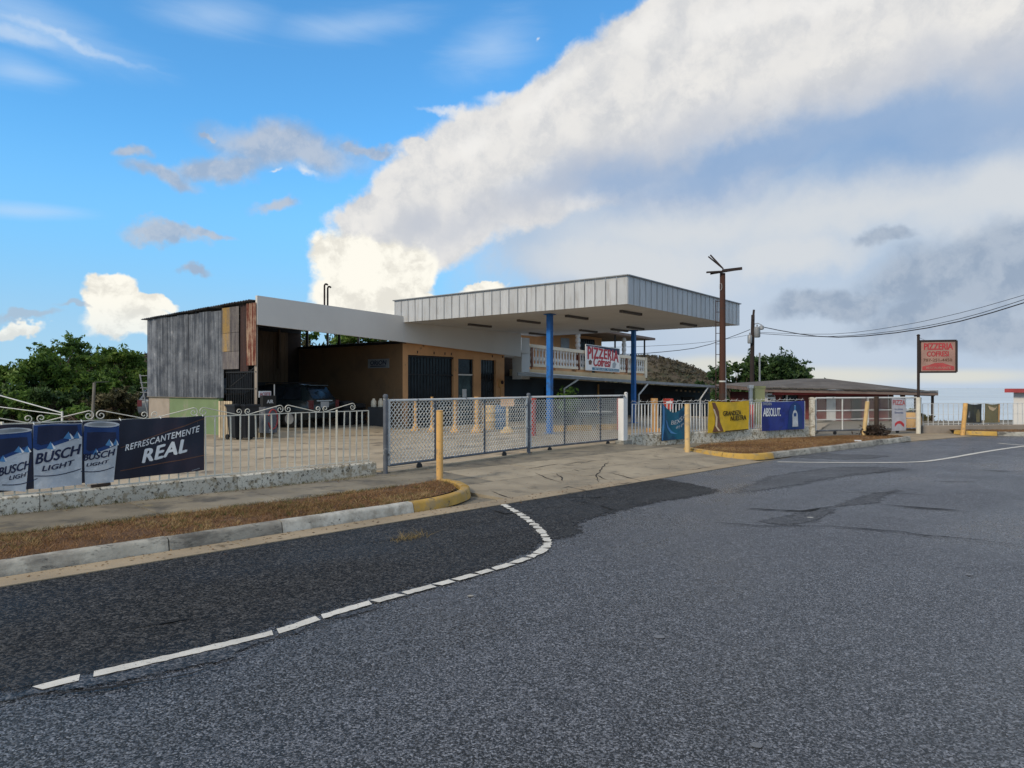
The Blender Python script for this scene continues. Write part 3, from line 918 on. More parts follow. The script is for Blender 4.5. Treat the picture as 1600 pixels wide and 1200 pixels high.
def soft_patch(name, outline, z, mat, fade, parent, seed=1, amp=.02):
    """a patch whose edge feathers out over the width fade"""
    n = len(outline)
    P = []
    for i in range(n):
        a, b, c, d = outline[i - 1], outline[i], outline[(i + 1) % n], outline[(i + 2) % n]
        k = max(2, int((c - b).length / .14))
        for j in range(k):
            t = j / k
            P.append(0.5 * ((2 * b) + (c - a) * t + (2 * a - 5 * b + 4 * c - d) * t * t + (3 * b - a - 3 * c + d) * t ** 3))
    area = sum(P[i - 1].x * P[i].y - P[i].x * P[i - 1].y for i in range(len(P)))
    if area < 0:
        P.reverse()
    P = [Vector((p.x + amp * 2 * mnoise.noise((p.x * 1.7, p.y * 1.7, seed)), p.y + amp * 2 * mnoise.noise((p.x * 1.7, p.y * 1.7, seed + 5)), z)) for p in P]
    px = np.array([p.x for p in P]); py = np.array([p.y for p in P])
    step = .11
    gx = np.arange(px.min() - step, px.max() + 2 * step, step)
    gy = np.arange(py.min() - step, py.max() + 2 * step, step)
    X, Y = np.meshgrid(gx, gy)
    ins = np.zeros(X.shape, bool)
    dist = np.full(X.shape, 1e9)
    for i in range(len(P)):
        x0, y0, x1, y1 = px[i - 1], py[i - 1], px[i], py[i]
        cr_ = (y0 > Y) != (y1 > Y)
        with np.errstate(divide='ignore', invalid='ignore'):
            ins ^= cr_ & (X < (x1 - x0) * (Y - y0) / (y1 - y0) + x0)
        dx, dy = x1 - x0, y1 - y0
        t = np.clip(((X - x0) * dx + (Y - y0) * dy) / max(1e-9, dx * dx + dy * dy), 0, 1)
        dist = np.minimum(dist, np.hypot(X - x0 - t * dx, Y - y0 - t * dy))
    fd_ = np.where(ins, np.clip(dist / fade, 0, 1), 0)
    use = ins[:-1, :-1] | ins[1:, :-1] | ins[:-1, 1:] | ins[1:, 1:]
    idx = np.full(X.shape, -1)
    mb = MB()
    col_ = []
    for i, j in zip(*np.nonzero(use)):
        f = []
        for (ii, jj) in ((i, j), (i, j + 1), (i + 1, j + 1), (i + 1, j)):
            if idx[ii, jj] < 0:
                idx[ii, jj] = len(mb.v)
                mb.v.append((X[ii, jj], Y[ii, jj], z))
                col_.append(fd_[ii, jj])
            f.append(int(idx[ii, jj]))
        mb.f.append(tuple(f))
    o = part(name, mb, mat, parent)
    ca = o.data.color_attributes.new('fade', 'FLOAT_COLOR', 'POINT')
    vals = np.repeat(np.array(col_, dtype=np.float32)[:, None], 4, 1)
    ca.data.foreach_set('color', vals.ravel())
    return o


# dark new asphalt apron along the gutter
ap = [R(-4.5, .3), R(0, .3), R(3, .3), R(6, .3), R(8.3, .3), at(1012, 744), at(1130, 764), at(1105, 778), at(1010, 796), at(930, 818), at(925, 838), at(866, 853), at(850, 866), at(720, 912), at(560, 957), at(380, 1012), at(130, 1086), at(0, 1104), at(-420, 1180)]
soft_patch('asphalt_patch', ap, .004, M['asphalt_dark'], .42, road, 3, .05)
# wheel-worn grey shoulder between the line and the lip of the old surface
lip = [at(-300, 1150), at(0, 1086), at(130, 1052), at(300, 1012), at(520, 962), at(690, 905), at(600, 953), at(400, 1012), at(370, 1031), at(250, 1060), at(130, 1083), at(0, 1103), at(-300, 1180)]
soft_patch('worn_strip', lip, .008, M['asphalt_seam'], .12, road, 9, .02)
# patched, tarred places further along the road
pt = [at(1165, 812), at(1235, 800), at(1290, 790), at(1330, 775), at(1390, 762), at(1415, 767), at(1400, 778), at(1370, 788), at(1330, 795), at(1290, 818), at(1210, 822)]
soft_patch('tar_patch', pt, .004, M['asphalt_seam'], .30, road, 12, .06)
pt = [at(1180, 745), at(1300, 728), at(1440, 733), at(1330, 748), at(1220, 768), at(1120, 775)]
soft_patch('tar_patch', pt, .004, M['asphalt_seam'], .55, road, 14, .06)
pt = [at(1240, 706), at(1330, 709), at(1400, 713), at(1350, 719), at(1230, 715)]
soft_patch('tar_patch', pt, .004, M['asphalt_seam'], .4, road, 17, .06)


def ribbon(path, w, z, jit=0.0, taper=True):
    """flat strip along a plan path"""
    mb = MB()
    n = len(path)
    L, Rr = [], []
    for i, p in enumerate(path):
        t = path[min(i + 1, n - 1)] - path[max(i - 1, 0)]
        nn = Vector((-t.y, t.x, 0)).normalized()
        k = w * (0.5 if not taper else 0.5 * min(1, 3 * i / n + .15, 3 * (n - 1 - i) / n + .15))
        k *= 1 + rnd.uniform(-jit, jit)
        q = Vector((p.x, p.y, z))
        L.append(q + nn * k)
        Rr.append(q - nn * k)
    for i in range(n - 1):
        mb.add([Rr[i], Rr[i + 1], L[i + 1], L[i]], [(0, 1, 2, 3)])
    return mb


def wander(pts, step=0.12, amp=0.05, seed=0):
    out = []
    for a, b in zip(pts[:-1], pts[1:]):
        k = max(2, int((b - a).length / step))
        for j in range(k):
            p = a + (b - a) * (j / k)
            out.append(p + Vector((amp * mnoise.noise((p.x * 3, p.y * 3, seed)), amp * mnoise.noise((p.x * 3, p.y * 3, seed + 9)), 0)))
    out.append(pts[-1])
    return out


cr = MB()
for k, pl in enumerate([
        [(0, 1101), (130, 1081), (250, 1061), (330, 1044), (385, 1029)],
        [(1290, 822), (1400, 832), (1540, 846), (1600, 853)],
        [(1380, 790), (1450, 795), (1520, 801)],
        [(1300, 770), (1390, 771), (1460, 776)],
        [(1110, 818), (1180, 822), (1290, 822)],
        [(1170, 796), (1250, 799), (1300, 792)],
        [(1320, 742), (1380, 738), (1440, 734)],
        [(1450, 752), (1530, 754)],
        [(1520, 735), (1600, 738)],
        [(900, 782), (960, 797), (1000, 796)],
        [(885, 777), (925, 779), (950, 776)],
        [(770, 797), (795, 803), (830, 801)],
        [(560, 850), (600, 846), (660, 838)],
        [(200, 985), (330, 965)]]):
    cr2 = ribbon(wander([at(*p) for p in pl], 0.10, 0.09, k), 0.022 + 0.012 * (k % 3), 0.012, 0.6)
    cr.add(cr2.v, cr2.f)
part('road_crack', cr, M['crack'], road, kind='stuff')


def smooth_path(pts, step):
    """Catmull-Rom through plan points, resampled"""
    P = [pts[0]] + pts + [pts[-1]]
    out = []
    for i in range(1, len(P) - 2):
        a, b, c, d = P[i - 1], P[i], P[i + 1], P[i + 2]
        k = max(2, int((c - b).length / step))
        for j in range(k):
            t = j / k
            out.append(0.5 * ((2 * b) + (c - a) * t + (2 * a - 5 * b + 4 * c - d) * t * t + (3 * b - a - 3 * c + d) * t ** 3))
    out.append(pts[-1])
    return out


# white edge line: worn dashes and flakes, each its own piece
lp = smooth_path([at(*p) for p in ((52, 1080), (130, 1060), (280, 1026), (430, 990), (500, 967), (570, 946), (640, 927), (700, 911), (760, 894), (800, 882), (838, 867), (855, 853), (852, 840), (838, 824), (815, 806), (784, 788))], 0.06)
cum = [0]
for a, b in zip(lp[:-1], lp[1:]):
    cum.append(cum[-1] + (b - a).length)


def lp_at(t):
    for i in range(len(cum) - 1):
        if cum[i + 1] >= t:
            return lp[i] + (lp[i + 1] - lp[i]) * ((t - cum[i]) / max(1e-6, cum[i + 1] - cum[i]))
    return lp[-1]


marks = []
_i_apex = max(range(len(lp)), key=lambda i: 800 + FOC * lp[i].x / lp[i].y)


def lp_t(px):
    i = min(range(_i_apex), key=lambda i: abs(800 + FOC * lp[i].x / lp[i].y - px))
    return cum[i]


brk = [lp_t(p) for p in (52, 128, 431, 500, 583, 632, 682, 712, 742, 772, 800)]
for i, (a, b) in enumerate(zip(brk[:-1], brk[1:])):
    marks.append((a + (.05 if i == 1 else .018), b - .018))
t = brk[-1] + .02
while t < cum[-1]:
    L = rnd.uniform(0.10, 0.30) if cum[-1] - t > 1.0 else rnd.uniform(.16, .34)
    marks.append((t, min(cum[-1], t + L)))
    t += L + rnd.uniform(.015, .05)
for (a, b) in marks:
    k = max(4, int((b - a) / 0.035))
    path = [lp_at(a + (b - a) * i / k) for i in range(k + 1)]
    mb = ribbon(path, 0.086, 0.012, 0.14 if a < cum[-1] * .55 else 0.38, False)
    n_ = len(mb.v)
    for e_ in (0, n_ - 2):      # slanted, broken ends
        sh = rnd.uniform(-.022, .022)
        dv_ = (path[-1] - path[0]).normalized() * sh
        for q_ in ((0, 3) if e_ == 0 else (n_ - 3, n_ - 2)):
            dv_ = -dv_
            mb.v[q_] = tuple(Vector(mb.v[q_]) + dv_)
    # ragged, slanted ends
    part('line_marking', mb, M['line'], road)
# thin far line sweeping round the bend
fl = smooth_path([at(*p) for p in ((1215, 722), (1300, 723), (1420, 722.5), (1470, 718), (1540, 706), (1600, 697.5), (1680, 690))], 0.3)
part('line_marking', ribbon(fl, 0.11, 0.006, 0.1, False), M['line'], road)
fl = smooth_path([at(*p) for p in ((1560, 693), (1600, 696.5), (1660, 701))], 0.3)
part('line_marking', ribbon(fl, 0.10, 0.010, 0.1, False), M['line'], road)
for (px, py, w) in ((1030, 996, 16), (1182, 1166, 18), (1515, 899, 11), (735, 932, 9), (1266, 809, 9)):
    c = at(px, py)
    r = w / 2 / FOC * c.y
    o = [c + Vector((r * math.cos(a) * (1 + .3 * rnd.random()), r * .8 * math.sin(a) * (1 + .3 * rnd.random()), .006)) for a in [i * math.pi / 5 for i in range(10)]]
    part('paint_fleck', flat(o), M['kerb_clean'] if py < 820 or px == 735 else M['pale_stone'], road)

# ---- gutter slabs
gutter = setting('gutter', R(0, 0))
s = -10.0
while s < 13.4:
    e = min(s + 3.0, 13.4)
    q = inset([R(s, 0, .012), R(e, 0, .012), R(e, .325, .016), R(s, .325, .016)], .006)
    part('gutter_slab', MB().prism(q, .03), M['gutter'], gutter)
    s = e

# ---- pavement slabs between grass and wall (left), driveway, and pavement behind the second island
pave = setting('pavement', R(0, 2, 0))
s = -9.0
i = 0
while s < 4.9:
    e = s + 1.55
    lift = rnd.uniform(-.004, .006)
    q = inset([R(s, 1.76, .10 + lift), R(e, 1.76, .10 + lift), R(e, 3.12, .115 + lift), R(s, 3.12, .115 + lift)], .007)
    part('paving_slab', MB().prism(q, .16), M['concrete_grey'], pave)
    s = e


def wz(w):
    return .012 + (.09 if w > 2.9 else max(0, (w - .33)) / 2.57 * .09)


drive = setting('driveway', R(9, 2, 0))
scell = [4.95, 6.9, 8.6, 10.3, 12.2, 14.2]
for a, b in zip(scell[:-1], scell[1:]):
    for (w0, w1) in ((.33, 1.55), (1.55, 2.9), (2.9, 4.05)):
        j = rnd.uniform(-.06, .06)
        w1b = w1 + (0.35 * (a - 5) / 9 if w1 > 3 else 0)
        w1c = w1 + (0.35 * (b - 5) / 9 if w1 > 3 else 0)
        q = [R(a, w0, wz(w0)), R(b, w0, wz(w0)), R(b + (j if b < 14 else 0), w1c, wz(w1)), R(a, w1b, wz(w1))]
        if a < 5 and w0 < 1:
            q[0] = R(a + 1.0, w0, wz(w0))
            q[3] = R(a + (.9 if w0 < 1 else 0), w1, wz(w1))
        q = inset(q, .008)
        part('driveway_slab', MB().prism(q, .12), M['concrete_grey'] if (w0 > 2.5 or (w0 > 1 and a < 6)) else M['concrete'], drive)
cr = MB()
for k, pl in enumerate([[(835, 737), (855, 744), (878, 749)], [(880, 748), (878, 741), (870, 737)], [(880, 725), (905, 722), (955, 717)], [(952, 720), (940, 730), (930, 738), (935, 747)], [(905, 740), (930, 738), (955, 745)],
                        [(950, 734), (985, 741), (1010, 746)], [(820, 733), (850, 728), (880, 724)], [(870, 757), (890, 754), (920, 761)], [(985, 715), (1010, 717), (1030, 716)], [(740, 727), (780, 730)], [(895, 731), (905, 734)],
                        [(1060, 730), (1090, 727), (1115, 723)], [(765, 762), (800, 772)], [(955, 750), (990, 747)]]):
    c2 = ribbon(wander([at(px, py, .085) for px, py in pl], 0.08, 0.055, 40 + k), 0.020, .0, 0.6)
    vs = []
    for p in c2.v:
        w = (Vector(p) - R0).dot(RN)
        vs.append((p[0], p[1], wz(min(2.89, w)) + .005))
    cr.add(vs, c2.f)
part('pavement_crack', cr, M['crack'], drive, kind='stuff')

# far driveway mouth beyond the second island
fd = [Vector(p) for p in ((11.4, 20.75, .0), (14.25, 22.55, .0), (15.3, 23.3, .0), (15.2, 24.7, .0), (13.9, 24.6, .0), (10.4, 23.2, .0), (11.7, 21.9, .0))]
fd = [p + Vector((0, 0, -.012)) for p in fd]
solo('driveway_mouth', flat(fd), M['gutter'], (13, 23, 0), kind='structure')


# ---- kerbs
def kerb(path, name, mats, seg=2.0, width=.16, h=.135, gap=.012, cuts=()):
    """kerb stones along a plan path, its road face on the right-hand side of the travel direction"""
    k = setting(name, path[0])
    c = [0]
    for a, b in zip(path[:-1], path[1:]):
        c.append(c[-1] + (b - a).length)

    def pos(t):
        for i in range(len(c) - 1):
            if c[i + 1] >= t - 1e-9:
                u = (t - c[i]) / max(1e-9, c[i + 1] - c[i])
                return path[i] + (path[i + 1] - path[i]) * u, (path[i + 1] - path[i]).normalized()
        return path[-1], (path[-1] - path[-2]).normalized()
    t = 0.0
    while t < c[-1] - .05:
        e = min(c[-1], t + seg * rnd.uniform(.85, 1.15))
        for cut in cuts:
            if t + .05 < cut < e + .5:
                e = cut
        n = max(2, int((e - t) / .14))
        vs, fs = [], []
        dz = rnd.uniform(-.008, .008)
        for i in range(n + 1):
            p, d = pos(t + gap / 2 + (e - t - gap) * i / n)
            nn = Vector((-d.y, d.x, 0))
            wob = .006 * mnoise.noise((p.x * 3, p.y * 3, 2))
            prof = [(0.0, 0.0), (.022, h - .03), (.035, h - .01), (.055, h), (width - .02, h), (width, h - .02), (width, 0.0)]
            for (o, z) in prof:
                vs.append(p + nn * (o + wob) + Vector((0, 0, z + (dz if z > .02 else 0) + .005 * mnoise.noise((p.x * 2.3, p.y * 2.3, o * 30)))))
        m = 7
        for i in range(n):
            for j in range(m - 1):
                fs.append((i * m + j, (i + 1) * m + j, (i + 1) * m + j + 1, i * m + j + 1))
        fs.append(tuple(range(m - 1, -1, -1)))
        fs.append(tuple(range(n * m, n * m + m)))
        mm = mats((t + e) / 2)
        part('kerb_stone', MB().add(vs, fs), mm, k, smooth=True)
        t = e
    return k


k1 = [Vector(p + (0,)) for p in ((-10.5, -.55), (-4.27, 5.87), (-2.52, 7.67), (-1.20, 8.98))]
k1 += smooth_path([Vector(p + (0,)) for p in ((-1.20, 8.98), (-.86, 9.42), (-.66, 9.88), (-.60, 10.35), (-.72, 10.85), (-1.0, 11.28))], .12)[1:]
L1 = sum((b - a).length for a, b in zip(k1[:-1], k1[1:]))
kerb(k1, 'kerb', lambda t: M['kerb_yellow'] if t > L1 - 2.62 else (M['kerb_clean'] if t > L1 - 4.4 else M['kerb']), cuts=(L1 - 4.4, L1 - 2.62))
k2 = smooth_path([at(1067, 707.5), at(1100, 713), at(1140, 717.5), at(1172, 719), at(1200, 717.5), at(1232, 713.5), at(1280, 707.5), at(1320, 702.5), at(1370, 696), at(1424, 689)], .2)
L2 = sum((b - a).length for a, b in zip(k2[:-1], k2[1:]))
kerb(k2, 'kerb', lambda t: M['kerb_yellow'] if t < 2.9 else M['kerb'], 1.3, cuts=(2.9,))
k3 = smooth_path([Vector((15.05, 24.0, 0)), Vector((15.3, 23.5, 0)), Vector((15.9, 23.15, 0)), Vector((17.5, 22.9, 0)), Vector((24, 23.0, 0))], .3)
kerb(k3, 'kerb', lambda t: M['kerb_yellow'] if t < 1.5 else M['kerb'], 1.5)


# ---- dry grass islands: a soil bed with real blades
def bed(name, outline, z, nblade, bl, shade_edge=None):
    o = solo(name, flat([Vector((p.x, p.y, z)) for p in outline]), M['soil'], outline[0], kind='structure')
    return o


def in_poly(x, y, poly):
    c = False
    n = len(poly)
    for i in range(n):
        a, b = poly[i], poly[i - 1]
        if (a.y > y) != (b.y > y) and x < (b.x - a.x) * (y - a.y) / (b.y - a.y) + a.x:
            c = not c
    return c


def grass(name, outline, z, n, hgt, mat, wmin=.003):
    xs = [p.x for p in outline]; ys = [p.y for p in outline]
    base = []
    while len(base) < n:
        x = rnd.uniform(min(xs), max(xs)); y = rnd.uniform(min(ys), max(ys))
        if in_poly(x, y, outline):
            d = mnoise.noise((x * 1.7, y * 1.7, 4)) + .5 * mnoise.noise((x * 6, y * 6, 8))
            if d > rnd.uniform(-.9, .35):
                base.append((x, y, z))
    b = np.array(base)
    m = len(b)
    lean = rng.normal(0, .75, (m, 2))
    h = hgt * rng.uniform(.4, 1.3, m)
    tip = b + np.stack([lean[:, 0] * h, lean[:, 1] * h, h * .8], 1)
    side = rng.normal(0, 1, (m, 2))
    side /= np.linalg.norm(side, axis=1, keepdims=True)
    w = np.maximum(wmin, .0028 * b[:, 1] / 8)[:, None]
    s3 = np.concatenate([side * w, np.zeros((m, 1))], 1)
    v = np.stack([b - s3, b + s3, tip], 1).reshape(-1, 3)
    f = np.arange(3 * m).reshape(m, 3)
    np_part(name, v, f, mat, None, base[0], kind='stuff')


g1 = [R(-9, .48), R(.0, .48), R(3.9, .47)] + [p + Vector((-.08, .02, 0)) for p in (Vector((-1.27, 9.15, 0)), Vector((-.97, 9.55, 0)), Vector((-.79, 9.95, 0)), Vector((-.74, 10.35, 0)), Vector((-.86, 10.8, 0)), Vector((-1.1, 11.2, 0)))] + \
     [R(5.3, 1.83), R(4.2, 1.76), R(0, 1.75), R(-9, 1.75)]
g1 = [Vector((p.x, p.y, 0)) for p in g1]
bed('grass_bed', g1, .118, 0, 0)
grass('dry_grass', g1, .115, 42000, .042, M['dry_grass'], .0036)
def tufts(name, outline, n, z, mat, hmin, hmax):
    pts = []
    xs = [p.x for p in outline]; ys = [p.y for p in outline]
    while len(pts) < n:
        x = rnd.uniform(min(xs), max(xs)); y = rnd.uniform(min(ys), max(ys))
        if in_poly(x, y, outline) and mnoise.noise((x * .9, y * .9, 21)) > rnd.uniform(-.35, .5):
            pts.append((x, y))
    bl, tp = [], []
    for (x, y) in pts:
        hh = rnd.uniform(hmin, hmax)
        for _ in range(rnd.randint(7, 16)):
            a = rnd.uniform(0, 6.283); r = abs(rnd.gauss(0, .016)); l_ = hh * rnd.uniform(.5, 1.1)
            b0 = (x + r * math.cos(a), y + r * math.sin(a), z)
            bl.append(b0)
            tp.append((b0[0] + l_ * .7 * math.cos(a), b0[1] + l_ * .7 * math.sin(a), z + l_ * .75))
    b = np.array(bl); tip = np.array(tp)
    sd = rng.normal(0, 1, (len(b), 2)); sd /= np.linalg.norm(sd, axis=1, keepdims=True)
    s3 = np.concatenate([sd * .0034, np.zeros((len(b), 1))], 1)
    np_part(name, np.stack([b - s3, b + s3, tip], 1).reshape(-1, 3), np.arange(3 * len(b)).reshape(-1, 3), mat, None, tuple(b[0]), kind='stuff')


straw = leafmat('straw_tuft', [(0, (.14, .085, .035)), (.5, (.33, .22, .10)), (.85, (.48, .35, .18)), (1, (.16, .17, .05))], .8, .2)
greenish = leafmat('green_tuft', [(0, (.05, .065, .018)), (.6, (.12, .14, .04)), (1, (.26, .22, .09))], .8, .2)
tufts('grass_tufts', g1, 1700, .115, straw, .035, .10)
tufts('grass_tufts', g1, 450, .115, greenish, .035, .09)
edge = [R(-9, 1.62), R(5, 1.66), R(5.2, 1.86), R(-9, 1.84)]
grass('grass_edge', [Vector((p.x, p.y, 0)) for p in edge], .115, 7000, .045, leafmat('grass_edge', [(0, (.05, .045, .015)), (.5, (.10, .085, .03)), (1, (.10, .12, .03))], .8, .15), .0025)
g2o = [p + Vector((-.03, .14, 0)) for p in k2[2:-1]]
g2 = g2o + [at(1400, 686.2), at(1320, 686.5), at(1200, 692), at(1099, 701.5)]
g2 = [Vector((p.x, p.y, 0)) for p in g2]
bed('grass_bed', g2, .118, 0, 0)
grass('dry_grass', g2, .115, 26000, .035, M['dry_grass'], .003)
tufts('grass_tufts', g2, 500, .115, straw, .03, .08)
g3 = [Vector(p) for p in ((15.3, 24.1, 0), (15.6, 23.6, 0), (17.5, 23.1, 0), (24, 23.2, 0), (24, 24.6, 0), (15.4, 24.8, 0))]
bed('grass_bed', g3, .11, 0, 0)
grass('dry_grass', g3, .105, 7000, .04, M['dry_grass'], .003)
# fallen leaves and grit gathered along the gutter, the wall foot and the driveway joints
lt = []
for _ in range(900):
    k = rnd.random()
    if k < .45:
        s_ = rnd.uniform(-4, 8.5); p = R(s_, abs(rnd.gauss(0, .16)) * -1 + .34 if s_ < 5 else rnd.uniform(-.1, .35), 0); z_ = .020 if (p - R0).dot(RN) > 0 else .009
    elif k < .75:
        s_ = rnd.uniform(-3, 5.2); p = R(s_, 3.08 - abs(rnd.gauss(0, .10)), 0); z_ = .125
    else:
        s_ = rnd.uniform(5.2, 13.5); w_ = rnd.uniform(.4, 4.0); p = R(s_, w_, 0); z_ = wz(w_) + .008
    lt.append((p.x, p.y, z_))
lt = np.array(lt)
leaf_cloud('fallen_leaves', lt, .017, leafmat('fallen_leaf', [(0, (.05, .03, .016)), (.5, (.16, .085, .035)), (.85, (.28, .17, .07)), (1, (.08, .08, .03))], .8, .1), None, 'stuff', 6.0)
# weeds in the wall foot
wf_ = []
for _ in range(1500):
    s_ = rnd.uniform(-4, 5.6)
    if mnoise.noise((s_ * 1.6, 3.3, 1)) > .05:
        wf_.append(R(s_, 3.10 - abs(rnd.gauss(0, .025)), .112))
b = np.array([tuple(p) for p in wf_]); m = len(b)
ln = rng.normal(0, .6, (m, 2)); h = rng.uniform(.02, .085, m)
tip = b + np.stack([ln[:, 0] * h, ln[:, 1] * h, h * .8], 1)
sd = rng.normal(0, 1, (m, 2)); sd /= np.linalg.norm(sd, axis=1, keepdims=True)
s3 = np.concatenate([sd * .003, np.zeros((m, 1))], 1)
np_part('wall_foot_weeds', np.stack([b - s3, b + s3, tip], 1).reshape(-1, 3), np.arange(3 * m).reshape(m, 3),
        leafmat('weed_green', [(0, (.05, .06, .018)), (.5, (.12, .12, .04)), (1, (.24, .19, .08))], .8, .2), None, tuple(b[0]), kind='stuff')
# weeds in the broken asphalt
wt = at(642, 842)
tuft = []
for i in range(140):
    a = rnd.gauss(0, .13); b2 = rnd.gauss(0, .05)
    tuft.append(wt + RD * a + RN * b2)
b = np.array([tuple(p) for p in tuft]); m = len(b)
ln = rng.normal(0, .8, (m, 2)); h = rng.uniform(.03, .14, m)
tip = b + np.stack([ln[:, 0] * h, ln[:, 1] * h, h * .7], 1)
sd = rng.normal(0, 1, (m, 2)); sd /= np.linalg.norm(sd, axis=1, keepdims=True)
s3 = np.concatenate([sd * .003, np.zeros((m, 1))], 1)
np_part('weed_tuft', np.stack([b - s3, b + s3, tip], 1).reshape(-1, 3), np.arange(3 * m).reshape(m, 3),
        leafmat('dry_weed', [(0, (.12, .09, .03)), (.5, (.28, .20, .08)), (1, (.40, .30, .14))], .8, .2), None, tuple(wt), kind='stuff')

# ---- concrete lot behind the fence, cast in bays
CO = Vector((3.39, 20.7, 0))
TH = math.radians(38)
CU = Vector((math.sin(TH), math.cos(TH), 0))
CV = Vector((-math.cos(TH), math.sin(TH), 0))


def S(u, v, z=0.0):
    """building frame: u along the road, v away from it"""
    return CO + CU * u + CV * v + Vector((0, 0, z))


def u_at(px, v):
    return hit(S(0, v), CU, px)


def v_at(px, u):
    return hit(S(u, 0), CV, px)


W_A, W_B = Vector((-6.02, 8.22, 0)), Vector((-2.25, 12.20, 0))
W_C, W_D, W_E, W_F = Vector((.36, 16.0, 0)), Vector((3.07, 19.0, 0)), Vector((9.9, 23.2, 0)), Vector((14.1, 24.6, 0))
lot = setting('lot', S(0, 5))
ln_n = Vector((-(W_D - W_A).y, (W_D - W_A).x, 0)).normalized()
part('lot_base', flat([Vector((p.x, p.y, .03)) for p in (W_A + Vector((-9, -9.4, 0)), W_B, W_C, W_D, W_E, Vector((14, 31, 0)), S(9, 18), S(-9, 18), S(-20, 12))]), M['lot'], lot)
for iu in range(-6, 6):
    for iv in range(-4, 7):
        u0, v0 = iu * 3.0 - .8, iv * 2.6 - .2
        lift = .052 + rnd.uniform(-.004, .004)
        q = [S(u0, v0, lift), S(u0 + 3, v0, lift), S(u0 + 3, v0 + 2.6, lift), S(u0, v0 + 2.6, lift)]
        q = clip(q, W_A, ln_n)
        if len(q) >= 3 and iv < 4:
            q = clip(q, S(0, 9.4), -CV)
        elif len(q) < 3:
            continue
        if len(q) >= 3:
            q = inset(q, .012)
            if all(p.y > 3 for p in q) and iv < 4:
                part('lot_slab', MB().prism(q, .05), M['lot'], lot)

# ================================================================== BUILDINGS
# ---- canopy over the old pump island
ZC0, ZC1 = 4.05, 4.89
CL, CW = 9.15, 10.0      # along u, along v
can = thing('canopy', 'large flat white forecourt canopy with seamed metal sides on blue columns', 'canopy', S(0, 0), (CU.x, CU.y))
core = MB().prism([S(.06, .06, ZC1 - .10), S(CL - .06, .06, ZC1 - .10), S(CL - .06, CW - .06, ZC1 - .10), S(.06, CW - .06, ZC1 - .10)], ZC1 - .10 - ZC0 - .05)
part('core', core, M['seam'], can)
pw = .37
pm = MB().box((pw / 2, .015, (ZC1 - ZC0) / 2), (pw - .022, .03, ZC1 - ZC0)).box((.03, -.008, (ZC1 - ZC0) / 2), (.012, .016, ZC1 - ZC0 - .004)).mesh('fascia_panel', M['canopy_panel'])
for k in range(27):      # side that runs away from the road
    inst('fascia_panel', pm, can, basis(S(0, (k + 1) * pw, ZC0), -CV, CU, UP))
    inst('fascia_panel', pm, can, basis(S(CL, k * pw, ZC0), CV, -CU, UP))
n2 = int(CL / pw)
pw2 = CL / n2
pm2 = MB().box((pw2 / 2, .015, (ZC1 - ZC0) / 2), (pw2 - .014, .03, ZC1 - ZC0)).box((.03, -.008, (ZC1 - ZC0) / 2), (.012, .016, ZC1 - ZC0 - .004)).mesh('fascia_panel', M['canopy_panel'])
for k in range(n2):
    inst('fascia_panel', pm2, can, basis(S(k * pw2, 0, ZC0), CU, CV, UP))
    inst('fascia_panel', pm2, can, basis(S((k + 1) * pw2, CW, ZC0), -CU, -CV, UP))
trim = MB()
for a, b in (((-.03, -.03), (CL + .03, -.03)), ((CL + .03, -.03), (CL + .03, CW + .03)), ((CL + .03, CW + .03), (-.03, CW + .03)), ((-.03, CW + .03), (-.03, -.03))):
    trim.bar(S(*a, ZC1 + .012), S(*b, ZC1 + .012), .07, .03)
part('edge_trim', trim, M['grey_metal'], can)
ns = 22
sm = MB().box(((CL - .08) / ns / 2, (CW - .08) / 2, .012), ((CL - .08) / ns - .012, CW - .10, .024)).mesh('soffit_strip', M['soffit'])
for k in range(ns):
    inst('soffit_strip', sm, can, basis(S(.04 + k * (CL - .08) / ns, .04, ZC0 + .012), CU, CV, UP))
lm = MB().box((0, 0, -.035), (1.25, .10, .07)).box((.64, 0, -.03), (.04, .13, .08)).box((-.64, 0, -.03), (.04, .13, .08)).mesh('tube_light', M['lamp_off'])
for (a, b) in (((730, 505), (769, 510)), ((806, 499), (846, 504)), ((826, 519), (856, 523)), ((881, 492), (921, 497)), ((966, 484), (1005, 491)), ((902, 514), (936, 519)), ((975, 509), (1010, 514)), ((1059, 503), (1092, 509)), ((957, 514), (979, 516))):
    c = (at(*a, ZC0) + at(*b, ZC0)) / 2
    c.z = ZC0
    inst('tube_light', lm, can, basis(c, CU, CV, UP))
for (px, D) in ((859, 23.6), (990, 30.4)):
    X = (px - 800) / FOC * D
    Rm = Matrix((CU, CV, UP)).transposed()
    part('column', MB().box((X, D, 2.055), (.165, .165, 3.99), Rm), M['blue'], can)
    part('column_plate', MB().box((X, D, 4.035), (.30, .30, .025), Rm).box((X, D, .065), (.32, .32, .025), Rm), M['blue'], can)

# ---- filling-station shop and repair bay
V0 = 9.5                      # plane of the white front board
U_L = u_at(402, V0)
shop = thing('filling_station_building', 'tan repair garage and shop with a long white front board and open bay', 'building', S(0, V0), (CU.x, CU.y))
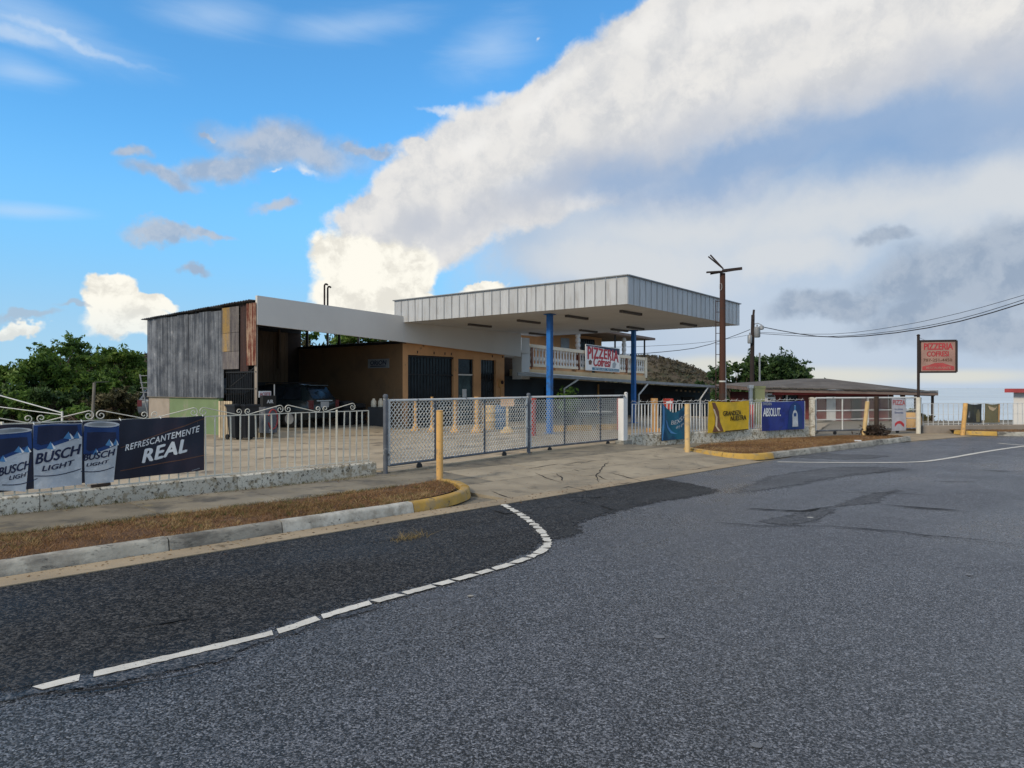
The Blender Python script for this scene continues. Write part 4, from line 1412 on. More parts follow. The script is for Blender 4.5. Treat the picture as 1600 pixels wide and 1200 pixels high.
# front board, its height tapering towards the far end
fb = []
uR = u_at(814, V0)
prof = [(U_L, zat(507, S(U_L, V0).y), zat(461.5, S(U_L, V0).y)), (u_at(560, V0), zat(526, S(u_at(560, V0), V0).y), zat(484, S(u_at(560, V0), V0).y)), (u_at(631, V0), zat(534.5, S(u_at(631, V0), V0).y), zat(494, S(u_at(631, V0), V0).y))]
o = [S(u, V0, zb) for u, zb, zt in prof] + [S(u, V0, zt) for u, zb, zt in reversed(prof)]
fbm = MB().slab(o, CV * .10)
prof2 = [(prof[2][0] + .004, prof[2][1], ZC0 + .01), (uR, zat(557.5, S(uR, V0).y), ZC0 + .01)]
fbm.slab([S(prof2[0][0], V0, prof2[0][1]), S(prof2[1][0], V0, prof2[1][1]), S(prof2[1][0], V0, prof2[1][2]), S(prof2[0][0], V0, prof2[0][2])], CV * .10)
part('front_board', fbm, M['fascia'], shop)
# bay roof in corrugated sheet, with its trimmed edge at the far left
def corr(length, width, pitch=.076, amp=.011, n_sub=4):
    """corrugated sheet: ribs run along y (length), waves across x (width)"""
    n = max(4, int(width / pitch * n_sub))
    mb = MB()
    vs = []
    for i in range(n + 1):
        x = width * i / n
        z = amp * math.sin(2 * math.pi * x / pitch)
        vs += [(x, 0, z), (x, length, z)]
    mb.add(vs, [(2 * i, 2 * i + 2, 2 * i + 3, 2 * i + 1) for i in range(n)])
    return mb


zf, zb_ = 4.30, 4.12      # roof heights front (v=9.6) and back
DEP = 8.0
vE_ = v_at(232, U_L)
Ltot = vE_ - V0 + .12
nR = 9
wR = Ltot / nR
rm = corr(6.75, wR + .06, .15, .022, 6).mesh('roof_sheet', M['zinc'])
slope = Vector((0, 0, zb_ - zf)) + CV * Ltot
slope.normalize()
for k in range(nR):
    o = S(U_L - .16, V0 + .11, zf + .006 * (k % 2)) + slope * (k * wR)
    inst('roof_sheet', rm, shop, basis(o, slope, CU, slope.cross(CU)))
pl = MB()
for v in (V0 + .25, V0 + 2.0, V0 + 3.7, V0 + 5.4, vE_ - .12):
    z = zf + (zb_ - zf) * (v - V0) / DEP - .10
    pl.bar(S(U_L, v, z), S(.4, v, z), .08, .14)
part('roof_beam', pl, M['dark'], shop)
# shed side: corrugated zinc on timber frame above a plaster dado
vE = v_at(232, U_L)
sheetm = {}
def wall_sheet(v0, v1, z0, z1, mat, name='wall_sheet', out=0.0, tilt=0.0):
    key = (round(v1 - v0, 3), round(z1 - z0, 3), mat.name)
    if key not in sheetm:
        sheetm[key] = corr(z1 - z0, v1 - v0 + .04).mesh(name, mat)
    d = Vector((0, 0, 1)) + CV * tilt
    d.normalize()
    return inst(name, sheetm[key], shop, basis(S(U_L - .03 - out, v0, z0), CV, d, CV.cross(d)))


v1 = v_at(351, U_L)
nS = 7
for k in range(nS):
    a = v1 + (vE - v1) * k / nS
    b = v1 + (vE - v1) * (k + 1) / nS
    z1 = zf + (zb_ - zf) * ((a + b) / 2 - V0) / DEP - .02
    wall_sheet(a, a + (vE - v1) / nS, 1.24 + rnd.uniform(-.02, .02), 4.10 + .02 * (k % 2), M['zinc'], out=.012 * (k % 2), tilt=rnd.uniform(-.006, .006))
va, vb, vc, vd, ve = (v_at(p, U_L) for p in (401, 387, 375, 362, 350))
wall_sheet(V0 + .02, vb, 2.28, 4.22, M['rust'])
wall_sheet(vb, vc, 2.1, 4.2, M['rust_brown'], out=-.05)
zz = [2.18, 2.75, 3.35, 4.18]
for z0, z1 in zip(zz[:-1], zz[1:]):
    wall_sheet(vc, vd, z0, z1 - .01, M['mauve_sheet'], out=.01)
    wall_sheet(vd, ve, z0, z1 - .01, M['yellow_sheet'] if z0 > 2.5 else M['mauve_sheet'], out=.01)
# dado wall
dz = 1.235
vg = v_at(342, U_L)
vgb = v_at(265, U_L)
part('dado', MB().slab([S(U_L, vg, 0), S(U_L, vgb, 0), S(U_L, vgb, dz), S(U_L, vg, dz)], CU * .15), M['green_wall'], shop)
part('dado', MB().slab([S(U_L - .004, vgb + .003, -.3), S(U_L - .004, vE - .05, -.3), S(U_L - .004, vE - .05, dz), S(U_L - .004, vgb + .003, dz)], CU * .15), M['beige_wall'], shop)
part('ledge', MB().box((S(U_L + .05, (vg + vE) / 2, dz + .012)), ((vE - vg), .24, .02), Matrix((CV, -CU, UP)).transposed()), M['concrete_grey'], shop)
# back wall of the bay
bk = corr(3.9, 6.9, .15, .012, 4)
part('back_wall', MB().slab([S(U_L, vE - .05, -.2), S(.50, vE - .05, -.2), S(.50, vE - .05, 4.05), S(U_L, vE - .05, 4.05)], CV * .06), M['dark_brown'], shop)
npk = 9
pkm = MB().box((.09, -.012, 1.9), (.172, .024, 3.6)).mesh('wall_plank', M['plank'])
u0p = u_at(398, vE - .1)
for k in range(npk):
    inst('wall_plank', pkm, shop, basis(S(u0p + k * .18, vE - .06, .3), CU, CV, UP))
# side wall of the shop facing the bay, with its clerestory gap and posts
zs = 3.28
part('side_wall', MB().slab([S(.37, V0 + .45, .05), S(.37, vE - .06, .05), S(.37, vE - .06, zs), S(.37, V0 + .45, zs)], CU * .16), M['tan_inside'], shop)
part('wall_plate', MB().bar(S(.42, V0 + .40, zs + .05), S(.42, vE - .06, zs + .05), .22, .09), M['dark'], shop)
for px in (450, 480, 530):
    v = v_at(px, .42)
    part('gap_post', MB().bar(S(.42, v, zs + .09), S(.42, v, zf - .1), .09), M['dark'], shop)
for px in (512, 560):
    v = v_at(px, .42)
    part('gap_post', MB().bar(S(.42, v, zs + .09), S(.42, v, zf - .1), .08), M['grey_metal'], shop)
part('corner_post', MB().bar(S(U_L + .06, V0 + .16, .05), S(U_L + .06, V0 + .16, 3.6), .075), M['beige_wall'], shop)
part('gap_post', MB().bar(S(u_at(437, vE - .2), vE - .14, 2.4), S(u_at(437, vE - .2), vE - .14, 4.1), .10), M['plank'], shop)
# raised bay floor
fl = [S(U_L + .1, V0 + .02, .19), S(.36, V0 + .3, .19), S(.36, vE - .07, .19), S(U_L + .16, vE - .07, .19)]
part('bay_floor', MB().prism(fl, .25), M['concrete_grey'], shop)
part('bay_ramp', MB().add([S(U_L + .3, V0 + .01, .19), S(-.4, V0 + .25, .19), S(-.2, V0 - .55, .055), S(U_L + .3, V0 - .8, .055), S(U_L + .3, V0 + .01, .0), S(-.4, V0 + .25, 0), S(-.2, V0 - .55, 0), S(U_L + .3, V0 - .8, 0)],
                          [(0, 3, 2, 1), (4, 5, 6, 7), (3, 7, 6, 2), (0, 4, 7, 3), (1, 2, 6, 5)]), M['lot'], shop)
# shop front wall with its openings
vW = V0 + .42
uA, uB = .375, u_at(788, vW)
ops = [(u_at(637.5, vW), u_at(709, vW), .05, 2.86), (u_at(716, vW), u_at(740, vW), .05, 2.80), (u_at(751.5, vW), u_at(775, vW), .95, 2.80)]
ztop = 3.30
fw = MB()


def wpan(mb, a, b, z0, z1, v=None, t=.16):
    v = vW if v is None else v
    mb.slab([S(a, v, z0), S(b, v, z0), S(b, v, z1), S(a, v, z1)], CV * t)


e = [uA] + [x for o in ops for x in o[:2]] + [uB]
for i in range(0, len(e), 2):
    wpan(fw, e[i], e[i + 1], .05, ztop)
for (a, b, z0, z1) in ops:
    wpan(fw, a, b, z1, ztop)
    if z0 > .1:
        wpan(fw, a, b, .05, z0)
part('front_wall', fw, M['tan_wall'], shop)
ceil = MB().prism([S(.55, V0 + .11, 3.42), S(8.2, V0 + .11, 3.30), S(8.2, vE, 3.30), S(.55, vE, 3.42)], .11)
part('shop_roof', ceil, M['fascia'], shop)
wpan_back = MB()
wpan(wpan_back, .55, 8.0, .05, 3.2, vE - .3, .15)
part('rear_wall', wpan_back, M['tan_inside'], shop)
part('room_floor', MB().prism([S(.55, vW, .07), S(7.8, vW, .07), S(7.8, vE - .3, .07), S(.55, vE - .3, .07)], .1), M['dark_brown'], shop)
# big glazed opening behind a steel grille
a, b, z0, z1 = ops[0]
w = part('shop_window', MB().slab([S(a, vW + .12, z0), S(b, vW + .12, z0), S(b, vW + .12, z1), S(a, vW + .12, z1)], CV * .02), M['glass'], shop)
bm_ = MB().box((0, 0, (z1 - z0) / 2), (.022, .022, z1 - z0 - .02)).mesh('grille_bar', M['dark'])
nb = 15
for k in range(1, nb):
    inst('grille_bar', bm_, w, basis(S(a + (b - a) * k / nb, vW + .05, z0 + .01), CU, CV, UP))
part('grille_rail', MB().bar(S(a, vW + .05, 1.0), S(b, vW + .05, 1.0), .04).bar(S(a, vW + .05, 2.1), S(b, vW + .05, 2.1), .04).bar(S(a, vW + .05, z1 - .05), S(b, vW + .05, z1 - .05), .05), M['dark'], w)
# door with transom
a, b, z0, z1 = ops[1]
d = part('shop_door', MB().slab([S(a, vW + .10, z0), S(b, vW + .10, z0), S(b, vW + .10, 2.1), S(a, vW + .10, 2.1)], CV * .03), M['glass_teal'], shop)
part('door_frame', MB().bar(S(a + .03, vW + .08, z0), S(a + .03, vW + .08, z1), .06).bar(S(b - .03, vW + .08, z0), S(b - .03, vW + .08, z1), .06), M['dark'], d)
part('transom_bar', MB().bar(S(a, vW + .07, 2.13), S(b, vW + .07, 2.13), .05, .06), M['fascia'], d)
part('door_handle', MB().bar(S(a + .16, vW + .05, .95), S(a + .16, vW + .05, 1.25), .03), M['grey_metal'], d)
part('door_pull_sheet', MB().box(S((a + b) / 2, vW + .093, 1.35), (.26, .012, .34), Matrix((CU, CV, UP)).transposed()), M['ink_white'], d)
part('transom_pane', MB().slab([S(a, vW + .12, 2.16), S(b, vW + .12, 2.16), S(b, vW + .12, z1), S(a, vW + .12, z1)], CV * .02), M['glass'], shop)
a, b, z0, z1 = ops[2]
w = part('shop_window', MB().slab([S(a, vW + .12, z0), S(b, vW + .12, z0), S(b, vW + .12, z1), S(a, vW + .12, z1)], CV * .02), M['glass'], shop)
bm_ = MB().box((0, 0, (z1 - z0) / 2), (.024, .024, z1 - z0 - .02)).mesh('grille_bar', M['dark'])
for k in range(1, 6):
    inst('grille_bar', bm_, w, basis(S(a + (b - a) * k / 6, vW + .05, z0 + .01), CU, CV, UP))
# drips of rust / old fixings above the openings
fx = MB()
for px in (652, 678, 695, 705, 769, 785):
    u = u_at(px, vW)
    fx.box(S(u, vW - .012, 2.98), (.035, .024, .10), Matrix((CU, CV, UP)).transposed())
part('wall_fixing', fx, M['rust_brown'], shop)
u = u_at(781, vW)
part('meter_box', MB().box(S(u, vW - .06, 1.78), (.24, .12, .34), Matrix((CU, CV, UP)).transposed()).tube([S(u, vW - .04, 1.6), S(u, vW - .04, 1.1), S(u + .3, vW - .04, 1.0)], .02), M['ochre'], shop)
part('meter_dial', MB().tube([S(u, vW - .12, 1.82), S(u, vW - .16, 1.82)], .085, 12), M['rust_brown'], shop)
# dark recess and louvred wall right of the shop
lv = MB()
wpan(lv, uB - .4, uB + 3.4, .0, 3.2, vW + 1.4, .1)
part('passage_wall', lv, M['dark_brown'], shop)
lvm = MB().box((0, 0, 0), (1.5, .03, .10), Matrix.Rotation(math.radians(30), 3, 'X')).mesh('louvre_slat', M['dark_brown'])
for k in range(9):
    inst('louvre_slat', lvm, shop, basis(S(uB + .85, vW + 1.34, 1.1 + k * .14), CU, CV, UP))
part('passage_cap', MB().slab([S(uB - .1, vW + .3, 3.02), S(uB + 2.0, vW + .3, 2.94), S(uB + 2.0, vW + .3, 3.06), S(uB - .1, vW + .3, 3.14)], CV * .3), M['fascia'], shop)
# steel gate leaf under the coloured sheets
gg = thing('scissor_gate', 'dark steel bar gate under the coloured sheets of the shed', 'gate', S(U_L + .04, V0 + .3, .05), (CV.x, CV.y))
fr = MB()
for z in (.30, 1.05, 1.55, 2.08):
    fr.bar(S(U_L + .04, V0 + .12, z), S(U_L + .04, v1, z), .035)
fr.bar(S(U_L + .06, V0 + .15, 2.25), S(U_L + .06, v1 - .2, 1.6), .03)
part('frame', fr, M['dark'], gg)
bmm = MB().box((0, 0, 1.05), (.016, .016, 2.1)).mesh('bar', M['dark'])
for k in range(17):
    inst('bar', bmm, gg, basis(S(U_L + .04, V0 + .16 + k * .104, .06), CV, -CU, UP))

# ---- vent pipes on the roof
vp = thing('vent_pipes', 'pair of hooked vent pipes standing above the white front board', 'vent pipe', S(u_at(509, V0 + 2.5), V0 + 2.5, 4.2))
for k, (px, top) in enumerate(((507, 443), (512, 447))):
    P = S(u_at(px, V0 + 2.5), V0 + 2.5, 0)
    zt = zat(top, P.y)
    pth = [P + Vector((0, 0, 4.1)), P + Vector((0, 0, zt - .1))]
    for a in range(1, 7):
        an = math.pi * a / 6 * .8
        pth.append(P + CU * (.08 - .08 * math.cos(an)) + Vector((0, 0, zt - .1 + .09 * math.sin(an))))
    part('pipe', MB().tube(pth, .035, 8), M['pole_dark'], vp, smooth=True)

# ---- pizzeria: terrace with balusters above a low awning roof
A0 = Vector((1.0, 34.0, 0))


def B(s, t, z=0.0):
    """pizzeria frame: s along its front (same way as the road), t behind the front"""
    return A0 + CU * s + CV * t + Vector((0, 0, z))


def bs(px, t=0.0):
    return hit(B(0, t), CU, px)


piz = thing('pizzeria_building', 'two storey pizzeria with a cream balustraded terrace and a long low awning', 'building', B(0, 0), (CU.x, CU.y))
sl0, sl1 = bs(828), bs(1009)
zB = lambda s: 2.37 + (2.20 - 2.37) * (s - sl0) / (sl1 - sl0)
zT = lambda s: 3.68 + (3.40 - 3.68) * (s - sl0) / (sl1 - sl0)


def along(mb, t, h0, h1, thick, s0=sl0, s1=sl1):
    """strip parallel to the terrace: h are offsets above the deck line"""
    mb.slab([B(s0, t, zB(s0) + h0), B(s1, t, zB(s1) + h0), B(s1, t, zB(s1) + h1), B(s0, t, zB(s0) + h1)], CV * thick)
    return mb


part('terrace_slab', along(MB(), 0, -.22, .10, 3.2), M['cream'], piz)
part('base_rail', along(MB(), .02, .24, .36, .16), M['cream_pale'], piz)
part('hand_rail', MB().slab([B(sl0, -.03, zT(sl0) - .16), B(sl1, -.03, zT(sl1) - .16), B(sl1, -.03, zT(sl1)), B(sl0, -.03, zT(sl0))], CV * .22), M['cream_pale'], piz)
kn = MB()
for k in range(6):
    s0 = sl0 + (sl1 - sl0) * (k + .12) / 6
    s1 = sl0 + (sl1 - sl0) * (k + .88) / 6
    kn.slab([B(s0, .05, zB(s0) + .10), B(s1, .05, zB(s1) + .10), B(s1, .05, zB(s1) + .24), B(s0, .05, zB(s0) + .24)], CV * .1)
part('curb_block', kn, M['tan_wall'], piz)
# balusters: turned
hb = .78
bal = MB().lathe((0, 0, 0), [(.06, 0), (.06, .05), (.035, .09), (.07, .22), (.075, .30), (.04, .42), (.045, .50), (.035, .62), (.06, .70), (.06, hb)], 8).mesh('baluster', M['white_wall'], smooth=True)
nB_ = 45
for k in range(nB_):
    s = sl0 + .12 + (sl1 - sl0 - .24) * k / (nB_ - 1)
    z0 = zB(s) + .36
    Mx = basis(B(s, .10, z0), CU, CV, UP)
    Mx = Mx @ Matrix.Diagonal((1, 1, (zT(s) - .16 - z0) / hb, 1))
    inst('baluster', bal, piz, Mx)
for px in (831, 905, 979):
    s = bs(px)
    part('rail_pier', MB().box(B(s, .06, (zB(s) + .2 + zT(s) - .16) / 2), (.10, .20, zT(s) - zB(s) - .36), Matrix((CU, CV, UP)).transposed()), M['rust'], piz)
part('rail_pier', MB().box(B(sl1, .12, (zB(sl1) + zT(sl1)) / 2), (.28, .30, zT(sl1) - zB(sl1) + .05), Matrix((CU, CV, UP)).transposed()), M['cream_pale'], piz)
# white block at the near end
s = bs(822, -.3)
part('end_block', MB().box(B(s, .0, 2.95), (.62, .55, 1.95), Matrix((CU, CV, UP)).transposed()), M['white_wall'], piz)
# upper storey: ochre wall set back, windows, decorative columns, roof
tw = 2.6
wa, wb = bs(828, tw), bs(940, tw)
part('upper_wall', MB().slab([B(wa, tw, 2.2), B(wb, tw, 2.2), B(wb, tw, 4.70), B(wa, tw, 4.70)], CV * 4.0), M['tan_wall'], piz)
for (p0, p1, y0) in ((907, 928, 1.0), (876, 889, .0)):
    a, b = bs(p0, tw), bs(p1, tw)
    z0, z1 = (2.5, 4.5) if p0 == 907 else (3.75, 4.45)
    w = part('upper_window', MB().slab([B(a, tw - .02, z0), B(b, tw - .02, z0), B(b, tw - .02, z1), B(a, tw - .02, z1)], CV * .03), M['glass'] if p0 == 907 else M['grey_metal'], piz)
    if p0 == 907:
        wf = MB()
        for k in range(7):
            wf.bar(B(a + (b - a) * k / 6, tw - .04, z0), B(a + (b - a) * k / 6, tw - .04, z1), .03)
        for k in range(5):
            wf.bar(B(a, tw - .045, z0 + (z1 - z0) * k / 4), B(b, tw - .045, z0 + (z1 - z0) * k / 4), .03)
        part('window_grille', wf, M['dark'], w)
for px in (903, 975):
    s = bs(px, .9)
    c = MB()
    for k in range(8):
        c.lathe(B(s, .9, 2.3 + k * .29), [(.10, 0), (.14, .08), (.14, .20), (.10, .285)], 8)
    part('terrace_column', c, M['white_wall'], piz, smooth=True)
rs0, rs1 = bs(828, .2), bs(1024, .2)
part('terrace_roof', MB().prism([B(rs0, .2, 5.0), B(rs1, .2, 4.72), B(rs1, 6.5, 4.82), B(rs0, 6.5, 5.10)], .14), M['roof_edge'], piz)
tp = MB()
for px in (961, 1007):
    s = bs(px, .5)
    tp.bar(B(s, .5, 2.3), B(s, .5, 4.66), .09)
part('roof_post', tp, M['dark'], piz)
# awning roof below the terrace
AA = Vector((.22, 29.5, zat(583, 29.5)))
AB = Vector((14.75, 43.0, zat(607, 43.0)))
AN = Vector((-(AB - AA).y, (AB - AA).x, 0)).normalized()
back = AN * 4.2 + Vector((0, 0, .18))
aw = MB()
AK = Vector((.75, 33.6, AA.z + .15))
aw.add([AA, AB, AB + back, AK, AA - Vector((0, 0, .10)), AB - Vector((0, 0, .10)), AB + back - Vector((0, 0, .1)), AK - Vector((0, 0, .1))],
       [(0, 1, 2, 3), (7, 6, 5, 4), (0, 4, 5, 1), (1, 5, 6, 2), (2, 6, 7, 3), (3, 7, 4, 0)])
part('awning', aw, M['white_steel_cool'], piz)
part('awning_edge', MB().bar(AA - AN * .02 - Vector((0, 0, .04)), AB - AN * .02 - Vector((0, 0, .04)), .05, .13), M['grey_metal'], piz)
ab = MB()
ad = (AB - AA).normalized()
for (pa, pb, yb) in ((903, 882, 607), (1012, 998, 617), (1106, 1094, 624)):
    ta = hit(AA, ad, pa)
    top = AA + ad * ta - Vector((0, 0, .12))
    tb = hit(AA + AN * .0, ad, pb)
    q = AA + ad * tb
    q.z = zat(yb, q.y)
    ab.tube([top, q, Vector((q.x, q.y, -.6))], .045, 6)
part('awning_brace', ab, M['white_steel_cool'], piz)
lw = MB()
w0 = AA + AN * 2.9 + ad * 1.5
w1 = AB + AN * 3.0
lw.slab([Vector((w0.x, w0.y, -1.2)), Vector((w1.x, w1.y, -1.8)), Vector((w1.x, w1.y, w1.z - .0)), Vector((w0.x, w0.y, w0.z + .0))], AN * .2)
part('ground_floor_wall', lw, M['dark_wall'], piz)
# doors and posters on the shaded wall
lwd = (w1 - w0); lwd.z = 0; lwd.normalize()
for (px, w_, z0, z1, mt) in ((934, .10, .2, 1.75, 'ochre'), (947, 1.3, -.6, 1.5, 'dark'), (862, 1.1, -.4, 1.6, 'glass'), (1010, 1.2, -.8, 1.2, 'dark_brown'), (1040, .8, -.8, 1.1, 'dark'), (1075, 1.3, -1.0, 1.0, 'dark_brown')):
    q = w0 + lwd * hit(w0, lwd, px)
    nm = 'timber_strip' if mt == 'ochre' else ('shop_door' if z1 - z0 > 1.7 else 'shutter')
    part(nm, MB().box(Vector((q.x, q.y, (z0 + z1) / 2)) - AN * .03, (w_, .06, z1 - z0), Matrix((lwd, AN, UP)).transposed()), M[mt], piz)
hang = MB()
for px in range(1030, 1085, 7):
    q = w0 + lwd * hit(w0, lwd, px)
    hang.box(Vector((q.x, q.y, 1.42 - (px - 1030) * .003)) - AN * 1.2, (.16, .03, .10), Matrix((lwd, AN, UP)).transposed())
part('bunting', hang, M['pallet'], piz)

# ---- pink house beyond the fence at the right
hx0, hx1, hy0, hy1 = 11.95, 19.85, 33.0, 41.0
hz_ = 1.50
hs = thing('pink_house', 'low pink house with a shallow dark hip roof and open carport', 'house', ((hx0 + hx1) / 2, hy0, -1.0))
hm = MB()
ap_ = Vector((16.6, 37.2, 2.06))
e0, e1, e2, e3 = (Vector(p) for p in ((hx0 - .1, hy0, hz_ + .05), (hx1 + .1, hy0, hz_ - .12), (hx1 + .1, hy1, hz_ - .1), (hx0 - .1, hy1, hz_ + .28)))
hm.add([e0, e1, e2, e3, ap_, ap_ + Vector((-.3, 2.2, .02))], [(0, 1, 4), (1, 2, 4), (2, 3, 5), (2, 5, 4), (3, 0, 5), (0, 4, 5)])
part('roof', hm, M['roof_grey'], hs)
ed = MB()
for a, b in ((e0, e1), (e1, e2), (e0, e3)):
    dn = Vector((0, 0, .09))
    ed.bar(a - dn, b - dn, .06, .16)
part('roof_edge', ed, M['roof_edge'], hs)
tm = MB().box((.17, 0, .02), (.33, .16, .05)).mesh('eave_tile', M['roof_grey'])
n_t = 22
for k in range(n_t):
    p = e0 + (e1 - e0) * (k / n_t)
    inst('eave_tile', tm, hs, basis(p + Vector((0, -.03, .0 + .012 * (k % 2))), (1, 0, 0), (0, 1, 0), UP))
wallx1 = (1388 - 800) / FOC * 34.0
hwm = MB()
hy = 34.0
def hxp(px): return (px - 800) / FOC * hy
def hpan(mb, p0, p1, z0, z1, t=.15, y=hy):
    mb.box(((hxp(p0) + hxp(p1)) / 2, y + t / 2, (z0 + z1) / 2), (hxp(p1) - hxp(p0), t, z1 - z0))
hpan(hwm, 1203, 1222, -1.2, 1.42)
hpan(hwm, 1222, 1247, -1.2, -.35)
hpan(hwm, 1222, 1247, 1.22, 1.42)
hpan(hwm, 1247, 1388, -1.2, 1.40)
hwm.box((hxp(1388) - .08, hy + 3.2, .1), (.15, 6.0, 2.5))
hwm.box((hxp(1203) + .08, hy + 3.2, .1), (.15, 6.0, 2.5))
part('wall', hwm, M['pink_wall'], hs)
w = part('window', MB().box(((hxp(1222) + hxp(1247)) / 2, hy + .1, .43), (hxp(1247) - hxp(1222), .03, 1.56)), M['glass'], hs)
part('window_post', MB().box((hxp(1229), hy - .02, .43), (.07, .08, 1.56)), M['white_wall'], w)
part('fascia_board', MB().box(((hxp(1200) + hxp(1440)) / 2, hy - .55, 1.30), (hxp(1440) - hxp(1200), .05, .14)), M['ink_rose'], hs)
for p0, p1, mt in ((1291, 1305, 'white_steel_cool'), (1330, 1345, 'dark'), (1205, 1211, 'white_wall')):
    mb = MB(); hpan(mb, p0, p1, -1.0, 1.15, .05, hy - .06)
    part('wall_panel', mb, M[mt], hs)
cp = MB()
for px in (1387, 1405, 1425):
    cp.bar((hxp(px), hy - .3, -1.3), (hxp(px), hy - .3, 1.35), .16 if px < 1420 else .10)
cp.bar(((1457 - 800) / FOC * 33.4, 33.4, -1.4), ((1457 - 800) / FOC * 33.4, 33.4, 1.33), .09)
part('carport_post', cp, M['dark_brown'], hs)
part('carport_beam', MB().bar((hxp(1388), hy - .25, 1.30), (hxp(1455), hy - .25, 1.24), .12, .14), M['dark'], hs)
sb = MB().box((hxp(1198), hy - .3, .42), (.36, .5, 2.2)).mesh('louvre_shutter', M['white_wall'])
lw_ = inst('louvre_shutter', sb, hs, Matrix.Identity(4))
lsl = MB().box((0, 0, 0), (.30, .06, .07)).mesh('slat', M['dark_brown'])
for k in range(9):
    inst('slat', lsl, lw_, Matrix.Translation((hxp(1198), hy - .56, 1.35 - k * .17)))
# lime block pier
lp_ = thing('lime_pillar', 'pale lime green square masonry pier between pizzeria awning and pink house', 'pillar', ((1184 - 800) / FOC * 30, 30, -.5))
part('shaft', MB().box(((1185 - 800) / FOC * 30, 30, .4), (.40, .4, 2.3)), M['lime'], lp_)
part('cap', MB().box(((1185 - 800) / FOC * 30, 30, 1.60), (.46, .46, .10)), M['lime'], lp_)
wp = thing('white_post', 'slim white post with a square cap left of the lime pier', 'post', ((1173 - 800) / FOC * 30, 30, -.5))
part('shaft', MB().box(((1173 - 800) / FOC * 30, 30, .45), (.13, .13, 2.2)), M['white_steel_cool'], wp)
part('cap', MB().box(((1173 - 800) / FOC * 30, 30, 1.62), (.20, .20, .14)), M['white_wall'], wp)
# ---- small white block with the red roof, far right
rb = thing('white_kiosk', 'small white flat roofed building with a red roof edge', 'building', (19.5, 27.0, 0))
kx = lambda px: (px - 800) / FOC * 26.6
ke, kr = Vector((.585, .811, 0)), Vector((.811, -.585, 0))
KR = Matrix((kr, ke, UP)).transposed()
kf = Vector((18.95, 26.6, 0))
part('wall', MB().box(kf + kr * 2.5 + ke * 2 + Vector((0, 0, .70)), (5.0, 4.0, 1.6), KR), M['white_wall'], rb)
part('roof', MB().box(kf + kr * 2.5 + ke * 2 + Vector((0, 0, 1.47)), (5.55, 4.6, .14), KR), M['red_roof'], rb)
part('roof_cap', MB().box(kf + kr * 2.7 + ke * 2 + Vector((0, 0, 1.56)), (4.6, 3.6, .05), KR), M['red_roof'], rb)
part('plinth', MB().box(kf + kr * 2.5 + ke * 2 + Vector((0, 0, -.17)), (5.04, 4.04, .12), KR), M['dark'], rb)

# ================================================================== LETTERING
def glyphs(text, shear=0.0, bold=0.0, space=1.0):
    cu = bpy.data.curves.new('txt', 'FONT')
    cu.body = text
    cu.shear = shear
    cu.space_character = space
    cu.resolution_u = 3
    ob = bpy.data.objects.new('txt', cu)
    COL.objects.link(ob)
    me = bpy.data.meshes.new_from_object(ob)
    bpy.data.objects.remove(ob)
    vs = np.array([v.co[:2] for v in me.vertices])
    fs = [tuple(p.vertices) for p in me.polygons]
    bpy.data.meshes.remove(me)
    bpy.data.curves.remove(cu)
    lo, hi = vs.min(0), vs.max(0)
    return (vs - lo) / (hi - lo), fs, hi - lo


def lettering(parent, text, pos, mat, shear=0.0, bold=0.01, space=1.0, name='lettering', off=.004):
    """pos(x, y, off) maps the unit box of the text onto the printed surface"""
    vs, fs, span = glyphs(text, shear, bold, space)
    mb = MB()
    bx_, by_ = bold / span[0], bold / span[1]
    # heavy strokes: the same outlines printed a little apart
    for k, (sx_, sy_) in enumerate(((0, 0),) if bold < .003 else ((-1, 0), (1, 0), (-.4, .6), (.4, -.6), (0, 0))):
        mb.add([pos(x + sx_ * bx_, y + sy_ * by_, off + .0005 * k) for x, y in vs], fs)
    return part(name, mb, mat, parent)


def shape(parent, pts, pos, mat, name, off=.002, tol=.12):
    bm = bmesh.new()
    f = bm.faces.new([bm.verts.new((x, y, 0)) for x, y in pts])
    bmesh.ops.triangulate(bm, faces=[f])
    # cut long triangles so that the print follows a hanging cloth
    for _ in range(4):
        es = [e for e in bm.edges if e.calc_length() > tol]
        if es:
            bmesh.ops.subdivide_edges(bm, edges=es, cuts=1)
            bmesh.ops.triangulate(bm, faces=bm.faces[:])
    bm.verts.index_update()
    mb = MB()
    mb.add([pos(v.co.x, v.co.y, off) for v in bm.verts], [tuple(v.index for v in f.verts) for f in bm.faces])
    bm.free()
    return part(name, mb, mat, parent)


def sheet(parent, pos, nx, ny, mat, name, thick=.003):
    mb = MB()
    vs = [pos(i / nx, j / ny, 0) for j in range(ny + 1) for i in range(nx + 1)]
    vb = [pos(i / nx, j / ny, -thick) for j in range(ny + 1) for i in range(nx + 1)]
    k = len(vs)
    fs = []
    for j in range(ny):
        for i in range(nx):
            a = j * (nx + 1) + i
            fs.append((a, a + 1, a + nx + 2, a + nx + 1))
            fs.append((k + a + nx + 1, k + a + nx + 2, k + a + 1, k + a))
    for i in range(nx):
        fs.append((i + 1, i, k + i, k + i + 1))
        a = ny * (nx + 1) + i
        fs.append((a, a + 1, k + a + 1, k + a))
    mb.add(vs, fs)
    mb.v += [tuple(p) for p in vb]
    return part(name, mb, mat, parent, smooth=True)


def sub(pos, x0, x1, y0, y1, slant=0.0):
    """a box inside a printed sheet; slant lifts the right-hand end"""
    return lambda x, y, off: pos(x0 + (x1 - x0) * x, y0 + (y1 - y0) * y + slant * x, off)


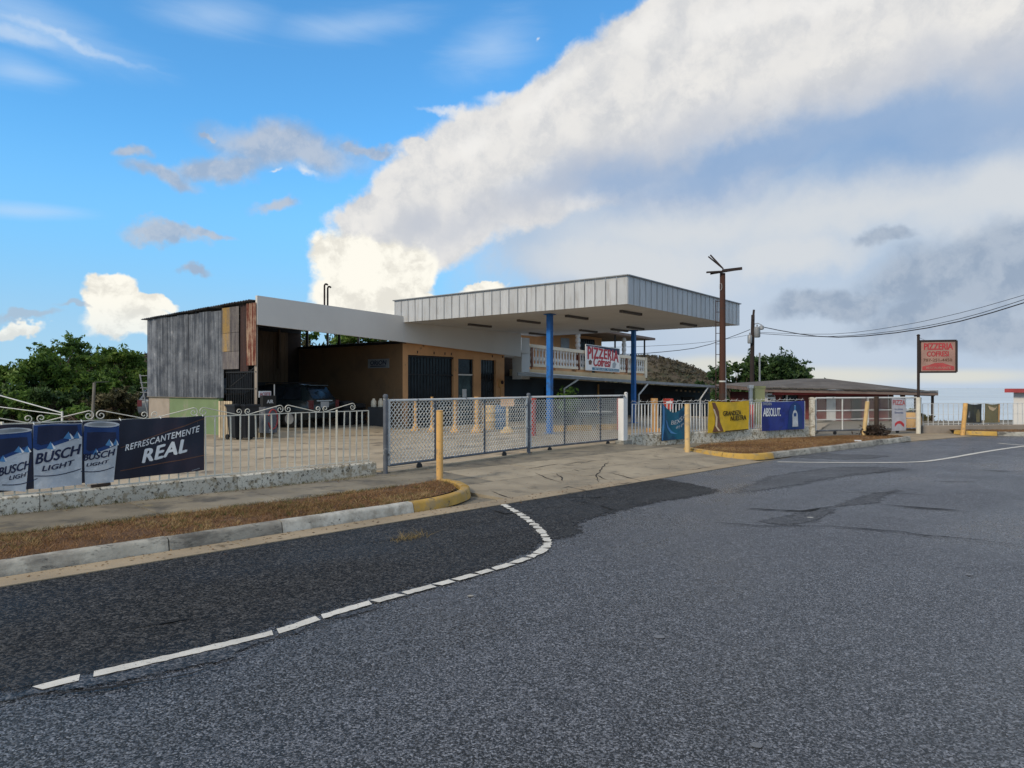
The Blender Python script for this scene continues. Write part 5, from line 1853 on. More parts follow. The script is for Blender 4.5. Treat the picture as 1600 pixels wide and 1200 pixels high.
# ================================================================== FENCES
def wall_run(name, pts, h, thick, mat, label, z0=.0, base=None, seg=2.6):
    """low masonry wall cast in lengths"""
    w = thing(name, label, 'wall', base or pts[0])
    for a, b in zip(pts[:-1], pts[1:]):
        L = (b - a).length
        k = max(1, round(L / seg))
        d = (b - a) / L
        nn = Vector((-d.y, d.x, 0))
        for i in range(k):
            p, q = a + d * (L * i / k + .004), a + d * (L * (i + 1) / k - .004)
            n = 14
            vs, fs = [], []
            for j in range(n + 1):
                c = p + (q - p) * j / n
                wob = .010 * mnoise.noise((c.x * 2, c.y * 2, 5))
                hz2 = h + .014 * mnoise.noise((c.x * 1.5, c.y * 1.5, 9)) + .006 * mnoise.noise((c.x * 9, c.y * 9, 2))
                for (o, z) in ((wob, z0 - .15), (wob, z0 + hz2 - .02), (wob + .02, z0 + hz2), (thick - .02, z0 + hz2), (thick, z0 + hz2 - .02), (thick, z0 - .15)):
                    vs.append(c + nn * o + Vector((0, 0, z)))
            for j in range(n):
                for m_ in range(5):
                    fs.append((j * 6 + m_, (j + 1) * 6 + m_, (j + 1) * 6 + m_ + 1, j * 6 + m_ + 1))
            fs.append((5, 4, 3, 2, 1, 0))
            fs.append(tuple(range(n * 6, n * 6 + 6)))
            part('wall_length', MB().add(vs, fs), mat, w, smooth=True)
    return w


dA = (W_B - W_A).normalized()
nA = Vector((-dA.y, dA.x, 0))
FA = W_A - dA * 4.5
wall_run('low_wall', [FA, W_B - dA * .12], .205, .17, M['wallpaint'], 'long low whitewashed wall with mouldy peeling paint beside the pavement', .105, W_A)
dD = (W_E - W_D).normalized()
nD = Vector((-dD.y, dD.x, 0))
wall_run('low_wall', [W_D + dD * .15, W_E], .24, .18, M['wallpaint'], 'mouldy low wall under the three printed banners', .06, W_D)
dF = Vector((18.6, 25.3, 0)) - W_F
dFl = dF.length
dF.normalize()
wall_run('low_wall', [W_F + dF * .3, Vector((24, 26.0, 0))], .26, .18, M['beige_wall'], 'low bare wall below the dark banners at the far right', .0, W_F)


def spiral(c, ex, ey, r0, r1, turns, a0, n=26):
    out = []
    for i in range(n + 1):
        t = i / n
        a = a0 + 2 * math.pi * turns * t
        r = r0 + (r1 - r0) * t
        out.append(c + ex * r * math.cos(a) + ey * r * math.sin(a))
    return out


def picket_fence(name, label, P, d, L, pitch, z0, z1, mat, r=.008, scrolls=True, group=None, slope=0.0, mid=None, every_post=0):
    f = thing(name, label, 'fence', P, (d.x, d.y), group)
    n = int(L / pitch)
    pm_ = MB().box((0, 0, (z1 - z0) / 2), (r * 2, r * 2, z1 - z0)).mesh('picket', mat)
    for k in range(n + 1):
        Mx = basis(P + d * k * pitch + Vector((0, 0, z0 + slope * k * pitch)), d, Vector((-d.y, d.x, 0)), UP) @ Matrix.Rotation(rnd.gauss(0, .012), 4, 'Y') @ Matrix.Rotation(rnd.gauss(0, .012), 4, 'X')
        inst('picket', pm_, f, Mx)
    end = P + d * n * pitch
    sv = Vector((0, 0, slope * n * pitch))
    # top rail sags a little between posts
    path = []
    m_ = 40
    for i in range(m_ + 1):
        p = P + d * (n * pitch * i / m_)
        path.append(p + Vector((0, 0, z1 + slope * n * pitch * i / m_ + .010 * mnoise.noise((p.x * .8, p.y * .8, 3)))))
    rl = MB()
    for a, b in zip(path[:-1], path[1:]):
        rl.bar(a, b, .022, .014)
    part('top_rail', rl, mat, f)
    part('bottom_rail', MB().bar(P + Vector((0, 0, z0 + .05)), end + sv + Vector((0, 0, z0 + .05)), .02, .014), mat, f)
    if mid:
        part('middle_rail', MB().bar(P + Vector((0, 0, mid)), end + sv + Vector((0, 0, mid)), .016, .010), mat, f)
    if every_post:
        k = 0
        while k <= n:
            p = P + d * k * pitch + Vector((0, 0, slope * k * pitch))
            part('post', MB().bar(p + Vector((0, 0, z0 - .05)), p + Vector((0, 0, z1 + .03)), .03), mat, f)
            k += every_post
    if scrolls:
        k = 0
        s = .35
        while s + .62 < n * pitch:
            sl_ = slope * s
            big, small = (.062, .050)
            a, b = P + d * s, P + d * (s + .52)
            if k % 2:
                a, b, dd = b, a, -d
            else:
                dd = d
            ca = a + Vector((0, 0, z1 + slope * (a - P).length + big + .006))
            cb = b + Vector((0, 0, z1 + slope * (b - P).length + small + .006))
            p1 = spiral(ca, dd, UP, .012, big, -1.35, math.pi * .5 + 2 * math.pi * 1.35, 24)
            p2 = spiral(cb, dd, UP, small, .010, 1.25, -math.pi * .5, 20)
            mid_ = [p1[-1] + (p2[0] - p1[-1]) * t_ for t_ in (.25, .5, .75)]
            part('scroll', MB().tube(p1 + mid_ + p2, .007, 5), mat, f)
            s += .66
            k += 1
    return f


FP = FA + nA * .11
LF = (W_B - FA).length - .2
picket_fence('picket_fence', 'cream iron picket fence with scroll tops on the long low wall', FP, dA, LF, .127, .22, 1.125, M['white_steel'], .008, slope=.0078, every_post=18)
FD = W_D + dD * .3 + nD * .09
picket_fence('picket_fence', 'white close-barred fence with wiry top behind the three printed banners', FD, dD, (W_E - W_D).length - .55, .118, .285, 1.14, M['white_steel_cool'], .012, scrolls=False)
# twisted wire along its top
fe = [o for o in COL.objects if o.name.startswith('picket_fence')][-1]
tw_ = MB()
pth = []
L = (W_E - W_D).length - .6
for i in range(160):
    t = i / 159
    p = FD + dD * L * t
    pth.append(p + Vector((.02 * math.sin(i * 1.3), .02 * math.cos(i * 1.1), 1.20 + .05 * mnoise.noise((i * .35, 2, 3)))))
tw_.tube(pth, .007, 4)
for i in range(0, 160, 6):
    p = pth[i]
    tw_.tube([p + Vector((-.03, 0, -.03)), p + Vector((.02, 0, .05))], .005, 4)
part('top_wire', tw_, M['galv'], fe)
picket_fence('picket_fence', 'thin white rail fence at the far right carrying two dark banners', W_F + dF * .35 + Vector((0, .09, 0)), dF, 8.6, .20, .26, 1.02, M['white_steel_cool'], .008, scrolls=False, mid=.64)


# ---- chain link
def chain(P, d, L, z0, z1, pitch=.075, r=.006, zb=None, slope=0.0):
    """zig-zag wires of a chain-link mesh as real three-sided wire"""
    sp = pitch / 2          # wire spacing; neighbours hook into each other at every bend
    nw = int(L / sp)
    hh = pitch / 2
    nseg = int((z1 - z0) / hh)
    V, Fc = [], []
    nrm = np.array([-d.y, d.x, 0.0])
    dv = np.array([d.x, d.y, 0.0])
    up = np.array([0, 0, 1.0])
    o = 0
    P0 = np.array(P)
    for k in range(nw + 1):
        j = np.arange(nseg + 1)
        x = k * sp + np.where((j + k) % 2 == 0, 0, sp) - sp / 2
        z = z0 + j * hh + slope * k * sp
        y = np.where(j % 2 == 0, .004, -.004)
        x = np.clip(x, 0, L)
        c = P0 + dv * x[:, None] + nrm * y[:, None] + up * z[:, None]
        offs = [dv * r * 1.2 + up * 0, -dv * r * .7 + nrm * r, -dv * r * .7 - nrm * r]
        ring = np.stack([c + q for q in offs], 1).reshape(-1, 3)
        V.append(ring)
        for i in range(nseg):
            for q in range(3):
                q2 = (q + 1) % 3
                Fc.append((o + i * 3 + q, o + i * 3 + q2, o + i * 3 + 3 + q2, o + i * 3 + 3 + q))
        o += len(ring)
    return np.concatenate(V), np.array(Fc)


def link_gate(name, label, P, Q, z0, z1, uprights, group, slope=0.0, r=.024, pitch=.095, rails=()):
    d = (Q - P); L = d.length; d.normalize()
    g = thing(name, label, 'gate', P + Vector((0, 0, z0 - .1)), (d.x, d.y), group)
    s1 = Vector((0, 0, slope * L))
    z = lambda t, zz: P + d * t + Vector((0, 0, zz + slope * t))
    part('top_rail', MB().tube([z(0, z1), z(L, z1)], r, 8), M['galv'], g, smooth=True)
    part('bottom_rail', MB().tube([z(0, z0), z(L, z0)], r, 8), M['galv_dark'], g, smooth=True)
    for t in (0.0, L):
        part('side_tube', MB().tube([z(t, z0), z(t, z1)], r, 8), M['galv'], g, smooth=True)
    for t in uprights:
        part('upright', MB().tube([z(t, z0), z(t, z1)], r * .85, 8), M['galv_dark'] if rnd.random() < .3 else M['galv'], g, smooth=True)
    for zz in rails:
        part('rail', MB().tube([z(0, zz), z(L, zz)], r * .7, 6), M['galv'], g, smooth=True)
    v, f = chain(P + Vector((0, 0, 0)), d, L, z0 + .01, z1 - .02, pitch, .0080 if pitch < .1 else .0045, slope=slope)
    np_part('wire_mesh', v, f, M['wire'] if pitch < .1 else M['galv'], g, kind='stuff')
    for t in (L * .18, L * .80):
        c = z(t, z0 - .085)
        nn = Vector((-d.y, d.x, 0))
        part('wheel', MB().tube([c - nn * .022, c + nn * .022], .06, 12), M['dark'], g, smooth=True)
        part('wheel_bracket', MB().bar(c + Vector((0, 0, .08)), c + nn * .0, .05, .03, nn), M['galv_dark'], g)
    return g, d, L


gP, gQ = at(605, 737, .11), at(823, 708, .11)
gP = Vector((-2.15, 12.28, 0)); gQ = Vector((.33, 15.9, 0))
d1 = (gQ - gP).normalized()
g1_, d_, L_ = link_gate('chain_link_gate', 'left leaf of the chain-link driveway gate with cracked galvanised frame', gP, gQ, .235, 1.365,
                        [hit(gP, d1, 680), hit(gP, d1, 757)], 'leaves of the chain-link driveway gate')
hP, hQ = gQ + Vector((.09, .10, 0)), Vector((3.02, 18.95, 0))
d2 = (hQ - hP).normalized()
link_gate('chain_link_gate', 'right leaf of the chain-link driveway gate beside the white square post', hP, hQ, .215, 1.375,
          [hit(hP, d2, 882), hit(hP, d2, 938)], 'leaves of the chain-link driveway gate')


def post(name, label, P, z1, r, mat, cap=True, group=None, lean=(0, 0), n=12, cat='post', z0=0.0):
    o = thing(name, label, cat, (P.x, P.y, z0), group=group)
    top = Vector((P.x + lean[0], P.y + lean[1], z1))
    part('shaft', MB().tube([Vector((P.x, P.y, z0)), top], r, n), mat, o, smooth=True)
    if cap:
        part('cap', MB().tube([top, top + Vector((0, 0, .03)), top + Vector((0, 0, .05))], [r * 1.15, r * 1.1, r * .5], n), mat, o, smooth=True)
    return o


post('gate_post', 'dark weathered pipe post hinging the left chain-link leaf', gP - d1 * .08, 1.43, .04, M['galv_dark'], z0=.02)
post('gate_post', 'dark pipe post where both chain-link leaves meet', gQ + Vector((.045, .05, 0)), 1.42, .042, M['galv_dark'], z0=.02)
post('gate_post', 'galvanised pipe post at the right end of the chain-link gate', hQ + d2 * .09, 1.42, .045, M['galv'], z0=.02)
wpz = thing('gate_post', 'square white painted post with a concrete foot beside the right chain-link leaf', 'post', hQ - d2 * .35 + Vector((.12, -.10, .02)))
c = hQ - d2 * .30 + Vector((.10, -.12, 0))
part('shaft', MB().box((c.x, c.y, .74), (.17, .17, 1.12), Matrix.Rotation(math.atan2(d2.y, d2.x), 3, 'Z')), M['white_wall'], wpz)
part('foot', MB().box((c.x + .03, c.y, .13), (.42, .26, .14), Matrix.Rotation(math.atan2(d2.y, d2.x), 3, 'Z')), M['kerb'], wpz)
# concrete threshold under the gate
th_ = setting('gate_threshold', gP)
for a, b in ((gP, gQ), (hP, hQ)):
    d = (b - a).normalized(); nn = Vector((-d.y, d.x, 0))
    L = (b - a).length
    k = 3
    for i in range(k):
        p, q = a + d * (L * i / k), a + d * (L * (i + 1) / k)
        o = inset([p - nn * .05 + Vector((0, 0, .125)), q - nn * .05 + Vector((0, 0, .125)), q + nn * .35 + Vector((0, 0, .125)), p + nn * .35 + Vector((0, 0, .125))], .005)
        part('threshold_block', MB().prism(o, .16), M['lot'], th_)
# far gate
sl_g, dG, LG = link_gate('chain_link_gate', 'far wide galvanised sliding gate in front of the pink house', W_E + Vector((.12, .02, 0)), Vector((14.15, 24.62, 0)), .16, 1.24,
                         [1.1, 2.2, 3.3], None, r=.028, pitch=.105, rails=(.52, .82))
post('gate_post', 'dirty concrete post between the blue banner and the far sliding gate', W_E + Vector((-.03, -.04, 0)), 1.22, .10, M['wallpaint'], n=4)
post('gate_post', 'dark steel post at the right end of the far sliding gate', Vector((14.3, 24.66, 0)), 1.20, .035, M['dark'])
post('gate_post', 'dark timber post behind the leaning bollard at the far sliding gate', Vector((12.35, 23.85, 0)), 1.30, .075, M['dark_brown'], False)

# ================================================================== BOLLARDS
def bollard(label, P, h, r, mat, z0=.1, lean=(0, 0), square=False, group='yellow posts along the pavement'):
    o = thing('bollard', label, 'bollard', (P.x, P.y, z0), group=group)
    top = Vector((P.x + lean[0], P.y + lean[1], z0 + h))
    bot = Vector((P.x, P.y, z0 - .05))
    pth = [bot + (top - bot) * t for t in (0, .02, .3, .6, .97, 1.0)]
    part('shaft', MB().tube(pth, [r * 1.02, r, r * .985, r * 1.01, r, r * .9], 14), mat, o, smooth=True)
    part('rim', MB().lathe(top - Vector((0, 0, .012)), [(r * 1.03, 0), (r * 1.03, .012), (r * .7, .020), (r * .2, .020)], 14), mat, o, smooth=True)
    return o


bollard('thick ochre steel bollard at the yellow kerb end in front of the chain-link gate', at(687, 750, .10), 1.13, .057, M['bollard'], .09)
bollard('pale yellow bollard at the yellow tip of the second grass island', at(1074, 707, .06), 1.20, .063, M['bollard_pale'], .0)
bollard('far leaning tan bollard beside the heap of brush', at(1349, 681, .11), 1.06, .06, M['bollard_pale'], .10, (.13, 0))
bollard('rust-orange bollard leaning right at the far driveway mouth', at(1504, 679.5, .0), 1.06, .068, M['bollard'], .0, (.10, .0))


def flared(label, px, py, top_py, w, mat=None, group='flared yellow guard posts on the forecourt'):
    P = at(px, py, .055)
    h = zat(top_py, P.y) - .055
    o = thing('guard_post', label, 'guard post', (P.x, P.y, .055), group=group)
    part('shaft', MB().lathe(P, [(w * .55, .10), (w * .5, .2), (w * .48, h - .05), (w * .56, h - .04), (w * .56, h)], 12), mat or M['bollard'], o, smooth=True)
    part('foot', MB().lathe(P, [(.07 + w * .9, 0), (.07 + w * .9, .06), (.04 + w * .7, .10), (w * .95, .16), (w * .56, .26)], 12), mat or M['bollard'], o, smooth=True)
    return o


flared('yellow flared guard post under the left part of the big shop window', 649, 673, 624, .11)
flared('slender yellow guard post under the right part of the big shop window', 675, 675, 620, .09)
flared('yellow flared guard post in front of the shop door frame', 711, 675, 622, .11)
flared('thickest yellow flared guard post, right of the shop door', 745, 676, 620, .16)
sp = thing('sign_stand', 'blank peach board on a pale yellow stand behind the chain-link gate', 'sign', at(793, 676, .055))
P = at(793, 676, .055)
part('foot', MB().lathe(P, [(.26, 0), (.26, .05), (.16, .12), (.08, .2)], 12), M['bollard_pale'], sp, smooth=True)
part('pole', MB().tube([P + Vector((0, 0, .1)), P + Vector((0, 0, .92))], .045, 10), M['bollard_pale'], sp, smooth=True)
part('board', MB().box(P + Vector((0, -.05, 1.06)), (.46, .03, .32)), M['cardboard'], sp)
P = at(831, 681, .055)
o = thing('guard_post', 'faded red guard post with ringed top beside the gate meeting post', 'guard post', P)
part('shaft', MB().lathe(P, [(.13, 0), (.13, .9), (.145, .91), (.145, 1.0), (.13, 1.01), (.13, 1.12), (.145, 1.13), (.145, 1.22), (.10, 1.26)], 14), M['red'], o, smooth=True)
for k, (px, mt, nm) in enumerate(((782, 'teal_plastic', 'blue plastic barrel behind the blank peach sign board'), (765, 'pallet', 'tan plastic drum left of the blue barrel'))):
    P = at(px, 673, .055) + Vector((0, 1.0, 0))
    o = thing('barrel', nm, 'barrel', P)
    part('drum', MB().lathe(P, [(.26, 0), (.29, .05), (.29, .28), (.305, .30), (.29, .32), (.29, .58), (.305, .60), (.29, .62), (.29, .84), (.26, .9)], 16), M[mt] if k == 0 else M['bollard_pale'], o, smooth=True)
    part('lid', MB().lathe(P + Vector((0, 0, .9)), [(.27, 0), (.27, .03), (.05, .04)], 16), M['bin'], o, smooth=True)
for k, (px, py, w) in enumerate(((905, 673, .9), (953, 671, 1.0), (869, 674, .5))):
    P = at(px, py, .055)
    lab = ('yellow concrete wheel stop below the green plant', 'yellow concrete wheel stop near the white square post', 'short yellow wheel stop beside the blue canopy column')[k]
    o = MB().box(P + Vector((0, 0, .09)), (w, .16, .18), Matrix.Rotation(math.radians(12), 3, 'Z'))
    o.box(P + Vector((0, 0, .19)), (w * .92, .10, .03), Matrix.Rotation(math.radians(12), 3, 'Z'))
    solo('wheel_stop', o, M['kerb_yellow'], P, lab, 'wheel stop', group='yellow wheel stops on the forecourt')
# potted plant seen through the gate
P = at(896, 675, .055) + Vector((0, 2.2, 0))
pp = thing('potted_plant', 'leafy green potted plant behind the right chain-link leaf', 'plant', P)
part('pot', MB().lathe(P, [(.16, 0), (.20, .30), (.22, .34), (.20, .36)], 12), M['bin'], pp, smooth=True)
part('stem', MB().tube([P + Vector((0, 0, .3)), P + Vector((.02, 0, .8))], .02, 6), M['bark'], pp)
leaf_cloud('foliage', np.array(P) + np.array([0, 0, 1.0]) + rng.normal(0, 1, (420, 3)) * np.array([.17, .17, .22]), .09, leafmat('plant_leaf', [(0, (.03, .08, .015)), (.5, (.08, .17, .03)), (1, (.16, .26, .05))]), pp)
# tables / bench seen under the awning
for k, (px, py, w) in enumerate(((938, 671, 1.2),)):
    P = at(px, py, .055) + Vector((0, 1.5, 0))
    t_ = thing('bench', 'pale topped bench under the awning behind the gate', 'bench', P)
    part('seat', MB().box(P + Vector((0, 0, .60)), (1.3, .4, .05)), M['white_steel_cool'], t_)
    for sx in (-.55, .55):
        part('leg', MB().box(P + Vector((sx, 0, .29)), (.06, .34, .57)), M['dark'], t_)
rp = at(967, 672, .055)
o = thing('guard_post', 'thin dark red post left of the white square gate post', 'guard post', rp)
part('shaft', MB().lathe(rp, [(.07, 0), (.07, 1.12), (.05, 1.16)], 10), M['red'], o, smooth=True)
rc = thing('red_crate', 'red white-lettered drinks box above the teal banner', 'box', (5.06, 22.8, .05))
part('box', MB().box((5.06, 22.8, 1.06), (.26, .3, .34)), M['red'], rc)
part('stand', MB().box((5.06, 22.8, .47), (.30, .34, .84)), M['dark'], rc)
part('label_band', MB().box((5.06, 22.645, 1.12), (.20, .01, .05)), M['ink_white'], rc)
od = thing('timber_post', 'short orange-brown timber post behind the barred fence', 'post', (4.85, 24.0, .05))
part('shaft', MB().box((4.85, 24.0, .62), (.20, .20, 1.2)), M['ochre'], od)
part('foot', MB().box((4.85, 24.0, .12), (.5, .3, .16)), M['ochre'], od)
for px, c_ in ((1190, 'red'), (1183, 'white_steel')):
    q = W_D + dD * hit(W_D, dD, px) + nD * .35
    o = thing('fence_board', 'upright %s board propped behind the barred fence beside the blue banner' % ('salmon-red' if c_ == 'red' else 'cream'), 'board', (q.x, q.y, .05))
    part('board', MB().bar(Vector((q.x, q.y, .05)), Vector((q.x, q.y, .86 if c_ != 'red' else 1.05)), .16 if c_ == 'red' else .07, .03, dD), M[c_] if c_ != 'red' else M['ink_rose'], o)
    part('brace', MB().bar(Vector((q.x, q.y, .5)), Vector((q.x + .02, q.y + .3, .05)), .03), M['pallet'], o)

# ================================================================== BANNERS AND SIGNS
# long navy banner on the left fence
BT0, BT1 = hit(FP, dA, -78), hit(FP, dA, 318)
BL = BT1 - BT0
BZT = lambda x: 1.145 + .043 * x
BZB = lambda x: .350 + .066 * x


def busch(x, y, off):
    t = BT0 + BL * x
    p = FP + dA * t - nA * .028
    bow = .016 * math.sin(x * 23) * (1 - y * .4) + .012 * math.sin(x * 9 + y * 3) + .006 * math.sin(x * 61 - y * 4)
    zt = BZT(x) + .004 * math.sin(x * 40)
    zb2 = BZB(x)
    q = p - nA * (.012 + bow + off)
    q.z = zb2 + (zt - zb2) * y
    return q


def bx(px):
    return (hit(FP, dA, px) - BT0) / BL


bn = thing('beer_banner', 'long navy banner with three big beer cans hung on the cream picket fence', 'banner', FP + dA * (BT0 + BL / 2) + Vector((0, 0, .4)), (dA.x, dA.y))
sheet(bn, busch, 90, 8, M['vinyl_navy'], 'cloth')


def by(px, py):
    """height fraction on the banner seen at a pixel"""
    p = FP + dA * hit(FP, dA, px) - nA * .03
    x = bx(px)
    return (zat(py, p.y) - BZB(x)) / (BZT(x) - BZB(x))


def bpt(px, py):
    return (bx(px), by(px, py))


def can_print(lx, rx, tl, tr, bl, br, lid, big, words, tl_y, clip_l=None):
    """one printed can: lx..rx at the top, pixel rows for its corners"""
    body = [bpt(lx, tl), bpt(rx, tr), bpt(rx - (rx - lx) * .14 if lid else rx, br), bpt(lx + (rx - lx) * .02 + (2 if lid else 0), bl)]
    shape(bn, [body[3], body[2], body[1], body[0]], busch, M['ink_silver'], 'can_print', .006, .03)
    w = rx - lx
    h = (bl - tl)
    # blue shoulder with a jagged mountain edge
    xs = [0, .10, .22, .32, .42, .55, .66, .78, .88, 1.0]
    ys = [.36, .40, .30, .37, .27, .22, .13, .20, .12, .20]
    top = [bpt(lx + .01 * w, tl + 1), bpt(rx - .01 * w, tr + 1)]
    low = [bpt(lx + w * x, tl + (tr - tl) * x + h * (y + (.12 if lid else .0))) for x, y in zip(xs, ys)]
    shape(bn, low + [top[1], top[0]], busch, M['ink_blue'], 'can_print', .008, .03)
    in_low = [bpt(lx + w * (x * .84 + .08), tl + (tr - tl) * x + h * (y * .86 + (.10 if lid else -.02))) for x, y in zip(xs, ys)]
    in_top = [bpt(lx + w * .10, tl + h * (.12 if lid else .03)), bpt(lx + w * .90, tr + h * (.12 if lid else .03))]
    shape(bn, in_low + [in_top[1], in_top[0]], busch, M['ink_navy'], 'can_print', .010, .03)
    for (xa, ya, s_) in ((.36, .34, .09), (.72, .18, .11), (.90, .17, .08)):
        yy = ya + (.12 if lid else 0)
        tri = [bpt(lx + w * (xa - s_), tl + h * (yy + .035)), bpt(lx + w * (xa + s_ * .6), tl + h * (yy + .05)), bpt(lx + w * xa, tl + h * (yy - .075))]
        shape(bn, tri, busch, M['ink_sky'], 'can_print', .012, .03)
        tri = [bpt(lx + w * (xa + s_ * .1), tl + h * (yy + .07)), bpt(lx + w * (xa + s_ * 1.1), tl + h * (yy + .03)), bpt(lx + w * (xa + s_ * .2), tl + h * (yy - .05))]
        shape(bn, tri, busch, M['ink_white'], 'can_print', .0115, .03)
    if lid:
        cx, cy = (lx + rx) / 2 + .5, tl + (tr - tl) * .5 - 1
        el = [bpt(cx + w * .5 * math.cos(a), cy - (tr - tl) * -.5 * math.cos(a) * 1.0 + h * .052 * math.sin(a)) for a in [2 * math.pi * k / 20 for k in range(20)]][::-1]
        shape(bn, el, busch, M['ink_silver'], 'can_print', .013, .03)
        el = [bpt(cx + w * .40 * math.cos(a), cy + (tr - tl) * .4 * math.cos(a) + h * .030 * math.sin(a)) for a in [2 * math.pi * k / 20 for k in range(20)]][::-1]
        shape(bn, el, busch, M['grey_metal'], 'can_print', .015, .03)
    (ax, ay, bx_, by_, hh), (cx_, cy_, dx_, dy_, h2) = words

    def txt(ax, ay, bx_, by_, hh):
        def f(x, y, off):
            px = ax + (bx_ - ax) * x
            base = ay + (by_ - ay) * x + 1.5 * math.sin(math.pi * x)
            return busch(bx(px), by(px, base - hh * y * (1 - .08 * x)), off)
        return f
    lettering(bn, 'BUSCH', txt(ax, ay, bx_, by_, hh), M['ink_navy'], .22, .035, 1.0, off=.013)
    lettering(bn, 'LIGHT', txt(cx_, cy_, dx_, dy_, h2), M['ink_navy'], .22, .03, 1.05, off=.013)
    # curved rule under the words
    ru = [(cx_ - w * .16 + (dx_ - cx_ + w * .3) * t, cy_ + (dy_ - cy_) * t + 8 + 4 * math.sin(math.pi * t)) for t in np.linspace(0, 1, 9)]
    pts = [bpt(px, py) for px, py in ru] + [bpt(px, py - 1.3) for px, py in reversed(ru)]
    shape(bn, pts, busch, M['ink_navy'], 'can_print', .0115, .03)


can_print(-22, 48.5, 677, 672, 765, 768, True, False, ((-4, 744, 48, 729, 13), (13, 750, 47, 740, 6.5)), 677)
can_print(50, 127, 663, 661, 764.5, 757, False, True, ((54, 725, 125, 708, 16), (64, 736, 115, 725, 8)), 663)
can_print(129, 183.5, 664.5, 663.5, 757, 753, True, False, ((129, 720, 177, 710, 10.5), (134, 729, 168, 722, 5)), 664.5)


def btxt(ax, ay, bx_, by_, hh):
    return lambda x, y, off: busch(bx(ax + (bx_ - ax) * x), by(ax + (bx_ - ax) * x, ay + (by_ - ay) * x - hh * y), off)


lettering(bn, 'REFRESCANTEMENTE', btxt(193, 704.5, 310.5, 674.5, 9.5), M['ink_white'], .2, .022, 1.1, off=.008)
lettering(bn, 'REAL', btxt(221, 723, 289, 705, 20), M['ink_white'], .22, .045, 1.1, off=.008)
lettering(bn, 'responsable', btxt(297, 736, 310, 732.5, 2.2), M['ink_silver'], .0, .0, 1.0)
# two thin slanted brown stripes across the banner
for k, (p0, p1) in enumerate((((186, 700), (318, 655)), ((186, 736), (318, 712)))):
    a, b = bpt(*p0), bpt(*p1)
    shape(bn, [(a[0], a[1]), (b[0], b[1]), (b[0], b[1] + .016), (a[0], a[1] + .012)], busch, M['ink_brown'], 'banner_stripe', .005, .03)
tie = MB()
for px in (52, 127, 186, 250, 316):
    q = busch(bx(px), .99, .004)
    tie.tube([q, q + nA * .05 + Vector((0, 0, .03))], .006, 5)
part('cable_tie', tie, M['ink_white'], bn)


# the three banners on the barred fence
def fence_sheet(px0, px1, ztl, ztr, zbl, zbr, sag=0.0, wav=.02, d0=W_D, dd=dD, nn=nD, out=.10, seed=1, swing=0.0):
    t0, t1 = hit(d0 - nn * .05, dd, px0), hit(d0 - nn * .05, dd, px1)
    L = t1 - t0

    def pos(x, y, off):
        t = t0 + L * x
        zt = ztl + (ztr - ztl) * x - sag * math.sin(math.pi * x) ** 1.5
        zb3 = zbl + (zbr - zbl) * x
        z = zb3 + (zt - zb3) * y
        b = wav * (math.sin(x * 7 + seed) * .6 + math.sin(x * 13 + y * 5 + seed * 2) * .4) * (1 - .3 * y) + swing * math.sin(math.pi * x) * (1 - y)
        p = d0 + dd * t - nn * (out + b + off)
        return Vector((p.x, p.y, z))
    return pos, d0 + dd * (t0 + L / 2), L


pos, c, L = fence_sheet(1031, 1071, 1.16, 1.13, .10, .14, sag=.26, wav=.045, seed=2)
tb = thing('teal_banner', 'sagging teal banner with white lettering tied to the barred fence', 'banner', (c.x, c.y, .1), (dD.x, dD.y))
sheet(tb, pos, 30, 16, M['vinyl_teal'], 'cloth')
lettering(tb, 'BEXSA', sub(pos, .40, .92, .55, .70, .05), M['ink_silver'], .1, .0, 1.0, off=.012)
lettering(tb, 'dry gin', sub(pos, .56, .86, .38, .50, .03), M['ink_silver'], .2, .0, 1.0, off=.012)
shape(tb, [(.16, .60), (.22, .40), (.40, .24), (.62, .20), (.46, .30), (.30, .46), (.24, .62)], pos, M['ink_sky'], 'swirl_print', .010)
shape(tb, [(.02, .02), (.06, .02), (.14, .95), (.03, .96)], pos, M['ink_sky'], 'swirl_print', .010)
pos, c, L = fence_sheet(1105, 1168.5, 1.185, 1.19, .26, .30, sag=.03, wav=.03, seed=5)
yb = thing('yellow_banner', 'bright yellow banner with black words and a brown bottle stripe on the barred fence', 'banner', (c.x, c.y, .26), (dD.x, dD.y))
sheet(yb, pos, 34, 14, M['vinyl_yellow'], 'cloth')
shape(yb, [(.10, .02), (.34, .02), (.26, .35), (.24, .7), (.16, .97), (.08, .97), (.14, .6), (.15, .3)], pos, M['ink_brown'], 'bottle_print', .010)
shape(yb, [(.14, .75), (.20, .5), (.19, .2), (.26, .05), (.22, .05), (.15, .22), (.16, .5), (.10, .78)], pos, M['pallet'], 'bottle_print', .014)
lettering(yb, 'GRANDEZA', sub(pos, .34, .80, .54, .70), M['ink_black'], 0, .02, .95, off=.014)
lettering(yb, 'NUESTRA', sub(pos, .52, .93, .36, .52), M['ink_black'], 0, .02, .95, off=.014)
shape(yb, [(.38, .005), (.98, .005), (.98, .035), (.38, .035)], pos, M['ink_black'], 'hem_print', .010)
pos, c, L = fence_sheet(1188, 1254.5, 1.155, 1.165, .24, .25, sag=.02, wav=.025, seed=8)
bb = thing('blue_banner', 'royal blue banner with white lettering and a pale bottle on the barred fence', 'banner', (c.x, c.y, .24), (dD.x, dD.y))
sheet(bb, pos, 34, 14, M['vinyl_blue'], 'cloth')
lettering(bb, 'ABSOLUT.', sub(pos, .02, .44, .50, .78), M['ink_white'], 0, .03, .92, off=.012)
lettering(bb, 'SWEDEN', sub(pos, .01, .22, .88, .975), M['ink_silver'], 0, .01, .95, off=.012)
halo = [(.76 + .13 * math.cos(a), .45 + .50 * math.sin(a) * (1 if math.sin(a) > 0 else .85)) for a in [2 * math.pi * k / 24 for k in range(24)]]
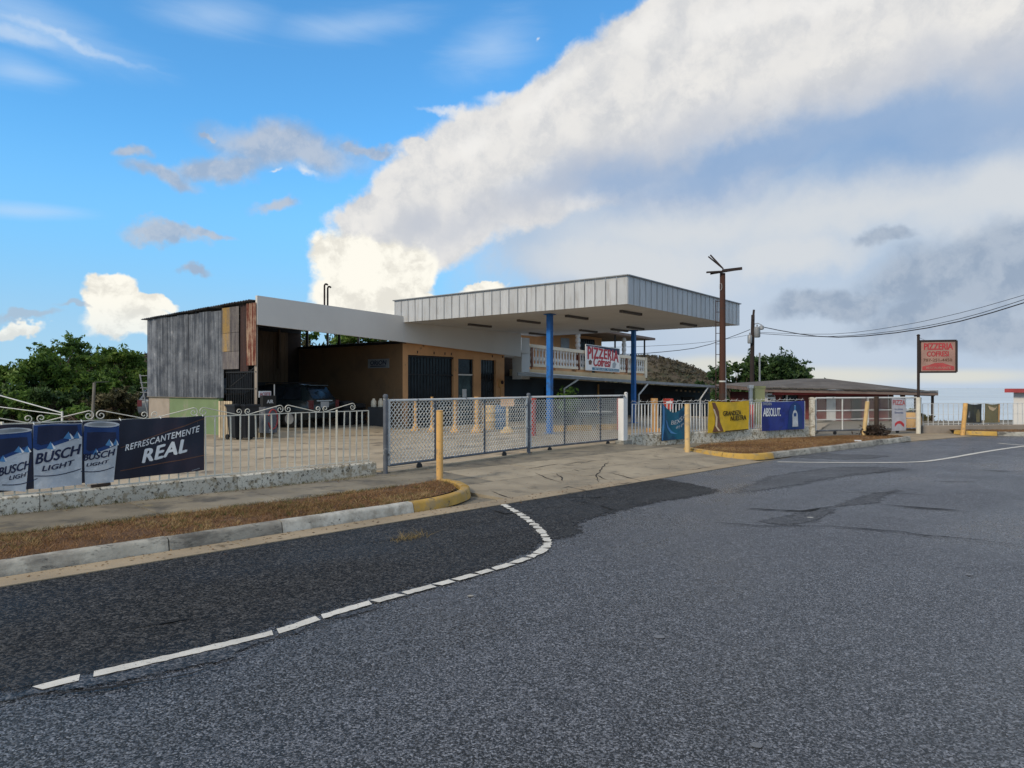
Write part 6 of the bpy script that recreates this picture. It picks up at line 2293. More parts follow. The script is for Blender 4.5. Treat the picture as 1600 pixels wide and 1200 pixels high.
shape(bb, [(.60, .03), (.66, .03), (.66, .60), (.70, .80), (.77, .93), (.84, .80), (.90, .60), (.90, .03), (.95, .03), (.95, .62), (.88, .86), (.77, .985), (.68, .88), (.62, .64)], pos, M['ink_blue'], 'halo_print', .008)
bot = [(.70, .10), (.83, .10), (.83, .52), (.81, .62), (.785, .68), (.785, .85), (.745, .85), (.745, .68), (.72, .62), (.70, .52)]
shape(bb, bot, pos, M['ink_silver'], 'bottle_print', .011)
shape(bb, [(.735, .46), (.79, .46), (.80, .56), (.765, .60), (.73, .56)], pos, M['ink_blue'], 'bottle_print', .014)
shape(bb, [(.745, .69), (.785, .69), (.785, .84), (.745, .84)], pos, M['ink_sky'], 'bottle_print', .014)
# tall poster on the far sliding gate and two dark banners
dGv = dG
pos, c, L = fence_sheet(1393, 1415.5, 1.22, 1.20, .10, .10, sag=0, wav=.012, d0=W_E + Vector((.12, .02, 0)), dd=dGv, nn=Vector((-dGv.y, dGv.x, 0)), out=.06, seed=3)
tp_ = thing('pizza_poster', 'tall pale poster with red lettering on the far sliding gate', 'poster', (c.x, c.y, .1), (dGv.x, dGv.y))
sheet(tp_, pos, 8, 16, M['vinyl_white'], 'cloth')
lettering(tp_, 'PIZZA', sub(pos, .08, .92, .80, .95), M['ink_rose'], 0, .02, 1.0, off=.006)
lettering(tp_, 'tu pizza', sub(pos, .2, .75, .62, .70), M['ink_blue'], .1, .0, 1.0, off=.006)
lettering(tp_, 'favorita', sub(pos, .2, .78, .53, .61), M['ink_blue'], .1, .0, 1.0, off=.006)
shape(tp_, [(.22, .12), (.30, .16), (.42, .22), (.58, .22), (.72, .15), (.84, .11), (.86, .20), (.70, .28), (.55, .31), (.38, .29), (.22, .22)], pos, M['ink_red'], 'food_print', .006)
for k, (p0, p1, mt, nm, lab) in enumerate(((1513, 1537, 'vinyl_black', 'dark_banner', 'near-black banner with a dim figure at the far right fence'), (1542, 1565.5, 'vinyl_olive', 'dark_banner', 'olive brown banner at the far right fence'))):
    pos, c, L = fence_sheet(p0, p1, 1.02, 1.01, .34, .33, sag=.03, wav=.02, d0=W_F, dd=dF, nn=Vector((-dF.y, dF.x, 0)), out=-.03, seed=4 + k)
    o = thing(nm, lab, 'banner', (c.x, c.y, .33), (dF.x, dF.y))
    sheet(o, pos, 12, 10, M[mt], 'cloth')
    if k == 0:
        shape(o, [(.62, .05), (.86, .05), (.88, .5), (.80, .72), (.70, .72), (.60, .5)], pos, M['vinyl_olive'], 'figure_print', .006)
        shape(o, [(.10, .25), (.22, .25), (.24, .6), (.14, .62)], pos, M['galv_dark'], 'figure_print', .006)
    else:
        shape(o, [(.2, .9), (.3, .72), (.5, .64), (.7, .72), (.82, .9), (.7, .8), (.5, .74), (.3, .8)], pos, M['pallet'], 'arch_print', .006)
        shape(o, [(.90, .03), (.98, .03), (.98, .96), (.90, .96)], pos, M['ochre'], 'edge_print', .006)


# tall restaurant sign on its post
P = at(1435, 677.5)
D_ = P.y
sg = thing('restaurant_sign', 'square faded red pizzeria sign on a dark pole against the sky', 'sign', P)
part('pole', MB().tube([P, P + Vector((0, 0, 1.25))], .075, 12), M['white_steel'], sg, smooth=True)
part('upper_pole', MB().tube([P + Vector((0, 0, 1.25)), P + Vector((0, 0, zat(525, D_)))], .045, 10), M['pole_dark'], sg, smooth=True)
part('pole_cap', MB().lathe(P + Vector((0, 0, zat(525, D_))), [(.05, 0), (.06, .02), (.03, .06)], 10), M['pole_dark'], sg)
sx = Vector((math.cos(math.radians(-14)), math.sin(math.radians(-14)), 0))
sn = Vector((-sx.y, sx.x, 0))
z0, z1 = zat(581.5, D_), zat(533, D_)
W_ = 1.10


def spos(x, y, off):
    q = P + sx * (.05 + W_ * x) - sn * (.055 + off)
    return Vector((q.x, q.y, z0 + (z1 - z0) * y))


sf = MB()
qa = lambda x, y: spos(x, y, -.045)
sf.bar(qa(0, 0), qa(1, 0), .13, .06).bar(qa(0, 1), qa(1, 1), .13, .06).bar(qa(0, 0), qa(0, 1), .06, .13).bar(qa(1, 0), qa(1, 1), .13, .07, sx)
part('frame', sf, M['pole_dark'], sg)
fbk = part('sign_face', MB().slab([spos(.02, .02, 0), spos(.98, .02, 0), spos(.98, .98, 0), spos(.02, .98, 0)], sn * .08), M['sign_cream'], sg)
lettering(fbk, 'PIZZERIA', sub(spos, .10, .90, .72, .92), M['ink_red'], 0, .03, .95)
lettering(fbk, 'COFRESI', sub(spos, .18, .78, .50, .66), M['ink_red'], 0, .03, .95)
lettering(fbk, '787-251-4450', sub(spos, .08, .88, .34, .43), M['ink_brown'], 0, .02, 1.0)
shape(fbk, [(.05, .06), (.94, .06), (.94, .18), (.80, .22), (.62, .29), (.40, .29), (.22, .22), (.05, .18)], spos, M['ink_rose'], 'food_print', .003)
lettering(fbk, 'RESTAURANTE', sub(spos, .16, .84, .10, .17), M['sign_cream'], 0, .01, 1.0, off=.008)
part('stay_wire', MB().tube([P + Vector((0, 0, zat(527, D_))), spos(.18, 1.0, -.04)], .006, 4), M['cable'], sg)

# pizzeria sign hung on the balustrade
s0_, s1_ = bs(915, -.10), bs(968, -.10)


def ppos(x, y, off):
    s = s0_ + (s1_ - s0_) * x
    pa, pb = B(s0_, -.10), B(s1_, -.10)
    zt = zat(538, pa.y) + (zat(545, pb.y) - zat(538, pa.y)) * x
    zb4 = zat(578, pa.y) + (zat(581.5, pb.y) - zat(578, pa.y)) * x
    q = B(s, -.10 - off)
    return Vector((q.x, q.y, zb4 + (zt - zb4) * y))


ps = thing('pizzeria_sign', 'white pizzeria sign with red arched letters hung on the terrace balustrade', 'sign', ppos(.5, 0, 0), (CU.x, CU.y))
part('board', MB().slab([ppos(0, 0, 0), ppos(1, 0, 0), ppos(1, 1, 0), ppos(0, 1, 0)], CV * .03), M['white_wall'], ps)
shape(ps, [(0.01, .985), (.01, .93), (.25, .95), (.5, .92), (.75, .84), (.99, .72), (.99, .985)][::-1], ppos, M['ink_navy'], 'sky_print', .004)


def arch(y0, y1, rise):
    return lambda x, y, off: ppos(.06 + .90 * x, y0 + rise * math.sin(math.pi * (x * .9 + .05)) - .02 * x + (y1 - y0) * y * (1.15 - .35 * abs(2 * x - 1) * -1), off)


lettering(ps, 'PIZZERIA', arch(.42, .74, .10), M['ink_red'], 0, .05, 1.08, off=.008)
lettering(ps, 'Cofresí', sub(ppos, .22, .74, .18, .54), M['ink_red'], .25, .04, .96, off=.010)
shape(ps, [(.18, .02), (.98, .02), (.98, .125), (.18, .125)], ppos, M['ink_teal'], 'phone_band', .004)
lettering(ps, '787-251-4450', sub(ppos, .24, .56, .04, .10), M['ink_white'], 0, .0, 1.0, off=.008)
lettering(ps, 'RESTAURANTE', sub(ppos, .62, .96, .04, .10), M['ink_white'], 0, .0, 1.0, off=.008)
shape(ps, [(.09, .22), (.16, .22), (.18, .36), (.13, .42), (.08, .36)], ppos, M['ink_brown'], 'food_print', .006)
shape(ps, [(.78, .16), (.86, .16), (.90, .34), (.84, .42), (.78, .34)], ppos, M['grey_metal'], 'food_print', .006)
fm = MB()
for a, b in (((0, 0), (1, 0)), ((1, 0), (1, 1)), ((1, 1), (0, 1)), ((0, 1), (0, 0))):
    fm.bar(ppos(*a, .006), ppos(*b, .006), .035)
part('frame', fm, M['white_steel_cool'], ps)

# sign on the wall inside the bay
va_, vb_ = v_at(608, .36), v_at(575, .36)


def opos(x, y, off):
    v = vb_ + (va_ - vb_) * x
    q = S(.355 - off, v)
    return Vector((q.x, q.y, 2.36 + .36 * y))


og = thing('wall_sign', 'small pale sign with dark blue letters on the bay side wall', 'sign', opos(.5, 0, 0), (CV.x, CV.y))
part('board', MB().slab([opos(0, 0, 0), opos(1, 0, 0), opos(1, 1, 0), opos(0, 1, 0)], CU * .012), M['grey_metal'], og)
lettering(og, 'ORION', sub(opos, .12, .88, .34, .84), M['ink_navy'], .12, .03, 1.0)
shape(og, [(.12, .16), (.85, .16), (.85, .25), (.12, .25)], opos, M['ink_navy'], 'rule_print', .003)

# air machine and oil sign at the mouth of the bay
P = S(u_at(419, V0 - .15), V0 - .15, .19)
am = thing('air_machine', 'grey tyre air machine with a black panel at the bay post', 'air pump', P, (CU.x, CU.y))
R3 = Matrix((CU, CV, UP)).transposed()
part('cabinet', MB().box(P + Vector((0, 0, .40)), (.42, .34, .80), R3), M['galv_dark'], am)
part('panel', MB().box(P + Vector((0, 0, .98)), (.46, .16, .34), R3), M['ink_black'], am)
apos = lambda x, y, off: P + CU * (-.2 + .4 * x) - CV * (.085 + off) + Vector((0, 0, .85 + .26 * y))
lettering(am, 'AIR', sub(apos, .25, .8, .25, .65), M['ink_white'], 0, .02, 1.0)
part('side_tube', MB().tube([P + CU * .22 + Vector((0, 0, 0)), P + CU * .22 + Vector((0, 0, 1.5))], .02, 6), M['grey_metal'], am)
hs_ = [P - CV * .18 + CU * (.05 + .16 * math.sin(a)) + Vector((0, 0, .42 + .30 * math.cos(a))) for a in np.linspace(-1.2, 4.4, 22)]
part('hose', MB().tube(hs_, .022, 6), M['ink_rose'], am, smooth=True)
q = S(u_at(414, V0 - .02), V0 - .02, 1.38)
ol = thing('oil_sign', 'little red and white oil sign above the air machine', 'sign', q, (CU.x, CU.y))
part('board', MB().box(q, (.42, .02, .20), R3), M['ink_white'], ol)
qpos = lambda x, y, off: q + CU * (-.20 + .40 * x) - CV * (.012 + off) + Vector((0, 0, -.09 + .18 * y))
lettering(ol, 'ACEITE', sub(qpos, .04, .96, .22, .8), M['ink_red'], 0, .03, 1.0)

# ================================================================== POLES AND WIRES
P = Vector(((1129 - 800) / FOC * 24, 24.0, 0))
zt = zat(427, 24)
pl = thing('utility_pole', 'tall brown timber pole with a tilted cut-off crossarm beside the canopy', 'utility pole', P)
part('shaft', MB().tube([P + Vector((0, 0, -.2)), P + Vector((0, 0, zt * .5)), P + Vector((0, 0, zt))], [.125, .105, .09], 12), M['pole'], pl, smooth=True)
a_, b_ = atd(1104, 425.5, 23.86), atd(1159, 419.5, 23.86)
part('crossarm', MB().bar(a_, atd(1131, 424, 23.86), .09, .05).bar(atd(1129, 423, 23.83), b_, .09, .09).bar(atd(1110, 428, 23.95), atd(1150, 421.5, 23.95), .05, .05), M['pole_dark'], pl)
part('broken_brace', MB().bar(atd(1130, 420, 23.9), atd(1110, 398.5, 24.1), .05).bar(atd(1129, 419, 23.98), atd(1107, 401, 24.4), .04), M['pole_dark'], pl)
part('metal_band', MB().lathe(P + Vector((0, 0, zat(597, 24))), [(.122, 0), (.122, .05)], 12), M['galv'], pl)
part('conduit', MB().tube([P + Vector((.10, -.06, .2)), P + Vector((.09, -.06, 1.6)), P + Vector((.08, -.05, 2.6))], .02, 6), M['grey_metal'], pl)
part('wire_loop', MB().tube([P + Vector((-.1, -.1, zt - .35)) + Vector((-.05 * math.sin(t), 0, -.12 * (1 - math.cos(t)))) for t in np.linspace(0, 6, 14)], .006, 4), M['galv'], pl)
ld = thing('ladder', 'thin rusty metal ladder standing beside the tall brown pole', 'ladder', atd(1121, 676, 24.2))
for px in (1118.5, 1125.5):
    part('stile', MB().bar(atd(px, 676, 24.15), atd(px, 469, 24.15), .025), M['rust_brown'], ld)
rg = MB().bar((-.075, 0, 0), (.075, 0, 0), .018).mesh('rung', M['rust_brown'])
for k in range(12):
    inst('rung', rg, ld, Matrix.Translation(atd(1122, 471 + k * 16.6, 24.15)))
D2 = 50.0
P2 = Vector(((1175 - 800) / FOC * D2, D2, -3.0))
pk = thing('utility_pole', 'dark slender pole with two grey transformers behind the awning', 'utility pole', P2)
part('shaft', MB().tube([P2, atd(1175.2, 560, D2), atd(1176.5, 492, D2)], [.17, .15, .12], 10), M['pole_dark'], pk, smooth=True)
part('pole_top', MB().bar(atd(1176.5, 500, D2 - .1), atd(1178, 484, D2 - .1), .12), M['pole_dark'], pk)
for k, (px, py, r_, h_) in enumerate(((1183, 519, .22, .75), (1171.5, 530, .16, .6))):
    q = atd(px, py, D2 - .2)
    part('transformer', MB().lathe(q - Vector((0, 0, h_ / 2)), [(r_ * .8, 0), (r_, .06), (r_, h_ - .06), (r_ * .7, h_), (.05, h_ + .02), (.05, h_ + .16)], 12), M['grey_metal'], pk, smooth=True)
q = atd(1190, 512, D2 - .2)
part('street_lamp', MB().tube([atd(1177, 507, D2), atd(1184, 505, D2), q + Vector((0, 0, .2))], .03, 6).lathe(q - Vector((0, 0, .15)), [(.05, 0), (.17, .05), (.16, .25), (.05, .33)], 10), M['grey_metal'], pk)
q2 = atd(1187, 560, 52)
gpst = thing('utility_pole', 'thin grey steel pole in front of the round dark tree', 'pole', Vector((q2.x, 52, -3)))
part('shaft', MB().tube([Vector((q2.x, 52, -3)), atd(1187, 553, 52)], .07, 8), M['grey_metal'], gpst)
part('cap', MB().lathe(atd(1187, 553, 52), [(.08, 0), (.08, .06), (.02, .10)], 8), M['grey_metal'], gpst)


def wire(label, pts, D0, D1, r=.018):
    n = len(pts)
    ctrl = [atd(px, py, D0 + (D1 - D0) * i / (n - 1)) for i, (px, py) in enumerate(pts)]
    path = smooth_path(ctrl, 1.2)
    solo('power_cable', MB().tube(path, r, 5), M['cable'], ctrl[0], label, 'cable', smooth=True)


wire('thick sagging power cable, lowest of those running right from the far pole', [(1192, 511), (1250, 522), (1310, 527), (1400, 520), (1500, 502), (1600, 473), (1680, 445)], 50, 33, .03)
wire('thin upper power cable running right from the far pole', [(1180, 519), (1300, 522), (1400, 510), (1500, 489), (1600, 461), (1680, 436)], 50, 33, .014)
wire('middle power cable running right from the far pole', [(1185, 521), (1290, 526), (1400, 517), (1500, 498), (1600, 468), (1680, 440)], 50, 33, .018)
wire('heavier cable from the far pole to the pizzeria terrace', [(1172, 515), (1130, 531), (1085, 544), (1010, 552), (960, 554)], 50, 44, .022)
wire('faint cable from the far pole passing over the terrace', [(1172, 523), (1100, 535), (1010, 541), (930, 543)], 50, 46, .012)
# pole and sagging wires far left
P = atd(143, 676, 27.0)
lp2 = thing('wire_post', 'grey weathered post with a short crossbar in front of the left trees', 'post', Vector((P.x, 27, -.3)))
part('shaft', MB().tube([Vector((P.x, 27, -.3)), atd(147.5, 598, 27)], .055, 8), M['grey_wood'], lp2)
part('crossbar', MB().bar(atd(148, 597, 27), atd(170, 596.5, 27.4), .03), M['grey_wood'], lp2)
q = atd(97, 645, 20)
ws = thing('wire_post', 'low thin post holding two pale rails sloping down from the left', 'post', Vector((q.x, 20, 0)))
part('shaft', MB().bar(Vector((q.x, 20, 0)), q + Vector((0, 0, .04)), .04), M['white_steel_cool'], ws)
part('rail', MB().bar(q, atd(-60, 601, 22), .024), M['white_steel_cool'], ws)
part('rail', MB().bar(atd(97, 648, 20), atd(-60, 628, 22), .02), M['white_steel_cool'], ws)
q = atd(219, 640, 30)
ws = thing('antenna_rack', 'thin mast with short crossbars left of the shed', 'mast', Vector((q.x, 31, -.5)))
part('mast', MB().tube([Vector((q.x, 31, -.5)), atd(218.5, 585, 31)], .03, 6), M['grey_metal'], ws)
for yy in (587, 598, 606, 613):
    part('crossbar', MB().bar(atd(219, yy, 31), atd(232, yy, 31), .025), M['grey_metal'], ws)

# ================================================================== VEHICLES
def car(label, Mx, paint, cat='car'):
    c = thing('parked_car', label, cat, (0, 0, 0))
    st = [(.00, .42, .88, .92, .76, .66), (.06, .32, .93, 1.02, .83, .66), (.20, .27, .95, 1.22, .855, .63), (.42, .26, .96, 1.46, .865, .60), (1.0, .26, .965, 1.53, .87, .60), (2.0, .26, .96, 1.53, .87, .60),
          (2.55, .26, .95, 1.46, .87, .60), (3.05, .26, .94, 1.18, .865, .66), (3.32, .27, .93, .97, .86, .74), (3.9, .28, .84, .87, .84, .70), (4.2, .34, .70, .74, .76, .60)]
    vs, fs = [], []
    for (x, zl, zb5, zr, wb, wr) in st:
        half = [(wb * .93, zl), (wb * 1.0, zl + (zb5 - zl) * .35), (wb * .985, zb5 - .03), (wb * .955, zb5), (wr + (wb - wr) * .12, zr - .09 * min(1, (zr - zb5) / .4)), (wr * .9, zr - .015), (0, zr + .012)]
        ring = [(x, -y, z) for y, z in half] + [(x, y, z) for y, z in reversed(half[:-1])]
        vs += [Vector(p) for p in ring]
    m_ = 13
    for i in range(len(st) - 1):
        for j in range(m_):
            j2 = (j + 1) % m_
            fs.append((i * m_ + j, i * m_ + j2, (i + 1) * m_ + j2, (i + 1) * m_ + j))
    fs.append(tuple(range(m_)))
    fs.append(tuple(range((len(st) - 1) * m_, len(st) * m_))[::-1])
    part('body', MB().add(vs, fs), paint, c, smooth=True)

    def quad(a, b, cc, d_, mat, nm):
        part(nm, MB().slab([Vector(a), Vector(b), Vector(cc), Vector(d_)], (Vector(b) - Vector(a)).cross(Vector(d_) - Vector(a)).normalized() * .012), mat, c)
    quad((.055, .60, 1.0), (.055, -.60, 1.0), (.355, -.55, 1.405), (.355, .55, 1.405), M['glass'], 'rear_window')
    quad((2.62, -.60, 1.40), (2.62, .60, 1.40), (3.24, .68, 1.03), (3.24, -.68, 1.03), M['glass'], 'windscreen')
    for sgn in (-1, 1):
        for (xa, xb, xc, xd) in ((.34, 1.12, 1.12, .52), (1.20, 2.06, 2.06, 1.20), (2.14, 2.92, 2.50, 2.14)):
            yb2, yt = sgn * .842, sgn * .668
            pts = [(xa, yb2, .985), (xb, yb2, .985), (xc, yt, 1.40), (xd, yt, 1.40)]
            part('side_window', MB().slab([Vector(p) for p in pts], Vector((0, sgn * .02, .008))), M['glass'], c)
        part('taillight', MB().box((.045, sgn * .715, .80), (.10, .20, .30)), M['taillight'], c)
        part('headlight', MB().box((4.12, sgn * .60, .62), (.12, .26, .13)), M['clear'], c)
        part('wing_mirror', MB().box((2.75, sgn * .95, 1.0), (.10, .18, .13)), paint, c)
        for x in (.82, 3.42):
            w = part('wheel', MB().tube([(x, sgn * .70, .31), (x, sgn * .72, .31), (x, sgn * .86, .31), (x, sgn * .885, .31)], [.27, .31, .31, .27], 20), M['tyre'], c, smooth=True)
            part('rim', MB().tube([(x, sgn * .87, .31), (x, sgn * .893, .31)], .19, 14), M['grey_metal'], w, smooth=True)
    part('bumper', MB().box((-.02, 0, .48), (.12, 1.50, .22)), paint, c)
    part('number_plate', MB().box((.012, 0, .80), (.03, .46, .20)), M['plate'], c)
    part('tailgate_trim', MB().box((.02, 0, .935), (.05, .86, .035)), M['clear'], c)
    part('spoiler', MB().box((.36, 0, 1.475), (.22, 1.05, .035)), paint, c)
    part('roof_rack', MB().bar((.7, .48, 1.57), (2.2, .48, 1.57), .03).bar((.7, -.48, 1.57), (2.2, -.48, 1.57), .03), M['dark'], c)
    c.matrix_world = Mx
    ROOTM[c.name] = Mx
    return c


uc = u_at(478, V0 + 1.6)
hd = (CV * math.cos(.27) - CU * math.sin(.27)).normalized()
car('dark green hatchback parked tail-out inside the repair bay', basis(S(uc + .36, V0 + 1.0, .19), hd, Vector((-hd.y, hd.x, 0)), UP), M['carpaint'])
q = atd(222, 650, 33)
car('grey vehicle half hidden behind the zinc shed', Matrix.Translation((q.x + .65, 33.0, .05)) @ Matrix.Rotation(math.radians(100), 4, 'Z'), M['carpaint_grey'])

# ================================================================== SMALL THINGS ROUND THE BAY
P = S(U_L - .3, v_at(350, U_L - .3) - .1, .055)
pal = thing('wooden_pallet', 'pale wooden pallet leaning upright at the green dado', 'pallet', P)
b0 = at(342, 683.5, .055); b1 = at(364, 684.5, .055)
dd = (b1 - b0).normalized(); nn = Vector((-dd.y, dd.x, 0))
stp = MB().box((.035, 0, .56), (.075, .02, 1.12)).mesh('board', M['pallet'])
n_ = 6
for k in range(n_):
    inst('board', stp, pal, basis(b0 + dd * ((b1 - b0).length * k / n_), dd, nn, UP) @ Matrix.Rotation(rnd.gauss(0, .01), 4, 'Y'))
part('batten', MB().bar(b0 + nn * .04 + Vector((0, 0, .2)), b1 + nn * .04 + Vector((0, 0, .2)), .06).bar(b0 + nn * .04 + Vector((0, 0, .95)), b1 + nn * .04 + Vector((0, 0, .95)), .06), M['pallet'], pal)
for k, (px, nm) in enumerate(((371, 'black wheeled bin beside the upright pallet'), (387, 'black wheeled bin next to the bay corner post'))):
    P = at(px, 686.5, .055)
    o = thing('wheeled_bin', nm, 'bin', P, (CU.x, CU.y), 'black bins beside the bay')
    bdy = MB()
    bdy.add([P + CU * x + CV * y + Vector((0, 0, z)) for (x, y, z) in ((-.17, -.17, .06), (.17, -.17, .06), (.17, .17, .06), (-.17, .17, .06), (-.23, -.23, .98), (.23, -.23, .98), (.23, .23, .98), (-.23, .23, .98))],
            [(3, 2, 1, 0), (4, 5, 6, 7), (0, 1, 5, 4), (1, 2, 6, 5), (2, 3, 7, 6), (3, 0, 4, 7)])
    part('body', bdy, M['bin'], o)
    part('lid', MB().box(P + Vector((0, 0, 1.01)), (.52, .54, .06), R3), M['bin'], o)
    for s_ in (-1, 1):
        part('wheel', MB().tube([P + CU * s_ * .20 + CV * .17 + Vector((0, 0, .08)), P + CU * s_ * .24 + CV * .17 + Vector((0, 0, .08))], .08, 12), M['tyre'], o)
    part('handle', MB().bar(P - CU * .2 + CV * .29 + Vector((0, 0, .96)), P + CU * .2 + CV * .29 + Vector((0, 0, .96)), .03), M['bin'], o)
# shelves and clutter deep in the bay
q = S(-3.6, V0 + 5.6, .19)
wb_ = thing('workbench', 'dim workbench with boxes deep inside the repair bay', 'workbench', q, (CU.x, CU.y))
part('top', MB().box(q + Vector((0, 0, 1.15)), (2.6, .7, .06), R3), M['plank'], wb_)
for sx_ in (-1.2, 1.2):
    part('leg', MB().box(q + CU * sx_ + Vector((0, 0, .56)), (.08, .6, 1.12), R3), M['dark_brown'], wb_)
for k, (dx, w_, h_, mt) in enumerate(((-.8, .7, .55, 'galv_dark'), (.15, .9, .7, 'mauve_sheet'), (.95, .5, .4, 'dark'))):
    cc = q + CU * dx + Vector((0, 0, 1.18 + h_ / 2))
    solo('storage_box', MB().box(cc, (w_, .5, h_), R3).box(cc + Vector((0, 0, h_ / 2 + .012)), (w_ + .04, .54, .03), R3), M[mt], cc - Vector((0, 0, h_ / 2)), ('squat dull metal box at the left of the bay workbench', 'largest pale box in the middle of the bay workbench', 'small dark box at the right of the bay workbench')[k], 'box')
# bare twig bush by the shop corner
P = S(u_at(612, V0 - .2), V0 - .2, .055)
tw2 = thing('dry_shrub', 'bare twiggy shrub against the tan shop corner', 'shrub', P)
tmb = MB()
for k in range(14):
    a = rnd.uniform(-1.0, 1.3)
    p = P.copy()
    pth = [p.copy()]
    dirn = Vector((math.sin(a), rnd.uniform(-.2, .2), math.cos(a) * .9 + .2)).normalized()
    for j in range(6):
        p = p + dirn * .22 + Vector((rnd.gauss(0, .05), rnd.gauss(0, .05), rnd.gauss(0, .04)))
        pth.append(p.copy())
    tmb.tube(pth, [.014, .012, .010, .008, .006, .005, .003], 4)
part('twig', tmb, M['bark'], tw2)
# crate of bottles on a low plinth by the fence end
P = at(590, 672, .055) + Vector((0, .6, 0))
cr_ = thing('crate_stack', 'low dark crate with pale jugs at the bay edge near the gate post', 'crate', P)
part('crate', MB().box(P + Vector((0, 0, .42)), (.85, .5, .80)), M['bin'], cr_)
for k in range(3):
    part('jug', MB().lathe(P + Vector((-.26 + k * .26, 0, .82)), [(.09, 0), (.10, .04), (.10, .2), (.05, .27), (.05, .31)], 10), M['cream_pale'], cr_, smooth=True)
for k, (px, h_, nm) in enumerate(((540, .95, 'black oil drum right of the hatchback in the bay'), (560, .8, 'dark tyre stack near the shop side wall'))):
    P = S(u_at(px, V0 + 1.6), V0 + 1.6, .19)
    if k == 0:
        o = solo('oil_drum', MB().lathe(P, [(.28, 0), (.30, .03), (.29, .3), (.31, .32), (.29, .34), (.29, .6), (.31, .62), (.29, .64), (.30, .88), (.27, .9)], 16), M['bin'], P, nm, 'drum', smooth=True)
    else:
        o = thing('tyre_stack', nm, 'tyres', P)
        for j in range(4):
            part('tyre', MB().lathe(P + Vector((rnd.gauss(0, .02), rnd.gauss(0, .02), j * .2)), [(.2, .0), (.29, .02), (.32, .06), (.32, .14), (.29, .18), (.2, .2)], 16), M['tyre'], o, smooth=True)
# round yellow tank behind the far gate
P = Vector(((1423 - 800) / FOC * 26.5, 26.5, .0))
tk = thing('water_tank', 'round ochre tank behind the tall pale poster', 'tank', P)
part('tank', MB().lathe(P, [(.22, 0), (.34, .08), (.38, .3), (.36, .5), (.26, .62), (.1, .66)], 18), M['bollard'], tk, smooth=True)
part('lid', MB().lathe(P + Vector((0, 0, .66)), [(.12, 0), (.12, .04), (.03, .05)], 12), M['dark'], tk)

# ================================================================== TREES
def tree(name, label, px, base_z, D, top_py, wid, mat, leaves=5000, lsize=.15, nclus=26, trunk=.14, low=.28, group=None, gap=.5, flat_=.8, cat='tree'):
    bx_, top = (px - 800) / FOC * D, zat(top_py, D)
    h = top - base_z
    base = Vector((bx_, D, base_z))
    t = thing(name, label, cat, base, group=group)
    clus = []
    for k in range(nclus):
        a = rnd.uniform(0, 2 * math.pi)
        f = rnd.uniform(low, .97)
        prof = math.sin(math.pi * min(.98, max(.03, (f - low) / (1 - low) * .80 + .14))) ** .7
        r = wid * prof * rnd.uniform(.35, 1.0)
        if wid >= 4:      # a closed dome
            r = wid * math.sqrt(max(0, 1 - ((f - .15) / .84) ** 2)) * rnd.uniform(.45, 1.0)
        clus.append(Vector((bx_ + r * math.cos(a), D + r * math.sin(a), base_z + h * f - .15 * wid)))
    tr = MB()
    mid = base + Vector((rnd.gauss(0, .15), rnd.gauss(0, .15), h * .35))
    tr.tube([base - Vector((0, 0, .3)), base + (mid - base) * .5 + Vector((rnd.gauss(0, .08), 0, 0)), mid, mid + Vector((rnd.gauss(0, .2), rnd.gauss(0, .2), h * .3))], [trunk * 1.25, trunk, trunk * .8, trunk * .35], 8)
    for c in clus:
        s = mid + Vector((0, 0, rnd.uniform(-.12, .25) * h))
        m2 = s + (c - s) * .55 + Vector((rnd.gauss(0, .2), rnd.gauss(0, .2), rnd.uniform(-.1, .35)))
        tr.tube([s, m2, c], [trunk * .42, trunk * .22, trunk * .08], 5)
    part('trunk', tr, M['bark'], t, smooth=True)
    pts = []
    per = leaves // nclus
    for c in clus:
        sc = wid * (rnd.uniform(.22, .42) if wid < 4 else rnd.uniform(.15, .24))
        # sprays: leaves sit along short twigs, not in even balls
        for _ in range(max(3, per // 24)):
            d0 = Vector((rnd.gauss(0, 1), rnd.gauss(0, 1), rnd.gauss(.15, .7))).normalized()
            L_ = sc * rnd.uniform(.4, 1.25)
            for j in range(24):
                q = c + d0 * L_ * (j / 24) ** .7
                pts.append((q.x + rnd.gauss(0, sc * .11), q.y + rnd.gauss(0, sc * .11), q.z + rnd.gauss(0, sc * .09) * flat_))
    leaf_cloud('crown', np.array(pts), lsize, mat, t)
    return t


spec = [
    (12, -1.0, 41, 563, 2.0, 'leaf', 'tree cut by the left picture edge above the navy banner'),
    (98, -1.2, 40, 515, 2.5, 'leaf', 'tallest airy green tree above the navy banner with sky through its top'),
    (62, -1.0, 37, 548, 1.6, 'leaf', 'bright green tree just left of the tallest airy tree'),
    (140, -1.0, 44, 545, 1.9, 'leaf_dark', 'darker tree between the airy tree and the shed trees'),
    (186, -1.0, 42, 534, 1.8, 'leaf', 'feathery tree nearest to the left of the zinc shed'),
    (215, -1.0, 45, 556, 1.7, 'leaf', 'yellowish green tree tucked behind the zinc shed edge'),
    (128, -1.0, 38, 575, 1.8, 'leaf', 'lower rounded green tree behind the grey post with crossbar'),
]
for (px, bz, D, ty, wd, mt, lab) in spec:
    tree('broadleaf_tree', lab, px, bz, D, ty, wd, M[mt], 13000, .13, 42, .13, .16, 'trees left of the shed')
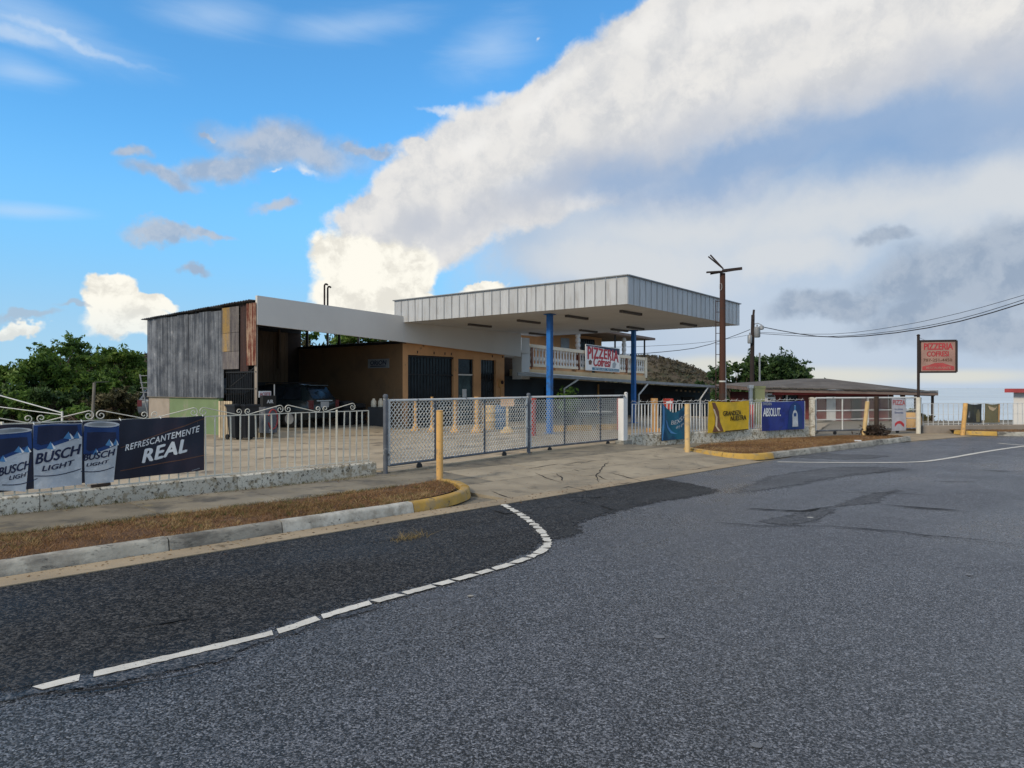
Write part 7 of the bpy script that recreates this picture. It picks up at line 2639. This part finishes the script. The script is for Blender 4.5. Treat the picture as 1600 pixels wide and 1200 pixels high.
for (px, bz, D, ty, wd, mt, lab) in ((25, -.6, 33, 610, 1.5, 'leaf', 'green bush low at the left edge behind the pale rails'), (88, -.6, 34, 604, 1.6, 'leaf_dark', 'dark bush behind the low thin rail post'), (135, -.6, 35, 618, 1.3, 'leaf_dry', 'half-dry bush behind the grey crossbar post'),
                                     (178, -.6, 34, 606, 1.4, 'leaf_dry', 'dry twiggy bush left of the grey half hidden vehicle'), (210, -.6, 37, 600, 1.2, 'leaf_dark', 'dark bush behind the mast with crossbars'), (-20, -.6, 33, 600, 1.6, 'leaf_dark', 'dark bush at the very left end of the trees'), (55, -.8, 36, 590, 1.6, 'leaf_dark', 'dense dark bush below the bright green tree'), (160, -.8, 38, 588, 1.5, 'leaf', 'green bush right of the grey crossbar post'), (108, -.5, 31, 628, 1.2, 'leaf', 'small bright bush in front of the dark ones near the navy banner')):
    tree('bush', lab, px, bz, D, ty, wd, M[mt], 6000, .14, 28, .06, .05, 'bushes left of the shed', cat='bush')
for (px, bz, D, ty, wd, lab) in ((452, -1.5, 50, 492, 3.0, 'tree glimpsed at the left of the gap above the bay wall'), (505, -1.5, 52, 498, 3.0, 'tree glimpsed in the middle of the gap above the bay wall'), (565, -1.5, 52, 500, 3.2, 'tree glimpsed at the right of the gap above the bay wall')):
    tree('broadleaf_tree', lab, px, bz, D, ty, wd, M['leaf_dry'] if px == 505 else M['leaf'], 6500, .2, 34, .14, .2, 'trees behind the filling station')
tree('broadleaf_tree', 'thin treetop peeping over the white front board beside the canopy', 601, -1.5, 50, 478, 1.0, M['leaf_dark'], 900, .15, 14, .12, .3)
tree('mango_tree', 'broad round dark tree behind the pink house', 1203, -4.5, 62, 544, 4.6, M['leaf_dark'], 42000, .20, 190, .3, .2, None)
tree('broadleaf_tree', 'dark tree between the tall brown pole and the round tree', 1143, -4.5, 61, 560, 3.0, M['leaf_dark'], 10000, .22, 44, .2, .12)
tree('broadleaf_tree', 'green crown at the right shoulder of the round dark tree', 1252, -4.5, 64, 562, 2.6, M['leaf_dark'], 10000, .22, 44, .2, .12)
for (px, D, ty, wd, lab) in ((1394, 48, 634, 1.6, 'green shrub seen under the open carport'), (1452, 52, 647, 1.9, 'grey-green shrub right of the sign pole'), (1482, 56, 655, 1.6, 'low pale shrub in the gap before the leaning orange bollard'), (1425, 55, 642, 1.6, 'shrub behind the round ochre tank')):
    tree('bush', lab, px, -5.0, D, ty, wd, M['leaf_dry'] if px != 1394 else M['leaf'], 2600, .2, 18, .08, .1, 'shrubs below the far gate', cat='bush')
# brush heap beside the leaning bollard
P = at(1366, 681, .11)
bh = thing('brush_heap', 'heap of dark cut brush at the foot of the far leaning bollard', 'brush heap', P)
tm_ = MB()
for k in range(22):
    a = rnd.uniform(0, 6.28)
    q0 = P + Vector((rnd.gauss(0, .12), rnd.gauss(0, .1), 0))
    q1 = q0 + Vector((math.cos(a) * .28, math.sin(a) * .2, rnd.uniform(.05, .35)))
    tm_.tube([q0, (q0 + q1) / 2 + Vector((0, 0, .05)), q1], .010, 4)
part('stick', tm_, M['bark'], bh)
leaf_cloud('foliage', np.array(P) + np.array([0, 0, .14]) + rng.normal(0, 1, (700, 3)) * np.array([.17, .14, .09]), .06, M['dark_brown'], bh)
# scrub bits seen at the wall foot and litter
for k, (px, py) in enumerate(((1340, 690), (158, 764))):
    P = at(px, py, .12 if k == 0 else .31)
    if k == 0:
        solo('litter', MB().slab([P + Vector((x, y, .01)) for x, y in ((-.09, -.03), (.08, -.05), (.10, .04), (-.06, .06))], (0, 0, .03)), M['ink_white'], P, 'scrap of white litter on the second grass island', 'litter')
    else:
        P = FP + dA * hit(FP, dA, 155) - nA * .03 + Vector((0, 0, .31))
        solo('timber_scrap', MB().bar(P - dA * .10 + Vector((0, 0, .022)), P + dA * .12 + Vector((0, 0, .032)), .05, .035), M['dark_brown'], P, 'rotten dark timber scrap on the low wall under the navy banner', 'timber')
